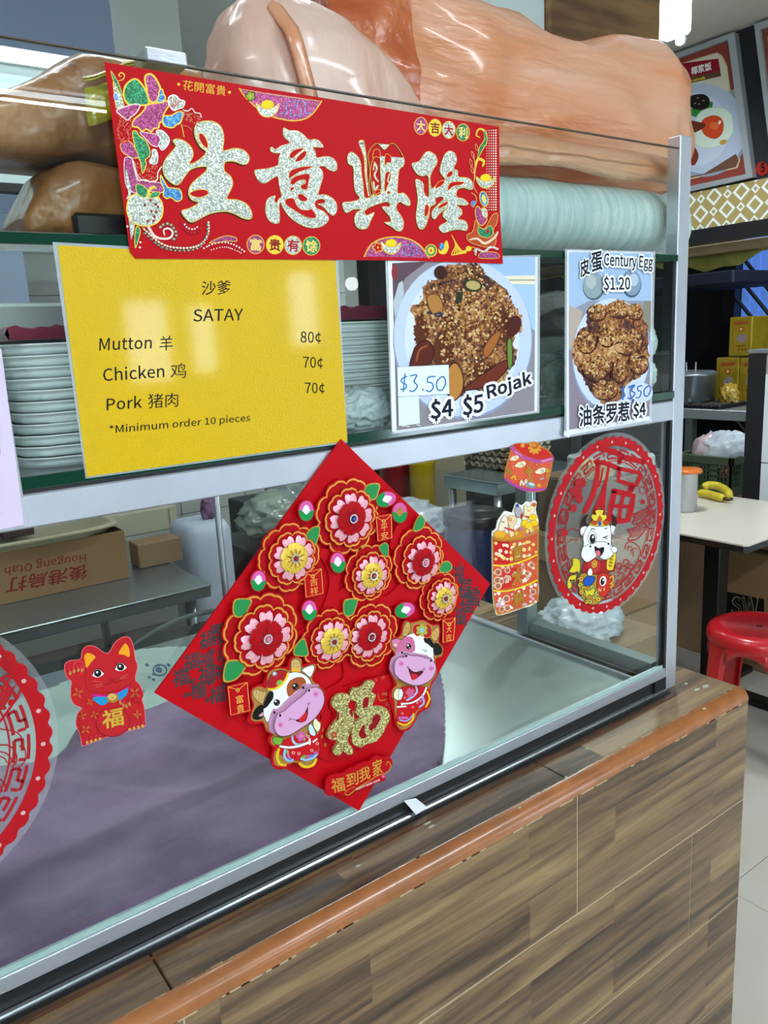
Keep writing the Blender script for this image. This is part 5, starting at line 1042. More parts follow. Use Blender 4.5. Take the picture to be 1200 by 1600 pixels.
# ------------------------------------------------------------------ wrapped stock on the top shelf
def film_mat(name, col, col2, rough=.25, sc=9, thin=.25, bump=.006, bs=14, stretch=(1, 1, 1)):
    m = mat(name, col, rough, spec=.6, col2=col2, vscale=sc, bump=bump, bscale=bs, coat=.5, stretch=stretch)
    nt = m.node_tree; b = nt.nodes['Principled BSDF']; out = nt.nodes['Material Output']; N = nt.nodes.new; L = nt.links.new
    t = N('ShaderNodeBsdfTranslucent'); src = b.inputs['Base Color'].links[0].from_socket; L(src, t.inputs[0])
    x = N('ShaderNodeMixShader'); x.inputs[0].default_value = thin; L(b.outputs[0], x.inputs[1]); L(t.outputs[0], x.inputs[2]); L(x.outputs[0], out.inputs[0])
    return m
def loft(sections, m, wr=.006, wf=9, seed=0, n=40, ex=3.2, pinch=True, folds=()):
    """rounded roll along x: sections (x, yc, zc, ry, rz); superellipse rings, wrinkled film"""
    rows = []; S = []
    for i in range(len(sections)-1):
        for j in range(6): S.append([a+(b-a)*(lambda t: t*t*(3-2*t))(j/6) for a, b in zip(sections[i], sections[i+1])])
    S.append(list(sections[-1]))
    off = Vector((seed*3.1, seed*1.7, seed))
    for (x, yc, zc, ry, rz) in S:
        r = []
        for k in range(n):
            a = 2*math.pi*k/n; c, s = math.cos(a), math.sin(a)
            q = (abs(c)**ex+abs(s)**ex)**(-1/ex)
            p = Vector((x, yc+ry*q*c, zc+rz*q*s))
            w = noise.fractal(Vector((p.x*wf, p.y*wf*1.3, p.z*wf*2.2))+off, 1, 2, 4)
            rg = 1-abs(noise.noise(Vector((p.x*wf*.8+p.z*wf*1.4, p.z*wf*2.0-p.x*wf, p.y*wf))+off))*2
            d = wr*(w*.7+rg*1.0); nn = Vector((0, c, s)); p += nn*d*min(1, rz*12)
            p.x += wr*1.6*noise.noise(p*wf*1.3+off)
            r.append(p)
        rows.append(r)
    b = MB(); b.grid(rows, m, True, True, True); return b
def face(b, zmin):
    for v in b.b.verts: v.co.z = max(v.co.z, zmin)
    return b
or1 = film_mat('orange_film', '#e8a070', '#f4c6a4', .3, 5, .3, .01, 16, (.6, 1, 3))
or2 = film_mat('pale_orange_film', '#e6b89c', '#f0d2c2', .35, 5, .3, .012, 11, (1.6, 1.6, .6))
def ptY(u, vt, vb, y): a = PY(u, vt, y); b = PY(u, vb, y); return ((a.x+b.x)/2, (a.z+b.z)/2, abs(a.z-b.z)/2)
def roll(name, label, cat, spec, ry, m, zmin, **kw):
    secs = []
    for q in spec:
        u, vt, vb, y = q[:4]; x, z, rz = ptY(u, vt, vb, y); secs.append((x, y, z, ry*(q[4] if len(q) > 4 else 1), rz))
    b = face(loft(secs, m, **kw), zmin); zs = min(v.co.z for v in b.b.verts); mid = secs[len(secs)//2]
    r = empty(name, label, cat, (mid[0], mid[1], zs)); b.build('film_wrap', m, r); return r
ZS = 1.6105
# white-green wrapped cups under the orange bundle
cup = film_mat('white_green_film', '#bcd8d4', '#e0efeb', .35, 12, .2, .003, 30, (9, 1, 1))
rc = empty('wrapped_foam_roll', 'long roll of white foam cups in clear film lying under the orange bundle', 'packaging', (.9, .13, ZS))
b = face(loft([(.715, .13, 1.66, .02, .01), (.72, .13, 1.666, .085, .05), (.74, .13, 1.668, .095, .057), (.95, .13, 1.668, .095, .058), (1.17, .13, 1.668, .095, .058), (1.25, .13, 1.665, .09, .052), (1.275, .13, 1.66, .05, .03), (1.28, .13, 1.66, .01, .005)], None, .003, 14, 4, 40, 2.4), ZS); b.build('film_wrap', cup, rc)
b = MB()
for k in range(48):
    x = .735+k*.0105; rr = .0535+.002*(k % 2); b.grid([[Vector((x+dx, .13+1.65*rr*math.cos(a), 1.669+rr*math.sin(a))) for a in [2*math.pi*j/28 for j in range(28)]] for dx in (0, .006)], None, True)
b.build('foam_cup_rims', foam, rc)['kind'] = 'stuff'
# big orange bundle
ro = empty('orange_bundle', 'large bulging orange plastic bundle lying along the top shelf', 'packaging', (.95, .25, 1.70))
OS = []
for (u, vt, vb, k) in ((560, 60, 70, .05), (528, 10, 170, .45), (514, -35, 215, .85), (560, -60, 240, 1), (640, -62, 246, 1), (760, 2, 262, 1), (860, 44, 278, 1), (960, 50, 286, 1), (1030, 58, 292, .98), (1062, 85, 294, .85), (1080, 118, 280, .6), (1084, 160, 240, .25), (1084, 190, 200, .03)):
    x, z, rz = ptY(u, vt, vb, .2); OS.append((x, .265, z, .105*k, rz))
b = loft(OS, None, .012, 5.5, 1, 96, 2.8)
face(b, 1.724)
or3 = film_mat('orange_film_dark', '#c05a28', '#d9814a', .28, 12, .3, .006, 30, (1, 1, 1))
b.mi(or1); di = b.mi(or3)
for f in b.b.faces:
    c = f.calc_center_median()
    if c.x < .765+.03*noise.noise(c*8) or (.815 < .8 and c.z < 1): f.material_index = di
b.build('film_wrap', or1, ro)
b = MB(); rows = []
for j in range(9):
    t = j/8; rows.append([Vector((x, .045-.010*math.sin(t*3)+.004*noise.noise(Vector((x*25, t*3, 0)))+(1-t)**3*.12, 1.80-t*(.075+.014*noise.noise(Vector((x*6, 2, 0)))))) for x in [.74+.47*i/60 for i in range(61)]])
b.grid(rows); sk = b.build('hanging_skirt', or1, ro); sk.modifiers.new('t', 'SOLIDIFY').thickness = .0008
# paler bundle
rp = empty('pale_orange_bundle', 'upright pale orange plastic bundle behind the banner top', 'packaging', (.56, .09, ZS))
rows = []; n = 44
prof = [(1.611, .12, .05), (1.63, .134, .058), (1.72, .136, .06), (1.77, .134, .06), (1.805, .125, .058), (1.84, .10, .054), (1.865, .072, .045), (1.88, .045, .03), (1.886, .015, .012), (1.887, .002, .002)]
Z = []
for i in range(len(prof)-1):
    for j in range(5): Z.append([a+(b_-a)*j/5 for a, b_ in zip(prof[i], prof[i+1])])
Z.append(prof[-1])
for (z, rx, ry) in Z:
    r = []
    for k in range(n):
        a = 2*math.pi*k/n; c, s = math.cos(a), math.sin(a); q = (abs(c)**3.6+abs(s)**3.6)**(-1/3.6)
        cx = .56-max(0, z-1.78)*.45
        p = Vector((cx+rx*q*c, .095+ry*q*s, z))
        d = .007*noise.fractal(p*9, 1, 2, 4)+.006*(1-2*abs(noise.noise(Vector((p.x*9+p.z*3, p.y*9, p.z*2.5))))); p += Vector((c, s, 0))*d
        r.append(p)
    rows.append(r)
b = MB(); b.grid(rows, None, True, True, True); face(b, ZS); b.build('film_wrap', or2, rp)
b = MB()   # folded darker seam of film
rows = []
for j in range(14):
    t = j/13; z = 1.875-t*.19; x = .475+t*.05; rows.append([Vector((x+w*.009, .028-.002*math.cos(w*1.5)+.035*max(0, 1-t*4), z+.004*w)) for w in (-1, -.5, 0, .5, 1)])
b.grid(rows); sm_ = b.build('film_seam', film_mat('orange_film_fold', '#dc9468', '#e6a880', .25, 20, .2, .002, 40), rp); sm_.modifiers.new('t', 'SOLIDIFY').thickness = .0012
# brown paper-bag packs at the left
br1 = mat('brown_pack_film', '#8a5a30', .34, spec=.5, coat=.3, col2='#b07a44', vscale=12, bump=.009, bscale=26)
ylw = mat('yellow_green_band', '#b0a41c', .25, coat=.8, vary=.2, vscale=40, bump=.002, bscale=50)
def pack(name, label, x0, x1, z0, z1, y0, y1, sk_, seed, pf=()):
    r = empty(name, label, 'packaging', ((x0+x1)/2, (y0+y1)/2, z0)); b = MB(); rows = []; N = 26
    for i in range(N+1):
        t = i/N; x = x0+(x1-x0)*t
        e = .05
        for (ta, ea), (tb, eb) in zip(pf, pf[1:]):
            if ta <= t <= tb: e = ea+(eb-ea)*(t-ta)/(tb-ta)
        rr = []
        for k in range(40):
            a = 2*math.pi*k/40; c, s = math.cos(a), math.sin(a); q = (abs(c)**4+abs(s)**4)**(-1/4)
            p = Vector((x, (y0+y1)/2+(y1-y0)/2*q*c*(.75+.25*e), z0+(z1-z0)/2*max(.12, e)+(z1-z0)/2*q*s*max(.12, e)))
            p.z += sk_*(1-t)*(z1-z0); p += Vector((0, c, s))*(.009*noise.fractal(p*9+Vector((seed, 0, 0)), 1, 2, 4)+.016*(.35-abs(noise.noise(Vector((p.x*13+p.z*6, p.y*9, p.z*9+seed))))))*min(1, e)
            p.z = max(p.z, z0); rr.append(p)
        rows.append(rr)
    b.grid(rows, None, True, True, True); b.build('film_wrap', br1, r)
    b = MB(); yy = (y0+y1)/2; zc = (z0+z1)/2
    for w in (0, 1):
        rows = []
        for k in range(14):
            xx = x0+(x1-x0)*(.42+.55*k/13); zz = zc+(z1-z0)*(.02 if seed > 2 else -.16)+.012*math.sin(k*.5+seed)
            rows.append([Vector((xx, y0-.013+.003*math.sin(q*3)-.001*noise.noise(Vector((xx*90, q, w))), zz+(q-.5)*(.034 if w == 0 else .005)+(.0 if w == 0 else .024))) for q in (0, .33, .66, 1)])
        b.grid(rows)
    o = b.build('folded_band', ylw, r); o.modifiers.new('t', 'SOLIDIFY').thickness = .002
    return r
pack('brown_bag_pack', 'film-wrapped pack of brown paper bags lying at the bottom left of the top shelf', .195, .41, 1.612, 1.685, .05, .20, 0, 1, ((0, .3), (.1, .85), (.25, 1), (.95, 1), (1, .1)))
pack('brown_bag_pack', 'film-wrapped pack of brown paper bags leaning on top of the lower pack', .15, .41, 1.687, 1.79, .05, .17, 0, 5, ((0, .42), (.2, .58), (.36, .86), (.46, 1), (.55, 1), (.95, .97), (1, .1)))
tag(MB().box(.23, .43, .02, .032, 1.6105, 1.632, bev=.003).build('black_tray', black), 'low black plastic tray edge in front of the brown packs', 'tray')
# ------------------------------------------------------------------ middle shelf
ZM = 1.3955
def tray_mesh(w, d, h=.009):
    b = MB(); rows = []
    for (s, z) in ((.90, 0), (.93, .0), (.965, h*.55), (.97, h), (1, h), (1.0, h*1.18), (.955, h*1.12), (.93, h*.35), (.3, h*.3)):
        r = []
        for k in range(28):
            a = 2*math.pi*k/28; c, q = math.cos(a), math.sin(a); e = (abs(c)**6+abs(q)**6)**(-1/6); r.append(Vector((w/2*s*e*c, d/2*s*e*q, z)))
        rows.append(r)
    b.grid(rows, None, True, True, True); return b.mesh('foam_tray', foam)
tmsh = tray_mesh(.2, .2)
ORD = ['bottom', 'second from the bottom', 'third from the bottom', 'fourth from the bottom', 'fifth from the bottom', 'sixth from the bottom', 'seventh from the bottom', 'eighth from the bottom', 'ninth from the bottom', 'tenth from the bottom', 'eleventh from the bottom', 'twelfth from the bottom', 'thirteenth from the bottom']
def stack(x, y, z, n, pitch, grp, lab, cat='tray', me=tmsh, name='foam_tray', jit=.003, rz=0):
    for k in range(n):
        o = bpy.data.objects.new(name, me); COL.objects.link(o); o.location = (x+R.uniform(-jit, jit), y+R.uniform(-jit, jit), z+k*pitch); o.rotation_euler.z = rz+R.uniform(-.02, .02)
        tag(o, lab % ORD[k], cat, grp)
stack(.255, .125, ZM, 11, .0108, 'foam trays behind the yellow sheet', 'white foam tray, %s, in the stack left of the yellow sheet')
stack(.575, .15, ZM+.001, 13, .0098, 'foam lids between the signs', 'white foam lid, %s, in the stack between yellow sheet and rojak sign')
maroon = mat('maroon_cloth', '#6c1230', .9, sheen=.4, bump=.002, bscale=90, vary=.15, vscale=30)
def cloth(name, label, x0, x1, y0, y1, z, th, m, seed=0, cat='cloth', amp=.004, f=14):
    b = MB(); n = 24
    top = [[Vector((x0+(x1-x0)*i/n, y0+(y1-y0)*j/12, z+th+amp*noise.noise(Vector((i*f/n, j*f/12, seed))))) for i in range(n+1)] for j in range(13)]
    b.grid(top); fr = top[0]; b.grid([fr, [p+Vector((0, -.004, -th*.5)) for p in fr], [Vector((p.x, y0-.001, z+.0005)) for p in fr]])
    for e, d in ((0, -1), (n, 1)):
        sd = [r[e] for r in top]; b.grid([sd, [Vector((p.x+d*.003, p.y, z+th*.5)) for p in sd], [Vector((p.x, p.y, z+.0005)) for p in sd]])
    bk = top[-1]; b.grid([bk, [Vector((p.x, y1, z+.0005)) for p in bk]]); b.grid([[Vector((x0, y0, z+.0005)), Vector((x1, y0, z+.0005))], [Vector((x0, y1, z+.0005)), Vector((x1, y1, z+.0005))]])
    return tag(b.build(name, m), label, cat)
cloth('folded_cloth', 'folded maroon cloth lying on the left stack of foam trays', .16, .335, .03, .22, ZM+11*.0108+.003, .012, maroon)
cloth('folded_cloth', 'folded maroon cloth lying on the foam trays beside the rojak sign', .49, .66, .05, .24, ZM+13*.0098+.004, .016, maroon, 5)
tag(MB().box(.15, .34, .25, .33, ZM, 1.565, bev=.004).build('white_carton', mat('white_carton', '#c9d0cf', .6)), 'plain white carton standing behind the left foam trays', 'box')
def crumple(name, label, c, r, m, seed, cat='bag', sq=(1, 1, 1), amp=.27, f=3.0, zmin=None, sub=5, parent=None):
    b = MB(); bmesh.ops.create_icosphere(b.b, subdivisions=sub, radius=1); off = Vector((seed*2.3, seed, seed*.7))
    for v in b.b.verts:
        p = v.co.copy(); d = 1+amp*noise.fractal(p*f+off, 1, 2, 5)*.6+amp*(1-2.6*abs(noise.noise(p*f*1.1+off))**.8)*.55+amp*(.5-1.6*abs(noise.noise(p*f*2.6+off)))*.3
        v.co = Vector((c[0]+p.x*r*sq[0]*d, c[1]+p.y*r*sq[1]*d, c[2]+p.z*r*sq[2]*d))
        if zmin is not None: v.co.z = max(v.co.z, zmin)
    for f_ in b.b.faces: f_.smooth = True
    if parent: return b.build(name, m, parent)
    return tag(b.build(name, m), label, cat)
pbag = film_mat('clear_bag', '#b9c8c8', '#dfe8e8', .2, 20, .35, .004, 35); wbag = film_mat('white_bag', '#cdd9e2', '#eaf0f4', .3, 10, .35, .004, 25); gbag = film_mat('grey_green_bag', '#6f8683', '#93a8a4', .25, 14, .2, .004, 30)
crumple('crumpled_bag', 'small crumpled clear bag in front of the foam trays by the rojak sign', (.545, .028, ZM+.022), .035, pbag, 3, sq=(1.3, .5, .8), zmin=ZM)
greyc = mat('grey_brown_cloth', '#6e6460', .95, sheen=.3, bump=.003, bscale=60, col2='#7e7a78', vscale=12); greyl = mat('grey_cloth', '#8d9895', .95, sheen=.3, bump=.003, bscale=60, vary=.08, vscale=12)
crumple('grey_cloth', 'folded pale grey cloth bundle between the two photo signs', (1.04, .16, 1.462), .07, greyl, 8, 'cloth', sq=(1.2, .9, .5), amp=.10, zmin=1.43, f=1.2)
crumple('brown_cloth', 'grey-brown cloth heaped on the pale cloth between the two photo signs', (1.05, .17, 1.525), .07, greyc, 9, 'cloth', sq=(1.2, .9, .6), amp=.12, zmin=1.49, f=1.2)
crumple('grey_green_parcel', 'small grey-green wrapped parcel at the foot of the cloth bundle', (.99, .10, ZM+.028), .036, gbag, 12, 'bag', sq=(1.1, .8, .9), amp=.12, zmin=ZM)
crumple('round_foam_parcel', 'bagged round foam parcel at the right end of the middle shelf', (1.118, .045, 1.475), .034, cup, 14, 'bag', sq=(.75, .9, 1), amp=.10)
crumple('round_foam_parcel', 'lower bagged parcel under the round one at the right end', (1.118, .045, 1.423), .034, cup, 17, 'bag', sq=(.75, .9, .85), amp=.12, zmin=ZM)
mw = MB(); mw.box(.99, 1.12, .295, .31, 1.40, 1.60, bev=.002); tag(mw.build('wooden_board', mat('reddish_board', '#7c5640', .6, vary=.12, vscale=20, stretch=(10, 1, 1))), 'reddish wooden board standing behind the cloths', 'board')
# ------------------------------------------------------------------ purple towel and cloths on the worktop
tow = mat('purple_towel', '#665070', .95, sheen=.2, bump=.0012, bscale=500, col2='#94799a', vscale=7, detail=5)
TZ = .8755
out = [PZ(u, v, TZ) for u, v in ((-300, 1240), (0, 1195), (90, 1180), (130, 1140), (240, 1110), (330, 1060), (420, 1010), (560, 990), (660, 1010), (692, 1060), (698, 1130), (696, 1180), (686, 1215))]
out = [Vector((p.x, p.y, 0)) for p in out] + [Vector((.66, .020, 0)), Vector((.3, .019, 0)), Vector((-.5, .019, 0))]
def drape(name, outl, z, th, m, seed, label, cat='cloth', res=.012, amp=.006):
    q = smooth_pts(outl[:-3], False, 4)+outl[-3:]; b = MB()
    xs = [p.x for p in q]; ys = [p.y for p in q]
    def inside(x, y):
        c = False; j = len(q)-1
        for i in range(len(q)):
            if (q[i].y > y) != (q[j].y > y) and x < (q[j].x-q[i].x)*(y-q[i].y)/(q[j].y-q[i].y)+q[i].x: c = not c
            j = i
        return c
    def edge(x, y):
        best = 9
        for i in range(len(q)):
            a, c = q[i-1], q[i]; d = c-a; L2 = d.x*d.x+d.y*d.y
            if L2 < 1e-9: continue
            t = max(0, min(1, ((x-a.x)*d.x+(y-a.y)*d.y)/L2)); best = min(best, math.hypot(a.x+d.x*t-x, a.y+d.y*t-y))
        return best
    nx = int((max(xs)-min(xs))/res)+1; ny = int((max(ys)-min(ys))/res)+1; V = {}
    for i in range(nx+1):
        for j in range(ny+1):
            x = min(xs)+i*res; y = min(ys)+j*res
            if inside(x, y):
                e = min(1, edge(x, y)/.02); h = amp*(noise.fractal(Vector((x*5, y*7, seed)), 1, 2, 3)+1-2*abs(noise.noise(Vector((x*6+y*5, y*3, seed)))))
                V[i, j] = b.b.verts.new((x, y, z+.001+(th+max(-th*.6, h))*math.sqrt(e)))
    for (i, j), v in V.items():
        if (i+1, j) in V and (i, j+1) in V and (i+1, j+1) in V:
            f = b.b.faces.new((v, V[i+1, j], V[i+1, j+1], V[i, j+1])); f.smooth = True
    return tag(b.build(name, m), label, cat)
drape('purple_towel', out, TZ, .010, tow, 2, 'large greyish purple towel spread over the worktop behind the lower glass', 'towel', .005, .010)
pat = mat('patterned_cloth', '#a9beb6', .8, vary=.06, vscale=10)
o2 = [PZ(u, v, TZ) for u, v in ((-200, 1150), (0, 1100), (110, 1060), (200, 1018), (300, 1008), (360, 1010), (370, 1060))]
o2 = [Vector((p.x, p.y, 0)) for p in o2]+[Vector((.55, .56, 0)), Vector((.42, .50, 0)), Vector((.0, .42, 0))]
pc = drape('patterned_cloth', o2, TZ-.0005, .002, pat, 6, 'pale green cloth with blue leaf motifs behind the lucky cat cutout', 'cloth', .012, .002)
A = Art(0, 0, 1000, 3, proj=lambda u, v: PZ(u, v, TZ+.006), nrm=(0, 0, 1)); N_ = '#4a6a80'
A.crop(0, 700, 3)
A.ribbon([(750+32*math.cos(t), 1040+26*math.sin(t)) for t in [k*.35 for k in range(18)]], 5, N_, True); A.el(745, 1038, 16, 12, N_, 30)
for x, y in ((690,1015),(700,1075),(720,1085),(670,1140),(660,1165),(650,1120),(720,1060),(560,1150),(790,1015)): A.el(x, y, 8, 5, N_, 20)
A.build('leaf_motif_print', pc)
# grey hose behind the worktop
hp = [PY(u, v, .872) for u, v in ((150, 1045), (200, 1015), (240, 988), (280, 968), (320, 957), (345, 958))]; hp = [Vector((hp[0].x-.05, .872, .6))]+hp+[Vector((hp[-1].x+.04, .872, .84)), Vector((hp[-1].x+.06, .872, .5))]
tag(MB().tube(smooth_pts(hp, False, 4), .006, 8).build('grey_hose', mat('grey_hose', '#4c5856', .3)), 'thin grey hose arching up behind the worktop', 'hose')
tag(MB().box(-.9, .80, .90, 1.12, .0, .80, bev=.006).build('dark_chest', mat('dark_chest', '#1d2625', .35, vary=.2, vscale=6)), 'low dark chest standing behind the worktop', 'cabinet')
# ------------------------------------------------------------------ steel table with the cartons
def table(name, label, x0, x1, y0, y1, z, th, m, legs, leg_r=.016, legm=steel_dark, shelf=True):
    r = empty(name, label, 'table', ((x0+x1)/2, (y0+y1)/2, 0))
    b = MB(); b.box(x0, x1, y0, y1, z-.006, z, bev=.002); b.build('tabletop', m, r)
    b = MB(); b.box(x0+.003, x1-.003, y0+.003, y1-.003, z-th, z-.006, bev=.002); b.build('apron', m, r)
    for (lx, ly) in legs: MB().cyl((lx, ly, 0), (lx, ly, z-th), leg_r, n=12).build('leg', legm, r)
    if shelf:
        MB().box(x0+.04, x1-.04, y0+.04, y1-.04, .26, .275, bev=.002).build('lower_shelf', m, r)
    return r
table('steel_table', 'stainless steel table behind the worktop carrying the cartons', -.9, .818, 1.2, 2.2, .868, .035, steel_dark, ((-.85, 1.25), (.77, 1.25), (-.85, 2.15), (.77, 2.15)))
cb = empty('otah_carton', 'brown carton turned upside down with red Hougang Otah print', 'box', (.38, 1.62, .869))
yo_ = PZ(203, 902, .869).y; xr = PZ(203, 902, .869).x; zt = PY(196, 828, yo_).z
b = MB(); b.box(-.12, xr, yo_, yo_+.004, .869, zt, bev=.001); b.build('front_panel', cardboard, cb)
MB().box(-.12, xr, yo_+.3, yo_+.304, .869, zt, bev=.001).build('back_panel', cardboard, cb)
for a in (-.12, xr-.004): MB().box(a, a+.004, yo_+.004, yo_+.3, .869, zt, bev=.001).build('side_panel', cardboard, cb)
MB().box(-.116, xr-.004, yo_+.004, yo_+.3, .869, .873).build('bottom_panel', cardboard, cb)
A = Art(yo_, 0, 700, 3, proj=lambda u, v: PY(u, v, yo_)); RB = '#8c2f22'
A.txt('Hougang Otah', (402, 484), (22, 548), (402, 534), RB, bold=.004); A.txt('後港烏打', (412, 545), (36, 612), (405, 612), RB, bold=.008)
A.build('carton_print', cb)
tr_ = empty('cream_tray', 'cream plastic tray resting on the upside-down carton', 'tray', (.3, yo_+.15, zt))
b = MB(); rows = []
for (s, z) in ((.92, 0), (.95, .012), (1.0, .014), (1.0, .022), (.94, .024), (.92, .004), (.2, .003)):
    r = []
    for k in range(36):
        a = 2*math.pi*k/36; c, q = math.cos(a), math.sin(a); e = (abs(c)**7+abs(q)**7)**(-1/7); r.append(Vector((.25+(xr-.25+.0)*s*e*c, yo_+.14+.16*s*e*q, zt+.001+z)))
    rows.append(r)
b.grid(rows, None, True, True, True); b.build('tray_shell', mat('cream_plastic', '#b3a88a', .4), tr_)
for q in ((.20, .34, '#2c2624'), (.36, .44, '#3a2a24')): MB().box(q[0], q[1], yo_+.03, yo_+.2, zt+.026, zt+.052, bev=.003).build('dark_contents', mat('contents'+q[2], q[2], .6), tr_)
x0, z0 = PY(168, 855, 1.95).x, .869; x1, z1 = PY(276, 792, 1.95).x, PY(276, 789, 1.95).z
cbx = empty('cream_carton', 'cream coloured carton standing at the back of the steel table', 'box', ((x0+x1)/2, 2.05, z0)); MB().box(x0-.2, x1, 1.95, 2.15, z0, z1, bev=.004).build('body', mat('cream_card', '#b4b299', .8), cbx)
MB().box(x1-.035, x1-.028, 1.949, 1.951, z0+.01, z1-.01).build('seam', mat('seam_dark_cream', '#8f8c74', .8), cbx)  # seam strip in a darker cream
xa = PY(214, 850, 1.5).x; xb = PY(283, 846, 1.5).x; za = PY(250, 845, 1.5).z
tag(MB().box(xa, xb, 1.5, 1.58, .869, za, bev=.003).build('small_carton', mat('tan_card', '#8d7152', .85)), 'small tan carton on the steel table in front of the cream carton', 'box')
# white jerrycan
jc = empty('white_jerrycan', 'white rounded plastic jerrycan beside the steel table corner', 'container', (1.0, 1.62, 0))
b = MB(); rows = []
jx, jy, jw, jd = PY(314, 850, 1.62).x, 1.62, .08, .1; jz1 = PY(315, 812, 1.62).z
for (s, z) in ((.9, .45), (1, .47), (1, .60), (.985, .61), (1, .62), (1, .74), (.985, .75), (1, .76), (1, jz1-.05), (.97, jz1-.02), (.85, jz1), (.5, jz1+.003), (.2, jz1+.004), (.1, jz1+.005)):
    rows.append([Vector((jx+jw*s*e*math.cos(a), jy+jd*s*e*math.sin(a), z)) for a, e in [(2*math.pi*k/32, (abs(math.cos(2*math.pi*k/32))**5+abs(math.sin(2*math.pi*k/32))**5)**(-1/5)) for k in range(32)]])
b.grid(rows, None, True, True, True); b.build('body', mat('jerry_white', '#c2cbdb', .4, spec=.5), jc)
MB().box(jx-.09, jx+.09, jy-.11, jy+.11, 0, .448, bev=.01).build('crate_stand', mat('stand_dark', '#22282a', .6), jc)
crumple('purple_wrapper', 'crumpled purple wrapper lying on the white jerrycan', (jx+.03, jy-.02, jz1+.035), .03, film_mat('purple_wrap', '#6c3c66', '#a884a8', .3, 30, .2), 4, 'wrapper', sub=3, amp=.5, sq=(.8, .6, 1.3))
po = empty('steel_pole', 'thin steel pole standing between the jerrycan and the clear bag', 'pole', (.98, 1.42, 0))
px = PY(345, 850, 1.40).x
MB().cyl((px, 1.40, .01), (px, 1.40, 1.30), .010, n=10).build('tube', steel, po); MB().cyl((px, 1.40, 0), (px, 1.40, .012), .05, n=16).build('base_plate', steel, po); MB().cyl((px, 1.40, 1.30), (px, 1.40, 1.315), .013, n=12).build('cap', gasket, po)
dk = mat('dark_cupboard', '#22262a', .5)
tag(MB().box(1.16, 1.62, 1.6, 2.0, 0, .80, bev=.006).build('dark_cupboard', dk), 'dark low cupboard carrying the big clear bag', 'cabinet')
crumple('clear_food_bag', 'big clear bag of pale food lying on the dark cupboard', (1.36, 1.72, .90), .155, film_mat('clear_food', '#8e9a98', '#b8c2ae', .15, 7, .3, .004, 20), 21, sq=(1.25, .7, .62), amp=.16, zmin=.801)
crumple('white_tissue_bag', 'white plastic bag standing behind the clear bag of food', (1.62, 2.2, .98), .11, wbag, 23, sq=(1, .8, 1), zmin=.861)
tag(MB().box(1.42, 1.86, 2.08, 2.38, 0, .86, bev=.006).build('grey_cupboard', mat('grey_cupboard', '#3a4248', .5)), 'grey cupboard standing against the tiles behind the bags', 'cabinet')
# bins, text carton
def bin_(name, label, u0, u1, vt, y, zb, m, cat='bin'):
    a = PY(u0, vt, y); b_ = PY(u1, vt, y); c = (a.x+b_.x)/2; r_ = (b_.x-a.x)/2*.86; z = a.z
    r = empty(name, label, cat, (c, y, zb)); b = MB(); b.lathe([(r_*.8, zb), (r_*.82, zb+.004), (r_*.99, z-.05), (r_*1.0, z-.048), (r_*1.04, z-.04), (r_*1.04, z), (r_*1.0, z), (r_*.98, z-.04), (r_*.8, zb+.02)], (c, y, 0), 40); b.build('shell', m, r); return r
bin_('red_bin', 'round red plastic bin behind the diamond card', 594, 645, 722, 2.75, 0, mat('bin_red', '#96161c', .35))
bin_('yellow_bin', 'round yellow plastic bin next to the red bin', 640, 677, 716, 2.55, 0, mat('bin_yellow', '#c9a60c', .35))
tc = PY(675, 790, 2.62); td = PY(703, 715, 2.62)
tb = empty('printed_carton', 'pale carton with small print standing right of the yellow bin', 'box', ((tc.x+td.x)/2, 2.7, 0)); MB().box(tc.x, td.x+.12, 2.62, 2.9, 0, td.z+.05, bev=.005).build('body', mat('pale_card', '#a69d84', .85), tb)
# second steel table
t2 = PZ(777, 755, .87); t3 = PZ(689, 742, .87)
table('steel_side_table', 'stainless steel table with egg trays at the back of the stall', t2.x, t2.x+.62, t2.y, t3.y, .87, .06, mat('side_table_steel', '#9fb0b2', .25, metal=.8), ((t2.x+.03, t2.y+.03), (t2.x+.03, t3.y-.03), (t2.x+.59, t2.y+.03), (t2.x+.59, t3.y-.03)), .018, steel, False)
tag(MB().box(t2.x+.08, t2.x+.56, t2.y+.08, t3.y-.06, 0, .74, bev=.006).build('black_cooler', mat('cooler_black', '#131417', .4)), 'black cooler box standing under the steel side table', 'box')
eggc = mat('egg_tray_pulp', '#a5977c', .95, vary=.12, vscale=40)
def egg_tray():
    b = MB(); n = 24; rows = []
    for j in range(n+1):
        rows.append([Vector((-.15+.3*i/n, -.15+.3*j/n, .022+.020*math.sin(i*math.pi/2+.7)*math.sin(j*math.pi/2+.7))) for i in range(n+1)])
    b.grid(rows); return b.mesh('egg_tray', eggc)
et = egg_tray()
for k in range(4):
    o = bpy.data.objects.new('egg_tray', et); COL.objects.link(o); o.location = (t2.x+.36, (t2.y+t3.y)/2+.12, .871+k*.03); o.rotation_euler.z = R.uniform(-.05, .05); o.modifiers.new('t', 'SOLIDIFY').thickness = .003
    tag(o, 'grey pulp egg tray, %s, on the steel side table' % ORD[k], 'egg tray', 'egg trays on the steel side table')
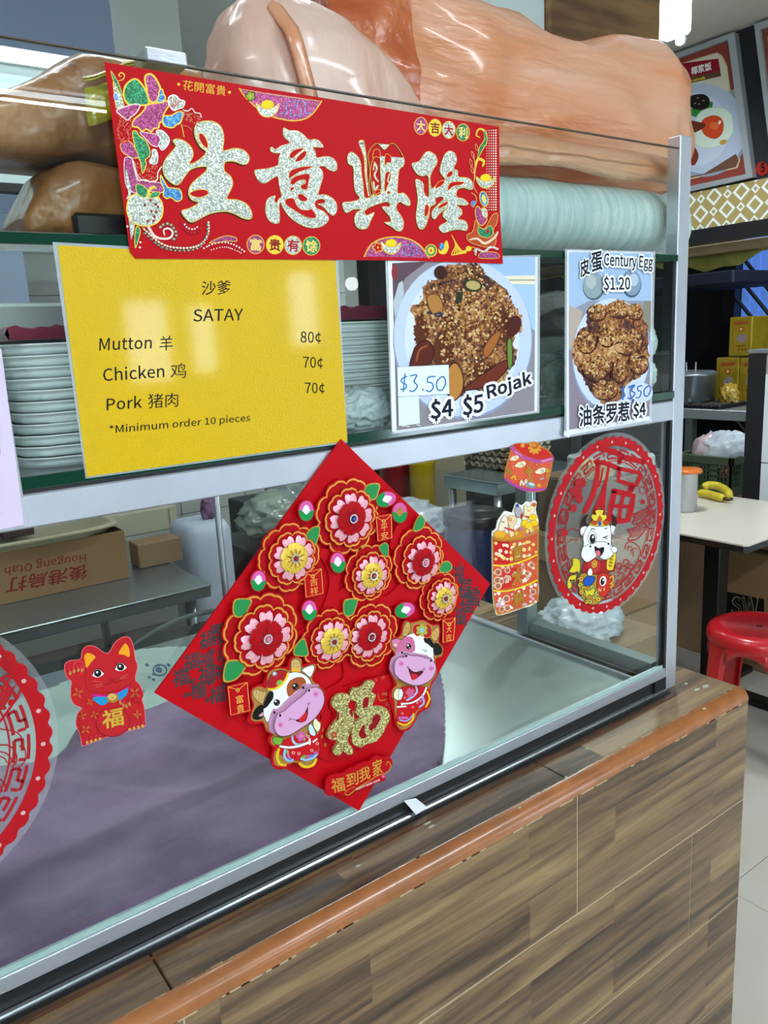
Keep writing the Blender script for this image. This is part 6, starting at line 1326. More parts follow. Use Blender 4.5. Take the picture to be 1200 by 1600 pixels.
# blue barrel
BY = 1.6; bl = PY(742, 800, BY); bw = .128; bz = PY(742, 812, BY-.05).z
bb = empty('blue_barrel', 'blue plastic barrel with a black screw lid', 'barrel', (bl.x, BY, 0))
blu = mat('barrel_blue', '#1c2c66', .35, spec=.5)
MB().lathe([(bw*.85, 0), (bw*.95, .02), (bw*1.0, .15), (bw*1.02, .2), (bw, .22), (bw, bz-.12), (bw*1.02, bz-.1), (bw*.96, bz-.04), (bw*.9, bz)], (bl.x, BY, 0), 40, caps=True).build('drum', blu, bb)
MB().lathe([(bw*1.02, bz-.03), (bw*1.06, bz-.028), (bw*1.06, bz+.012), (bw*1.02, bz+.018), (bw*.92, bz+.018), (bw*.88, bz+.006), (bw*.1, bz+.006), (.001, bz+.006)], (bl.x, BY, 0), 40, caps=True).build('lid', mat('barrel_lid', '#16171b', .3), bb)
crumple('white_goods_bag', 'pale blue-white plastic bag heaped left of the barrel', (2.14, 2.08, .66), .19, wbag, 31, sq=(1.15, .9, .6), amp=.16, zmin=.602)
tag(MB().box(1.93, 2.34, 1.86, 2.3, 0, .6, bev=.006).build('navy_crate', mat('navy_crate', '#1a2038', .5)), 'navy crate under the pale plastic bag', 'crate')
# cartons beyond the side pane
def carton(name, label, x0, x1, y0, y1, z0, z1, m=cardboard, tape=True):
    r = empty(name, label, 'box', ((x0+x1)/2, (y0+y1)/2, z0)); b = MB(); b.box(x0, x1, y0, y1, z0, z1, bev=.004); b.build('body', m, r)
    if tape: MB().box(x0-.0006, x0+.001, (y0+y1)/2-.025, (y0+y1)/2+.025, z1-.09, z1-.004).build('tape', mat('parcel_tape', '#a38458', .3), r)
    for s in (0, 1): MB().box(x0+.004, x1-.004, y0+.004+(y1-y0)*.5*s, y0-.006+(y1-y0)*.5*(1+s), z1-.0005, z1+.002).build('flap', m, r)
    return r
cd2 = mat('cardboard_light', '#a08260', .85, vary=.07, vscale=5); cd3 = mat('cardboard_dark', '#6b5038', .85, vary=.1, vscale=5)
carton('stock_carton', 'light brown carton at the bottom of the stack beyond the side pane', 2.03, 2.43, .87, 1.16, 0, .50, cd2)
carton('stock_carton', 'brown carton in the middle of the stack beyond the side pane', 2.05, 2.42, .88, 1.15, .503, .70, cardboard)
carton('stock_carton', 'pale flattened carton between the two darker ones of the stack', 2.02, 2.44, .86, 1.16, .703, .80, mat('cardboard_pale', '#b39672', .85, vary=.05, vscale=5), False)
carton('stock_carton', 'dark brown carton on top of the stack beyond the side pane', 2.06, 2.42, .88, 1.15, .803, 1.0, cd3)
crumple('white_rubbish_bag', 'white plastic bag slumped behind the side rail', (1.66, .62, .69), .10, wbag, 40, sq=(1.25, 1, .7), amp=.25, zmin=.662)
tag(MB().box(1.45, 1.86, .48, .78, 0, .66, bev=.008).build('wooden_stand', mat('stand_wood', '#8f7656', .6, vary=.1, vscale=9)), 'low wooden stand beyond the case carrying the white bag', 'stand')
tag(MB().box(2.2, 2.41, .9, 1.14, 1.005, 1.06, bev=.01).build('cling_parcel', film_mat('cling', '#a9b8b4', '#ccd8d2', .2, 20, .2)), 'flat film-wrapped parcel on top of the carton stack', 'package')
tag(MB().box(2.08, 2.18, .9, 1.0, 1.005, 1.06, bev=.004, rot=('Z', .3)).build('yellow_packet', mat('pale_yellow_card', '#c9b878', .7)), 'pale yellow packet on top of the carton stack', 'packet')
# ceiling-hung wood panel and pale panel above the shelf; tube on a beam
wp = mat('bulkhead_wood', '#5f4229', .35, col2='#8b6a45', vscale=3, stretch=(1, 1, 9), detail=6)
a = PY(861, 0, .8); b_ = PY(1031, 20, .8)
bh = struct(MB().box(a.x, b_.x, .8, .83, 2.22, 2.9).build('trim_1', wp))
struct(MB().box(a.x-.7, a.x-.004, .82, .85, 2.15, 2.9).build('trim_2', mat('pale_panel', '#c3d2d0', .4, vary=.04, vscale=3)))
struct(MB().box(-2.5, 1.15, 2.4, 2.46, 1.9, 2.9).build('trim_3', mat('bluegrey_panel', '#8d9cb6', .6)))
struct(MB().box(1.15, 1.42, 2.4, 2.5, 1.4, 2.9).build('trim_4', mat('offwhite_column', '#c4cdc6', .5)))
struct(MB().box(-2.5, .95, 1.5, 1.56, 2.085, 2.235, bev=.004).build('trim_5', mat('pale_green_beam', '#c6d8d4', .5)))
struct(MB().box(-2.5, .95, 1.5, 1.53, 1.94, 2.08, bev=.002).build('trim_6', mat('pale_green_beam', '#c6d8d4', .5)))
struct(MB().box(-2.5, .95, 1.497, 1.535, 1.92, 1.94).build('trim_7', gasket))
tl = empty('tube_lamp', 'lit white tube lamp on the pale beam at the upper left', 'lamp', (.2, 1.47, 2.25))
MB().cyl((-1.0, 1.478, 2.238), (PY(120, 112, 1.478).x-.015, 1.478, 2.238), .0165, n=14).build('tube', mat('lamp_glow', '#f4faff', .5, emit=2.2), tl)
MB().box(-1.02, PY(120, 112, 1.478).x, 1.488, 1.4995, 2.222, 2.254, bev=.002).build('housing', hous, tl)
for k in range(5): tag(MB().box(-.15+k*.16, -.03+k*.16, 1.9, 1.905, 1.2, 1.93).build('hanging_strip', mat('blue_curtain' if k % 2 else 'pale_curtain', '#5c78a8' if k % 2 else '#a8b8d0', .7)), ['pale curtain strip at the far left below the beam', 'blue curtain strip, leftmost of the two blue ones below the beam', 'pale curtain strip in the middle below the beam', 'blue curtain strip, rightmost of the two blue ones below the beam', 'pale curtain strip at the right end below the beam'][k], 'curtain', 'curtain strips under the beam')
tag(MB().tube([(.95, 1.4, 2.62), (1.12, 1.4, 2.78)], .018, 8).build('black_duct', black), 'short black pipe end seen between the two orange bundles', 'pipe')
# ------------------------------------------------------------------ aisle: table, bananas, stool, cartons
tw = mat('table_laminate', '#d9d2c4', .3, vary=.02, vscale=3); tb_ = mat('table_edge', '#14120f', .4)
dt = empty('dining_table', 'cream topped cafe table with a black edge and a black column', 'table', (2.87, .93, 0))
X0, X1, Y0, Y1 = 2.515, 3.22, .61, 1.27
def rrect(x0, x1, y0, y1, c, z):
    return [Vector(p) for p in ((x0+c, y0, z), (x1-c, y0, z), (x1, y0+c, z), (x1, y1-c, z), (x1-c, y1, z), (x0+c, y1, z), (x0, y1-c, z), (x0, y0+c, z))]
MB().prism(rrect(X0, X1, Y0, Y1, .012, .75), (0, 0, -.006), tw).build('tabletop', tw, dt)
MB().prism(rrect(X0-.001, X1+.001, Y0-.001, Y1+.001, .012, .744), (0, 0, -.022), tb_).build('table_edge', tb_, dt)
MB().box(2.835, 2.905, .895, .965, .02, .70, bev=.004).build('column', tb_, dt)
MB().box(2.62, 3.12, .90, .96, .69, .722, bev=.003).build('top_bracket', tb_, dt); MB().box(2.84, 2.90, .70, 1.16, .69, .722, bev=.003).build('top_bracket', tb_, dt)
MB().box(2.60, 3.14, .895, .965, 0, .03, bev=.006).build('foot', tb_, dt); MB().box(2.835, 2.905, .66, 1.20, 0, .03, bev=.006).build('foot', tb_, dt)
# bananas
bn = empty('banana_bunch', 'bunch of two ripe bananas on the cream table', 'fruit', (PZ(1115, 775, .75).x, PZ(1115, 775, .75).y, .75))
ym = mat('banana_skin', '#c9b424', .45, vary=.12, vscale=30, col2='#d6c234'); tip = mat('banana_tip', '#3a3210', .7)
def banana(pts, r, sag=0):
    pts = smooth_pts(pts, False, 5); n = len(pts); rad = [r*min(1, .42+1.9*math.sin(math.pi*min(max(i/(n-1), .02), .98))) for i in range(n)]
    MB().tube(pts, [min(q, r) for q in rad], 7, ym).build('banana', ym, bn); MB().tube([pts[0], pts[0]*1.25-pts[1]*.25], [r*.42, r*.3], 7).build('tip', tip, bn)
k = .75
def tbp(u, v, z): p = PZ(u, v, k+z); return Vector((p.x, p.y, k+z))
banana([tbp(1090, 771, .018), tbp(1102, 771, .022), tbp(1118, 775, .022), tbp(1132, 779, .018)], .0175)
banana([tbp(1098, 762, .030), tbp(1108, 758, .040), tbp(1124, 760, .040), tbp(1136, 768, .030), tbp(1140, 777, .018)], .018)
MB().tube([tbp(1131, 779, .018), tbp(1138, 781, .015), tbp(1145, 779, .02)], [.009, .008, .005], 8).build('stem', tip, bn)
cc = PZ(1071, 798, .75)
cn = empty('steel_canister', 'tall steel canister with an orange lid on the cream table', 'canister', (cc.x, cc.y, .75))
MB().lathe([(.040, .7505), (.044, .753), (.044, .905), (.046, .908), (.046, .912)], (cc.x, cc.y, 0), 28, caps=True).build('body', steel, cn)
MB().lathe([(.047, .910), (.060, .912), (.061, .918), (.056, .926), (.02, .93), (.001, .93)], (cc.x, cc.y, 0), 28, caps=True).build('lid', mat('orange_lid', '#d8702c', .35), cn)
# red stool
sr = mat('stool_red', '#c21d26', .28, spec=.5, vary=.04, vscale=6, coat=.3)
sc_ = PZ(1187, 977, .455); sx, sy = sc_.x, sc_.y
stl = empty('red_stool', 'red plastic stool with a perforated round seat beside the counter', 'stool', (sx, sy, 0))
MB().lathe([(.001, .452), (.120, .452), (.128, .456), (.148, .455), (.164, .447), (.172, .432), (.174, .41), (.170, .402), (.166, .405), (.164, .43), (.12, .445), (.001, .446)], (sx, sy, 0), 56).build('seat', sr, stl)
b = MB(); hd = mat('stool_hole', '#5c0e12', .6)
for i in range(-8, 9):
    for j in range(-8, 9):
        x, y = i*.0135, j*.0135
        if .012 < math.hypot(x, y) < .113: b.poly([(sx+x-.0022, sy+y-.004, .4523), (sx+x+.0022, sy+y-.004, .4523), (sx+x+.0022, sy+y+.004, .4523), (sx+x-.0022, sy+y+.004, .4523)])
b.poly([(sx+.011*math.cos(a), sy+.011*math.sin(a), .4523) for a in [2*math.pi*q/14 for q in range(14)]])
o = b.build('perforations', hd, stl); o['kind'] = 'stuff'
for q in range(4):
    a = math.radians(60+90*q); d = Vector((math.cos(a), math.sin(a), 0)); e = Vector((-d.y, d.x, 0)); rows = []
    for z, off, w in ((.43, .150, .060), (.40, .158, .052), (.36, .163, .040), (.25, .172, .034), (.1, .185, .030), (.0, .195, .030)):
        c = Vector((sx, sy, z))+d*off; rows.append([c-e*w-d*.022, c-e*w*.95, c-e*w*.45+d*.012, c+e*w*.45+d*.012, c+e*w*.95, c+e*w-d*.022, c+e*w*.8-d*.022, c+e*w*.75-d*.004, c-e*w*.75-d*.004, c-e*w*.8-d*.022])
    MB().grid(rows, None, True, False, True).build('leg', sr, stl)
    rows = []
    for s in (0, 1):
        rr = []
        for i in range(9):
            t = i/8; an = a+math.radians(20)+math.radians(50)*t; h = .415-.022*abs(2*t-1)**3*0; lo = .395-.05*abs(2*t-1)**2.5
            rr.append(Vector((sx+.168*math.cos(an), sy+.168*math.sin(an), .425 if s == 0 else lo)))
        rows.append(rr)
    o = MB().grid(rows).build('apron', sr, stl); o.modifiers.new('t', 'SOLIDIFY').thickness = .004
# printed cartons at the stall foot
def sidebox(name, label, x, y0, y1, z0, z1, m, dx=.27):
    r = empty(name, label, 'box', (x+dx/2, (y0+y1)/2, z0)); MB().box(x, x+dx, y0, y1, z0, z1, bev=.004).build('body', m, r); return r
dcd = mat('carton_brown', '#8a6a48', .85, vary=.06, vscale=4)
sw = sidebox('printed_stock_carton', 'brown carton with a black SW logo panel on the floor under the table', 3.16, .55, 1.12, 0, .53, dcd)
A = Art(0, 1080, 850, 7.617, proj=lambda u, v: PX(u, v, 3.16), nrm=(-1, 0, 0)); LG = '#8d7f68'
A.poly([(415, 565), (868, 655), (868, 800), (868, 860), (415, 860)], '#15110e'); A.txt('SW', (480, 830), (795, 850), (482, 625), LG, bold=.01); A.txt('SW', (488, 826), (787, 846), (490, 632), '#15110e')
A.build('carton_logo_print', sw); A = Art(0, 1080, 850, 7.617, proj=lambda u, v: PX(u, v, 3.16), nrm=(-1, 0, 0))
A.txt('Since 1975', (480, 1360), (640, 1395), (480, 1335), '#54412c'); A.txt('Made In Malaysia', (620, 1402), (830, 1446), (622, 1375), '#54412c', bold=.01)
A.build('carton_print', sw)
A = None
sidebox('plain_stock_carton', 'plain brown carton standing left of the printed carton', 3.16, 1.13, 1.50, 0, .60, cd2 if 'cd2' in globals() else dcd)
b = MB(); b.box(3.18, 3.4, .56, 1.1, .532, .56, bev=.006, rot=('Y', .12)); tag(b.build('carton_flap_paper', mat('torn_paper', '#6a5636', .9, vary=.2, vscale=30)), 'loose brown paper lying in the top of the printed carton', 'paper')
crumple('green_leaf_packet', 'dark green packet on the printed carton', (3.2, .95, .585), .05, mat('dark_green_pack', '#1c5a34', .4), 51, 'packet', sq=(.6, 1.2, .5), sub=3, zmin=.562)
tag(MB().cyl((3.4, .2, .40), (3.15, 1.25, .60), .02, n=10).build('dark_pipe', black), 'dark slanting pipe above the cartons', 'pipe') if False else None
tag(MB().lathe([(.13, 0), (.15, .03), (.16, .60), (.165, .63), (.16, .66), (.14, .66)], (3.0, 1.44, 0), 28, caps=True).build('blue_drum', mat('drum_blue', '#1c3c94', .35)), 'bright blue drum behind the cafe table', 'drum')
# ------------------------------------------------------------------ neighbouring stall front (plane x = 3.45)
SX = 3.45
def P3(u, v, x=SX): return PX(u, v, x)
def wslab(name, pts, x, th, m, parent=None, dx=0):
    q = [PX(p[0], p[1], x) for p in pts]; return MB().prism(q, (th, 0, 0), m).build(name, m, parent)
def flat_yz(name, y0, y1, z0, z1, x0, x1, m, bev=0): return MB().box(x0, x1, y0, y1, z0, z1, bev=bev).build(name, m)
# white low wall at right, black post, fascia
zt = P3(1190, 553).z
pyL, pyR = P3(1163, 700).y, P3(1189, 700).y
struct(flat_yz('trim_8', min(pyL, pyR), max(pyL, pyR), 0, zt, SX, SX+.08, mat('post_black', '#141418', .6)))
wl = struct(flat_yz('wall_right_low', -3, min(pyL, pyR), 0, zt+.004, SX+.01, SX+.09, mat('low_wall_core', '#9ca2a0', .8)))
tmw = MB().box(-.005, .005, -.297, .297, -.197, .197, bev=.001).mesh('tile', mat('white_wall_tile', '#dfe6ea', .2))
for i in range(5):
    for j in range(3):
        t = bpy.data.objects.new('tile', tmw); COL.objects.link(t); t.location = (SX+.006, min(pyL, pyR)-.3-.6*i, .27+.4*j); t.parent = wl
MB().box(SX-.002, SX+.1, -3, max(pyL, pyR)+.005, zt+.002, zt+.02, bev=.003).build('capping', steel, wl)
yA = P3(1060, 330).y; navy = mat('navy_fascia', '#15171f', .7, bump=.001, bscale=300)
zb = P3(1140, 362).z
z_l0, z_l1 = P3(1140, 352).z, P3(1140, 290).z
struct(flat_yz('trim_9', -3, 3.3, zb-.035, z_l0, SX-.03, SX+.05, mat('fascia_black', '#16161a', .4)))
# lattice strip
def lattice():
    m = mat('lattice_print', '#e6eceb', .5); nt = m.node_tree; b = nt.nodes['Principled BSDF']; N = nt.nodes.new; L = nt.links.new
    g = N('ShaderNodeNewGeometry'); mp = N('ShaderNodeMapping'); mp.inputs['Rotation'].default_value = (math.radians(45), 0, 0); mp.inputs['Scale'].default_value = (1, 11, 11); L(g.outputs['Position'], mp.inputs['Vector'])
    sp = N('ShaderNodeSeparateXYZ'); L(mp.outputs[0], sp.inputs[0])
    def fr(ax):
        f = N('ShaderNodeMath'); f.operation = 'FRACT'; L(sp.outputs[ax], f.inputs[0]); s = N('ShaderNodeMath'); s.operation = 'SUBTRACT'; s.inputs[1].default_value = .5; L(f.outputs[0], s.inputs[0]); a = N('ShaderNodeMath'); a.operation = 'ABSOLUTE'; L(s.outputs[0], a.inputs[0]); return a.outputs[0]
    def lt(x, t):
        c = N('ShaderNodeMath'); c.operation = 'LESS_THAN'; L(x, c.inputs[0]); c.inputs[1].default_value = t; return c.outputs[0]
    a, c = fr('Y'), fr('Z')
    mxn = N('ShaderNodeMath'); mxn.operation = 'MAXIMUM'; L(a, mxn.inputs[0]); L(c, mxn.inputs[1])
    mn = N('ShaderNodeMath'); mn.operation = 'MINIMUM'; L(a, mn.inputs[0]); L(c, mn.inputs[1])
    inner = lt(mxn.outputs[0], .20); bar = lt(mn.outputs[0], .34)
    gtw = N('ShaderNodeMath'); gtw.operation = 'GREATER_THAN'; L(mxn.outputs[0], gtw.inputs[0]); gtw.inputs[1].default_value = .31
    br = N('ShaderNodeMath'); br.operation = 'MULTIPLY'; L(bar, br.inputs[0]); L(gtw.outputs[0], br.inputs[1])
    corner = N('ShaderNodeMath'); corner.operation = 'GREATER_THAN'; L(mn.outputs[0], corner.inputs[0]); corner.inputs[1].default_value = .42
    s = N('ShaderNodeMath'); s.operation = 'MAXIMUM'; L(inner, s.inputs[0]); L(br.outputs[0], s.inputs[1]); s2 = N('ShaderNodeMath'); s2.operation = 'MAXIMUM'; L(s.outputs[0], s2.inputs[0]); L(corner.outputs[0], s2.inputs[1])
    x = N('ShaderNodeMix'); x.data_type = 'RGBA'; L(s2.outputs[0], x.inputs[0]); x.inputs[6].default_value = lin('#e6eceb'); x.inputs[7].default_value = lin('#a8945a'); L(x.outputs[2], b.inputs['Base Color'])
    return m
struct(flat_yz('trim_10', -3, 3.3, z_l0, z_l1, SX-.01, SX+.05, lattice()))
struct(flat_yz('wall_stall', -3, 3.3, z_l1, 2.9, SX+.01, SX+.06, navy))
struct(MB().box(SX-.5, SX+.02, -3, 3.3, P3(1130, 55).z, P3(1130, 55).z+.05).build('trim_11', mat('soffit_white', '#cbcbc0', .7)))
# menu boards
alu = mat('menu_frame_alu', '#b4bcc0', .35, metal=.5); mr = mat('menu_red', '#8a3428', .5)
mbd = empty('menu_board', 'lit framed menu poster of nasi lemak with a fried egg', 'sign', P3(1110, 300))
fo_ = [(1000, 103), (1147, 50), (1176, 277), (1020, 312)]; fi = [(1000, 113), (1137, 62), (1165, 272), (1020, 303)]
for (a, b_, c, d) in ((0, 1, 1, 0), (1, 2, 2, 1), (2, 3, 3, 2), (3, 0, 0, 3)):
    wslab('frame_bar', [fo_[a], fo_[b_], fi[c], fi[d]], SX-.03, .035, alu, mbd)
A = Art(0, 980, 0, 4.705, proj=lambda u, v: PX(u, v, SX-.012), nrm=(-1, 0, 0))
A.poly([(90, 530), (735, 295), (875, 1280), (190, 1425)], mr); A.poly([(90, 560), (660, 385), (700, 410), (735, 480), (830, 1180), (810, 1235), (190, 1385)], '#c8b890'); A.poly([(90, 570), (655, 395), (692, 418), (727, 485), (820, 1180), (800, 1228), (190, 1375)], '#cdc9b4')
A.poly([(300, 480), (670, 430), (685, 520), (300, 610)], '#8c1220'); A.poly([(300, 600), (685, 520), (690, 560), (300, 650)], '#5c4430')
A.txt('椰浆饭', (474, 552), (620, 512), (470, 496), '#f2eeea', bold=.012); A.txt('Nasi Lemak', (395, 620), (575, 578), (392, 602), '#d8c030', bold=.02)
A.poly([(200, 900), (820, 640), (820, 1180), (800, 1226), (190, 1375)], '#a8a598'); A.el(560, 960, 330, 340, '#8e98ac', 0, 40); A.el(555, 945, 320, 330, '#b4bfd4', 0, 40); A.el(500, 950, 250, 270, '#c3cce0', 0, 36)
A.poly([(800, 1130), (820, 1180), (800, 1228), (190, 1375), (190, 1340), (560, 1280)], '#6a4a38')
A.ol([(400,820),(480,800),(560,780),(625,750),(610,820),(560,865),(480,850)], '#2c8c34', '#1c5a24', 4); A.sm([(440,720),(500,695),(570,695),(605,730),(600,780),(550,808),(490,800),(450,770)], '#1c1410')
for x, y in ((500,760),(530,765),(560,740),(520,720)): A.el(x, y, 9, 5, '#8c8078')
A.ol([(500,880),(560,810),(680,790),(760,830),(780,920),(770,990),(700,1060),(600,1090),(500,1060),(470,980)], '#d4e4d4', '#b4c8b8', 6); A.ol([(560,880),(630,850),(690,870),(708,930),(690,990),(640,1020),(570,990),(545,930)], '#d2491c', '#b43c18', 4); A.el(680, 900, 9, 16, '#f6e8e0', 20); A.el(640, 925, 34, 28, '#e06a34'); A.el(706, 1045, 28, 18, '#c49a3c', -20)
A.sm([(440,890),(520,895),(580,920),(520,965),(430,985)], '#6c2c18'); A.sm([(470,1060),(510,1100),(525,1150),(500,1210),(470,1200)], '#7c3420')
A.build('menu_print', mbd)
mb2 = empty('menu_board', 'second framed menu poster cut off by the right edge', 'sign', P3(1240, 260))
fo_ = [(1178, 38), (1330, -14), (1350, 220), (1206, 262)]; fi = [(1187, 46), (1320, 0), (1340, 212), (1213, 253)]
for (a, b_, c, d) in ((0, 1, 1, 0), (1, 2, 2, 1), (2, 3, 3, 2), (3, 0, 0, 3)): wslab('frame_bar', [fo_[a], fo_[b_], fi[c], fi[d]], SX-.03, .035, alu, mb2)
A = Art(0, 0, 0, 1, proj=lambda u, v: PX(u, v, SX-.012), nrm=(-1, 0, 0)); A.poly(fi, '#7a4434'); A.poly([(1199, 58), (1312, 18), (1330, 205), (1222, 240)], '#c9c4b0'); A.build('menu_print', mb2)
nb = empty('stall_number_disc', 'round red disc numbered five on the dark fascia', 'sign', P3(1192, 272))
A = Art(0, 980, 0, 4.705, proj=lambda u, v: PX(u, v, SX+.004), nrm=(-1, 0, 0)); A.el(992, 1240, 44, 52, '#a8241c'); A.txt('5', (985, 1268), (1012, 1262), (982, 1205), '#1c1214', bold=.02)
A.build('disc_print', nb)
# bright fitting near the ceiling
lf = empty('bright_light_fitting', 'glaring white light fitting under the ceiling beside the wood panel', 'lamp', (2.62, 1.0, 2.56))
pe = PY(1062, 35, 1.0)
MB().box(pe.x-.30, pe.x, .95, 1.05, pe.z-.05, pe.z+.09, bev=.01).build('glowing_cover', mat('fitting_glow', '#f0fbff', .5, emit=14), lf)
MB().box(pe.x, pe.x+.02, .97, 1.03, pe.z-.03, pe.z+.05, bev=.006).build('end_cap', alu, lf); MB().cyl((pe.x+.0, 1.0, pe.z-.055), (pe.x+.028, 1.0, pe.z-.055), .016, n=12).build('holder', alu, lf)
MB().cyl((pe.x-.15, 1.0, pe.z+.085), (pe.x-.15, 1.0, 2.9), .01, n=8).build('hanger', alu, lf)
area('fitting_light', (pe.x-.15, 1.0, pe.z-.06), .28, .07, 14, rot=(0, 0, 0))
# ------------------------------------------------------------------ kitchen inside the stall
struct(flat_yz('wall_kitchen', -.5, 3.3, 0, 2.9, 6.2, 6.28, mat('dark_kitchen_wall', '#121116', .7)))  # one even near-black colour over the whole wall
kb = empty('kitchen_bench', 'steel kitchen bench inside the neighbouring stall', 'bench', (4.6, 1.6, 0))
KZ = PX(1110, 640, 4.3).z
MB().box(4.3, 4.95, -.2, 3.0, KZ-.06, KZ, bev=.004).build('top', steel, kb); MB().box(4.34, 4.9, -.2, 3.0, .0, .1, bev=.004).build('plinth', black, kb)
for y in (-.1, 1.0, 2.0, 2.9): MB().box(4.35, 4.4, y, y+.05, .1, KZ-.06).build('leg', steel_dark, kb)
pb = PX(1098, 632, 4.62); KT = KZ+.03
bs = empty('stove_grate', 'dark cast stove grate on the kitchen bench', 'stove', (pb.x, pb.y, KZ)); MB().box(4.32, 4.62, pb.y-.3, pb.y+.3, KZ+.001, KT-.008, bev=.005).build('base', black, bs)
b = MB()
for q in range(12): b.box(4.31, 4.62, pb.y-.28+q*.05, pb.y-.265+q*.05, KT-.008, KT)
b.build('grate_bars', mat('grate_iron', '#4a443c', .7), bs)['kind'] = 'stuff'
pr_ = .16
pt_ = empty('cooking_pot', 'wide steel cooking pot on the stove in the next stall', 'pot', (4.46, pb.y, KT)); ph = PX(1098, 583, 4.46).z-KT
MB().lathe([(pr_*.92, KT+.001), (pr_*.97, KT+.01), (pr_, KT+ph*.9), (pr_*1.03, KT+ph*.92), (pr_*1.03, KT+ph), (pr_*.97, KT+ph), (pr_*.95, KT+.02)], (4.46, pb.y, 0), 36, caps=False).build('body', steel_dark, pt_)
MB().lathe([(pr_*1.0, KT+ph+.001), (pr_*.9, KT+ph+.012), (.02, KT+ph+.02), (.001, KT+ph+.02)], (4.46, pb.y, 0), 36).build('lid', steel, pt_)
for dy in (-.08, -.02, .03, .09): MB().cyl((4.40, pb.y+dy, KT+ph+.01), (4.39, pb.y+dy*1.1, KT+ph+.07), .005, n=6).build('ladle_handle', steel, pt_)
MB().tube([(4.31, pb.y-.03, KT+ph*.8), (4.28, pb.y-.03, KT+ph*.72), (4.28, pb.y+.03, KT+ph*.72), (4.31, pb.y+.03, KT+ph*.8)], .006, 8).build('handle', steel, pt_)
# oil tins
tinm = mat('tin_yellow', '#a3891c', .35, metal=.3, vary=.12, vscale=14)
def tin(label, u0, u1, vt, vb, x, text=False, cat='tin'):
    a = PX(u0, vt, x); b_ = PX(u1, vt, x); z0 = PX(u0, vb, x).z; y0, y1 = min(a.y, b_.y), max(a.y, b_.y)
    r = empty('oil_tin', label, cat, (x+.1, (y0+y1)/2, z0), 'square oil tins by the stove'); MB().box(x, x+.2, y0, y1, z0, a.z, bev=.006).build('can', tinm, r)
    B = Art(0, u0, vt, 1, proj=lambda u, v: PX(u, v, x), nrm=(-1, 0, 0)); w, h = u1-u0, vb-vt
    B.st([(w*.14, h*.1), (w*.86, h*.06), (w*.86, h*.88), (w*.14, h*.92)], .8, '#8c3a1c', True, False); B.el(w*.5, h*.3, w*.12, h*.07, '#a8402c'); B.el(w*.5, h*.3, w*.06, h*.035, '#d8c04c'); B.sm([(w*.3, h*.55), (w*.4, h*.45), (w*.6, h*.42), (w*.75, h*.5), (w*.65, h*.62), (w*.45, h*.65)], '#8a7c78'); B.poly([(w*.2, h*.12), (w*.8, h*.09), (w*.8, h*.17), (w*.2, h*.2)], '#9c4c1c'); B.poly([(w*.3, h*.72), (w*.7, h*.7), (w*.7, h*.74), (w*.3, h*.76)], '#7c4c1c')
    for q in (.4, .55, .7): B.el(w*q, h*.82, w*.05, h*.03, '#6c3c1c')
    B.build('tin_print', r); return PX(u0, vb, x).z
zb_ = PX(1130, 612, 4.62).z
tin('yellow square oil tin on top of the pair by the blue shutter', 1140, 1176, 496, 557, 4.68)
tin('yellow square oil tin in the lower row behind the pot', 1119, 1155, 559, 630, 4.68)
tin('shaded yellow square oil tin at the right end of the lower row', 1156, 1185, 559, 628, 4.68)
crumple('yellow_noodle_bag', 'glossy yellow bag on the bench in front of the oil tins', (4.5, PX(1140, 610, 4.5).y, KZ+.07), .085, mat('yellow_bag', '#a98a2c', .2, coat=.6, bump=.004, bscale=40, vary=.15, vscale=20), 61, sq=(.6, .62, .7), zmin=KZ, sub=4, amp=.4)
# blue shutter with diagonal bars; slats emit light in place of daylight behind
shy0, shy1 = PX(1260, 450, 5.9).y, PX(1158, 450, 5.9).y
sh = empty('blue_shutter', 'blue shutter, slats glowing in place of daylight, behind black diagonal bars', 'window shutter', (5.92, (shy0+shy1)/2, 1.0))
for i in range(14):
    y = shy0+(shy1-shy0)*i/14; MB().box(5.9+.01*(i % 2), 5.93, y, y+(shy1-shy0)/14*.98, 1.0, 2.35, bev=.002).build('slat', mat('shutter_blue_glow', '#5b86d8', .5, emit=.5), sh)
area('kitchen_fill', (4.0, 1.2, 2.6), .6, .1, 22, col=(.75, .87, 1), rot=(0, 0, 0))  # added fill light without a fixture, brightens the kitchen
for k in range(9):
    a = PX(1150, 390+k*38, 5.8); b_ = PX(1240, 500+k*38, 5.8); MB().tube([a, b_], .014, 6).build('diagonal_bar', black, sh)
MB().box(5.78, 5.86, shy1-.02, shy1+.08, 0, 2.5).build('jamb', black, sh)
# hood and dark hangings
tag(MB().box(4.5, 5.3, PX(1146, 435, 4.5).y, 3.0, PX(1100, 447, 4.5).z, PX(1100, 426, 4.5).z, bev=.01).build('range_hood', mat('hood_blue', '#10162c', .6)), 'dark blue range hood over the stove', 'range hood')
ybm = mat('canvas_beige', '#a08c68', .8, vary=.1, vscale=8); ybg = mat('canvas_yellow', '#8f8c44', .8, vary=.15, vscale=12)
tag(MB().box(SX+.06, SX+.28, -2, 3.0, zb-.075, zb-.036, bev=.004).build('beige_valance', ybm), 'beige board under the black fascia edge of the next stall', 'board')
b = MB(); rows = []
for j in (0, 1, 2, 3): rows.append([Vector((SX+.16+.02*math.sin(i*1.3), -1.5+i*.1, zb-.076-j*.014*(1+.8*math.sin(i*.9+.6*math.sin(i*2.3))))) for i in range(44)])
b.grid(rows); o = tag(b.build('yellow_cloth_valance', ybg), 'crumpled yellow-green cloth hanging below the beige board', 'cloth'); o.modifiers.new('t', 'SOLIDIFY').thickness = .004
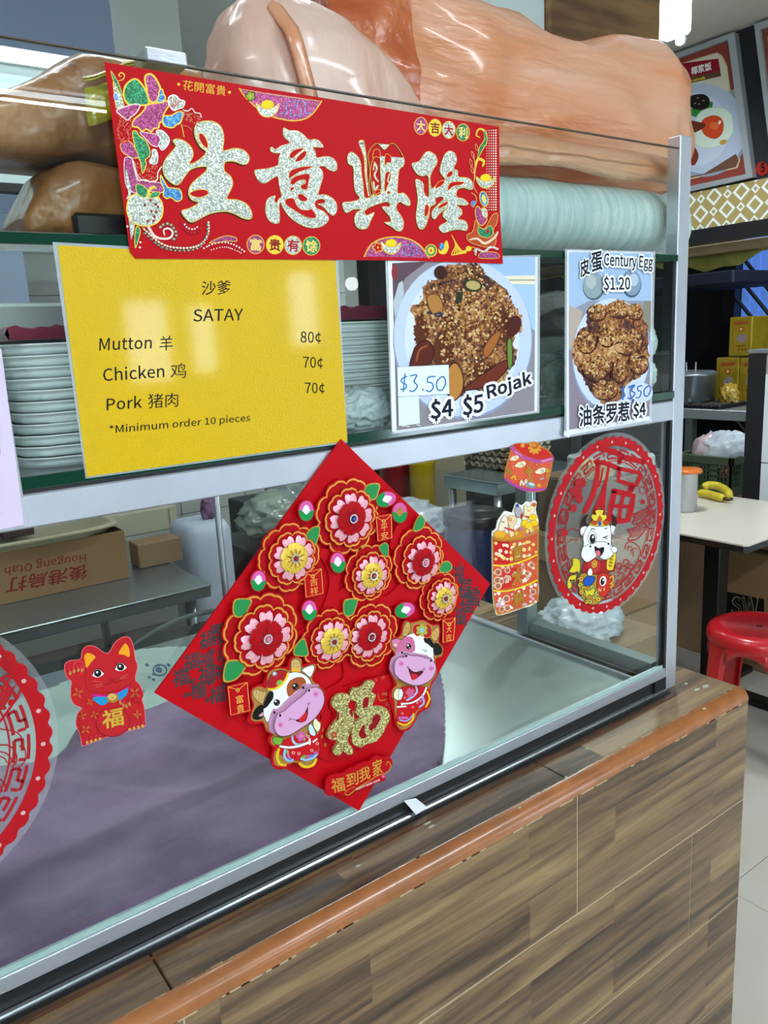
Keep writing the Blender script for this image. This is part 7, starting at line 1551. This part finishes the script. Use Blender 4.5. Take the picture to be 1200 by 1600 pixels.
# crate with bags on a low cupboard
cr_x = 3.52; cz0 = PX(1100, 772, cr_x).z; cz1 = PX(1100, 712, cr_x).z
cy0, cy1 = sorted((PX(1056, 740, cr_x).y, PX(1142, 740, cr_x).y))
tag(MB().box(cr_x+.0, cr_x+.45, cy0-.05, cy1+.3, 0, cz0-.001, bev=.005).build('brown_cupboard', mat('cupboard_brown', '#5e4732', .7, vary=.1, vscale=5)), 'low brown cupboard under the green crate', 'cabinet')
gr = empty('green_crate', 'dark green plastic crate full of bags behind the table', 'crate', (cr_x+.15, (cy0+cy1)/2, cz0)); gm = mat('crate_green', '#3e4e36', .45)
ch = cz1-cz0; L_ = cy1-cy0
for nm, (xa, xb, ya, yb_) in (('side', (cr_x, cr_x+.008, cy0, cy1)), ('side', (cr_x+.30, cr_x+.308, cy0, cy1)), ('end', (cr_x, cr_x+.308, cy0, cy0+.008)), ('end', (cr_x, cr_x+.308, cy1-.008, cy1))):
    b = MB(); b.box(xa, xb, ya, yb_, cz0, cz0+ch*.22); b.box(xa-.006, xb+.006, ya-.006, yb_+.006, cz1-ch*.2, cz1, bev=.002)
    n = 16; lx, ly = xb-xa, yb_-ya
    for k in range(n+1):
        if ly > lx: y = ya+ly*k/n; w = .016 if k % 5 == 0 else .003; b.box(xa, xb, max(ya, y-w), min(yb_, y+w), cz0+ch*.2, cz1-ch*.18)
        else: x = xa+lx*k/n; w = .012 if k % 5 == 0 else .003; b.box(max(xa, x-w), min(xb, x+w), ya, yb_, cz0+ch*.2, cz1-ch*.18)
    for z in (.36, .5, .64): b.box(xa, xb, ya, yb_, cz0+ch*z-.002, cz0+ch*z+.002)
    b.build(nm, gm, gr)
crumple('white_carrier_bag', 'crumpled white carrier bag bulging out of the green crate', (cr_x+.15, cy0+L_*.40, cz1+.01), .12, wbag, 71, sq=(.8, 1.15, .75), amp=.28, sub=4)
crumple('pink_carrier_bag', 'pinkish white bag at the left end of the green crate', (cr_x+.14, cy1-.10, cz1), .10, film_mat('pinkish_bag', '#d8b4b8', '#ecdfe2', .3, 20, .3), 73, sq=(.8, .8, .9), amp=.25, sub=3)
crumple('red_orange_packet', 'orange-red packet seen through the crate holes', (cr_x+.12, cy0+.07, cz0+ch*.45), .05, mat('orange_packet', '#b8442c', .4), 75, 'packet', sub=3)
# lamps seen only mirrored in the glass
bu = empty('hanging_bulb', 'bare round bulb hanging over the aisle', 'lamp', (3.05, -3.7, 1.87)); b = MB(); bmesh.ops.create_icosphere(b.b, subdivisions=3, radius=.045, matrix=Matrix.Translation((3.05, -3.7, 1.88))); b.build('bulb', mat('bulb_glow', '#f8ffff', .5, emit=14), bu)
MB().cyl((3.05, -3.7, 1.92), (3.05, -3.7, 1.98), .018, n=10).build('socket', black, bu); MB().cyl((3.05, -3.7, 1.98), (3.05, -3.7, 2.9), .004, n=6).build('cord', black, bu)
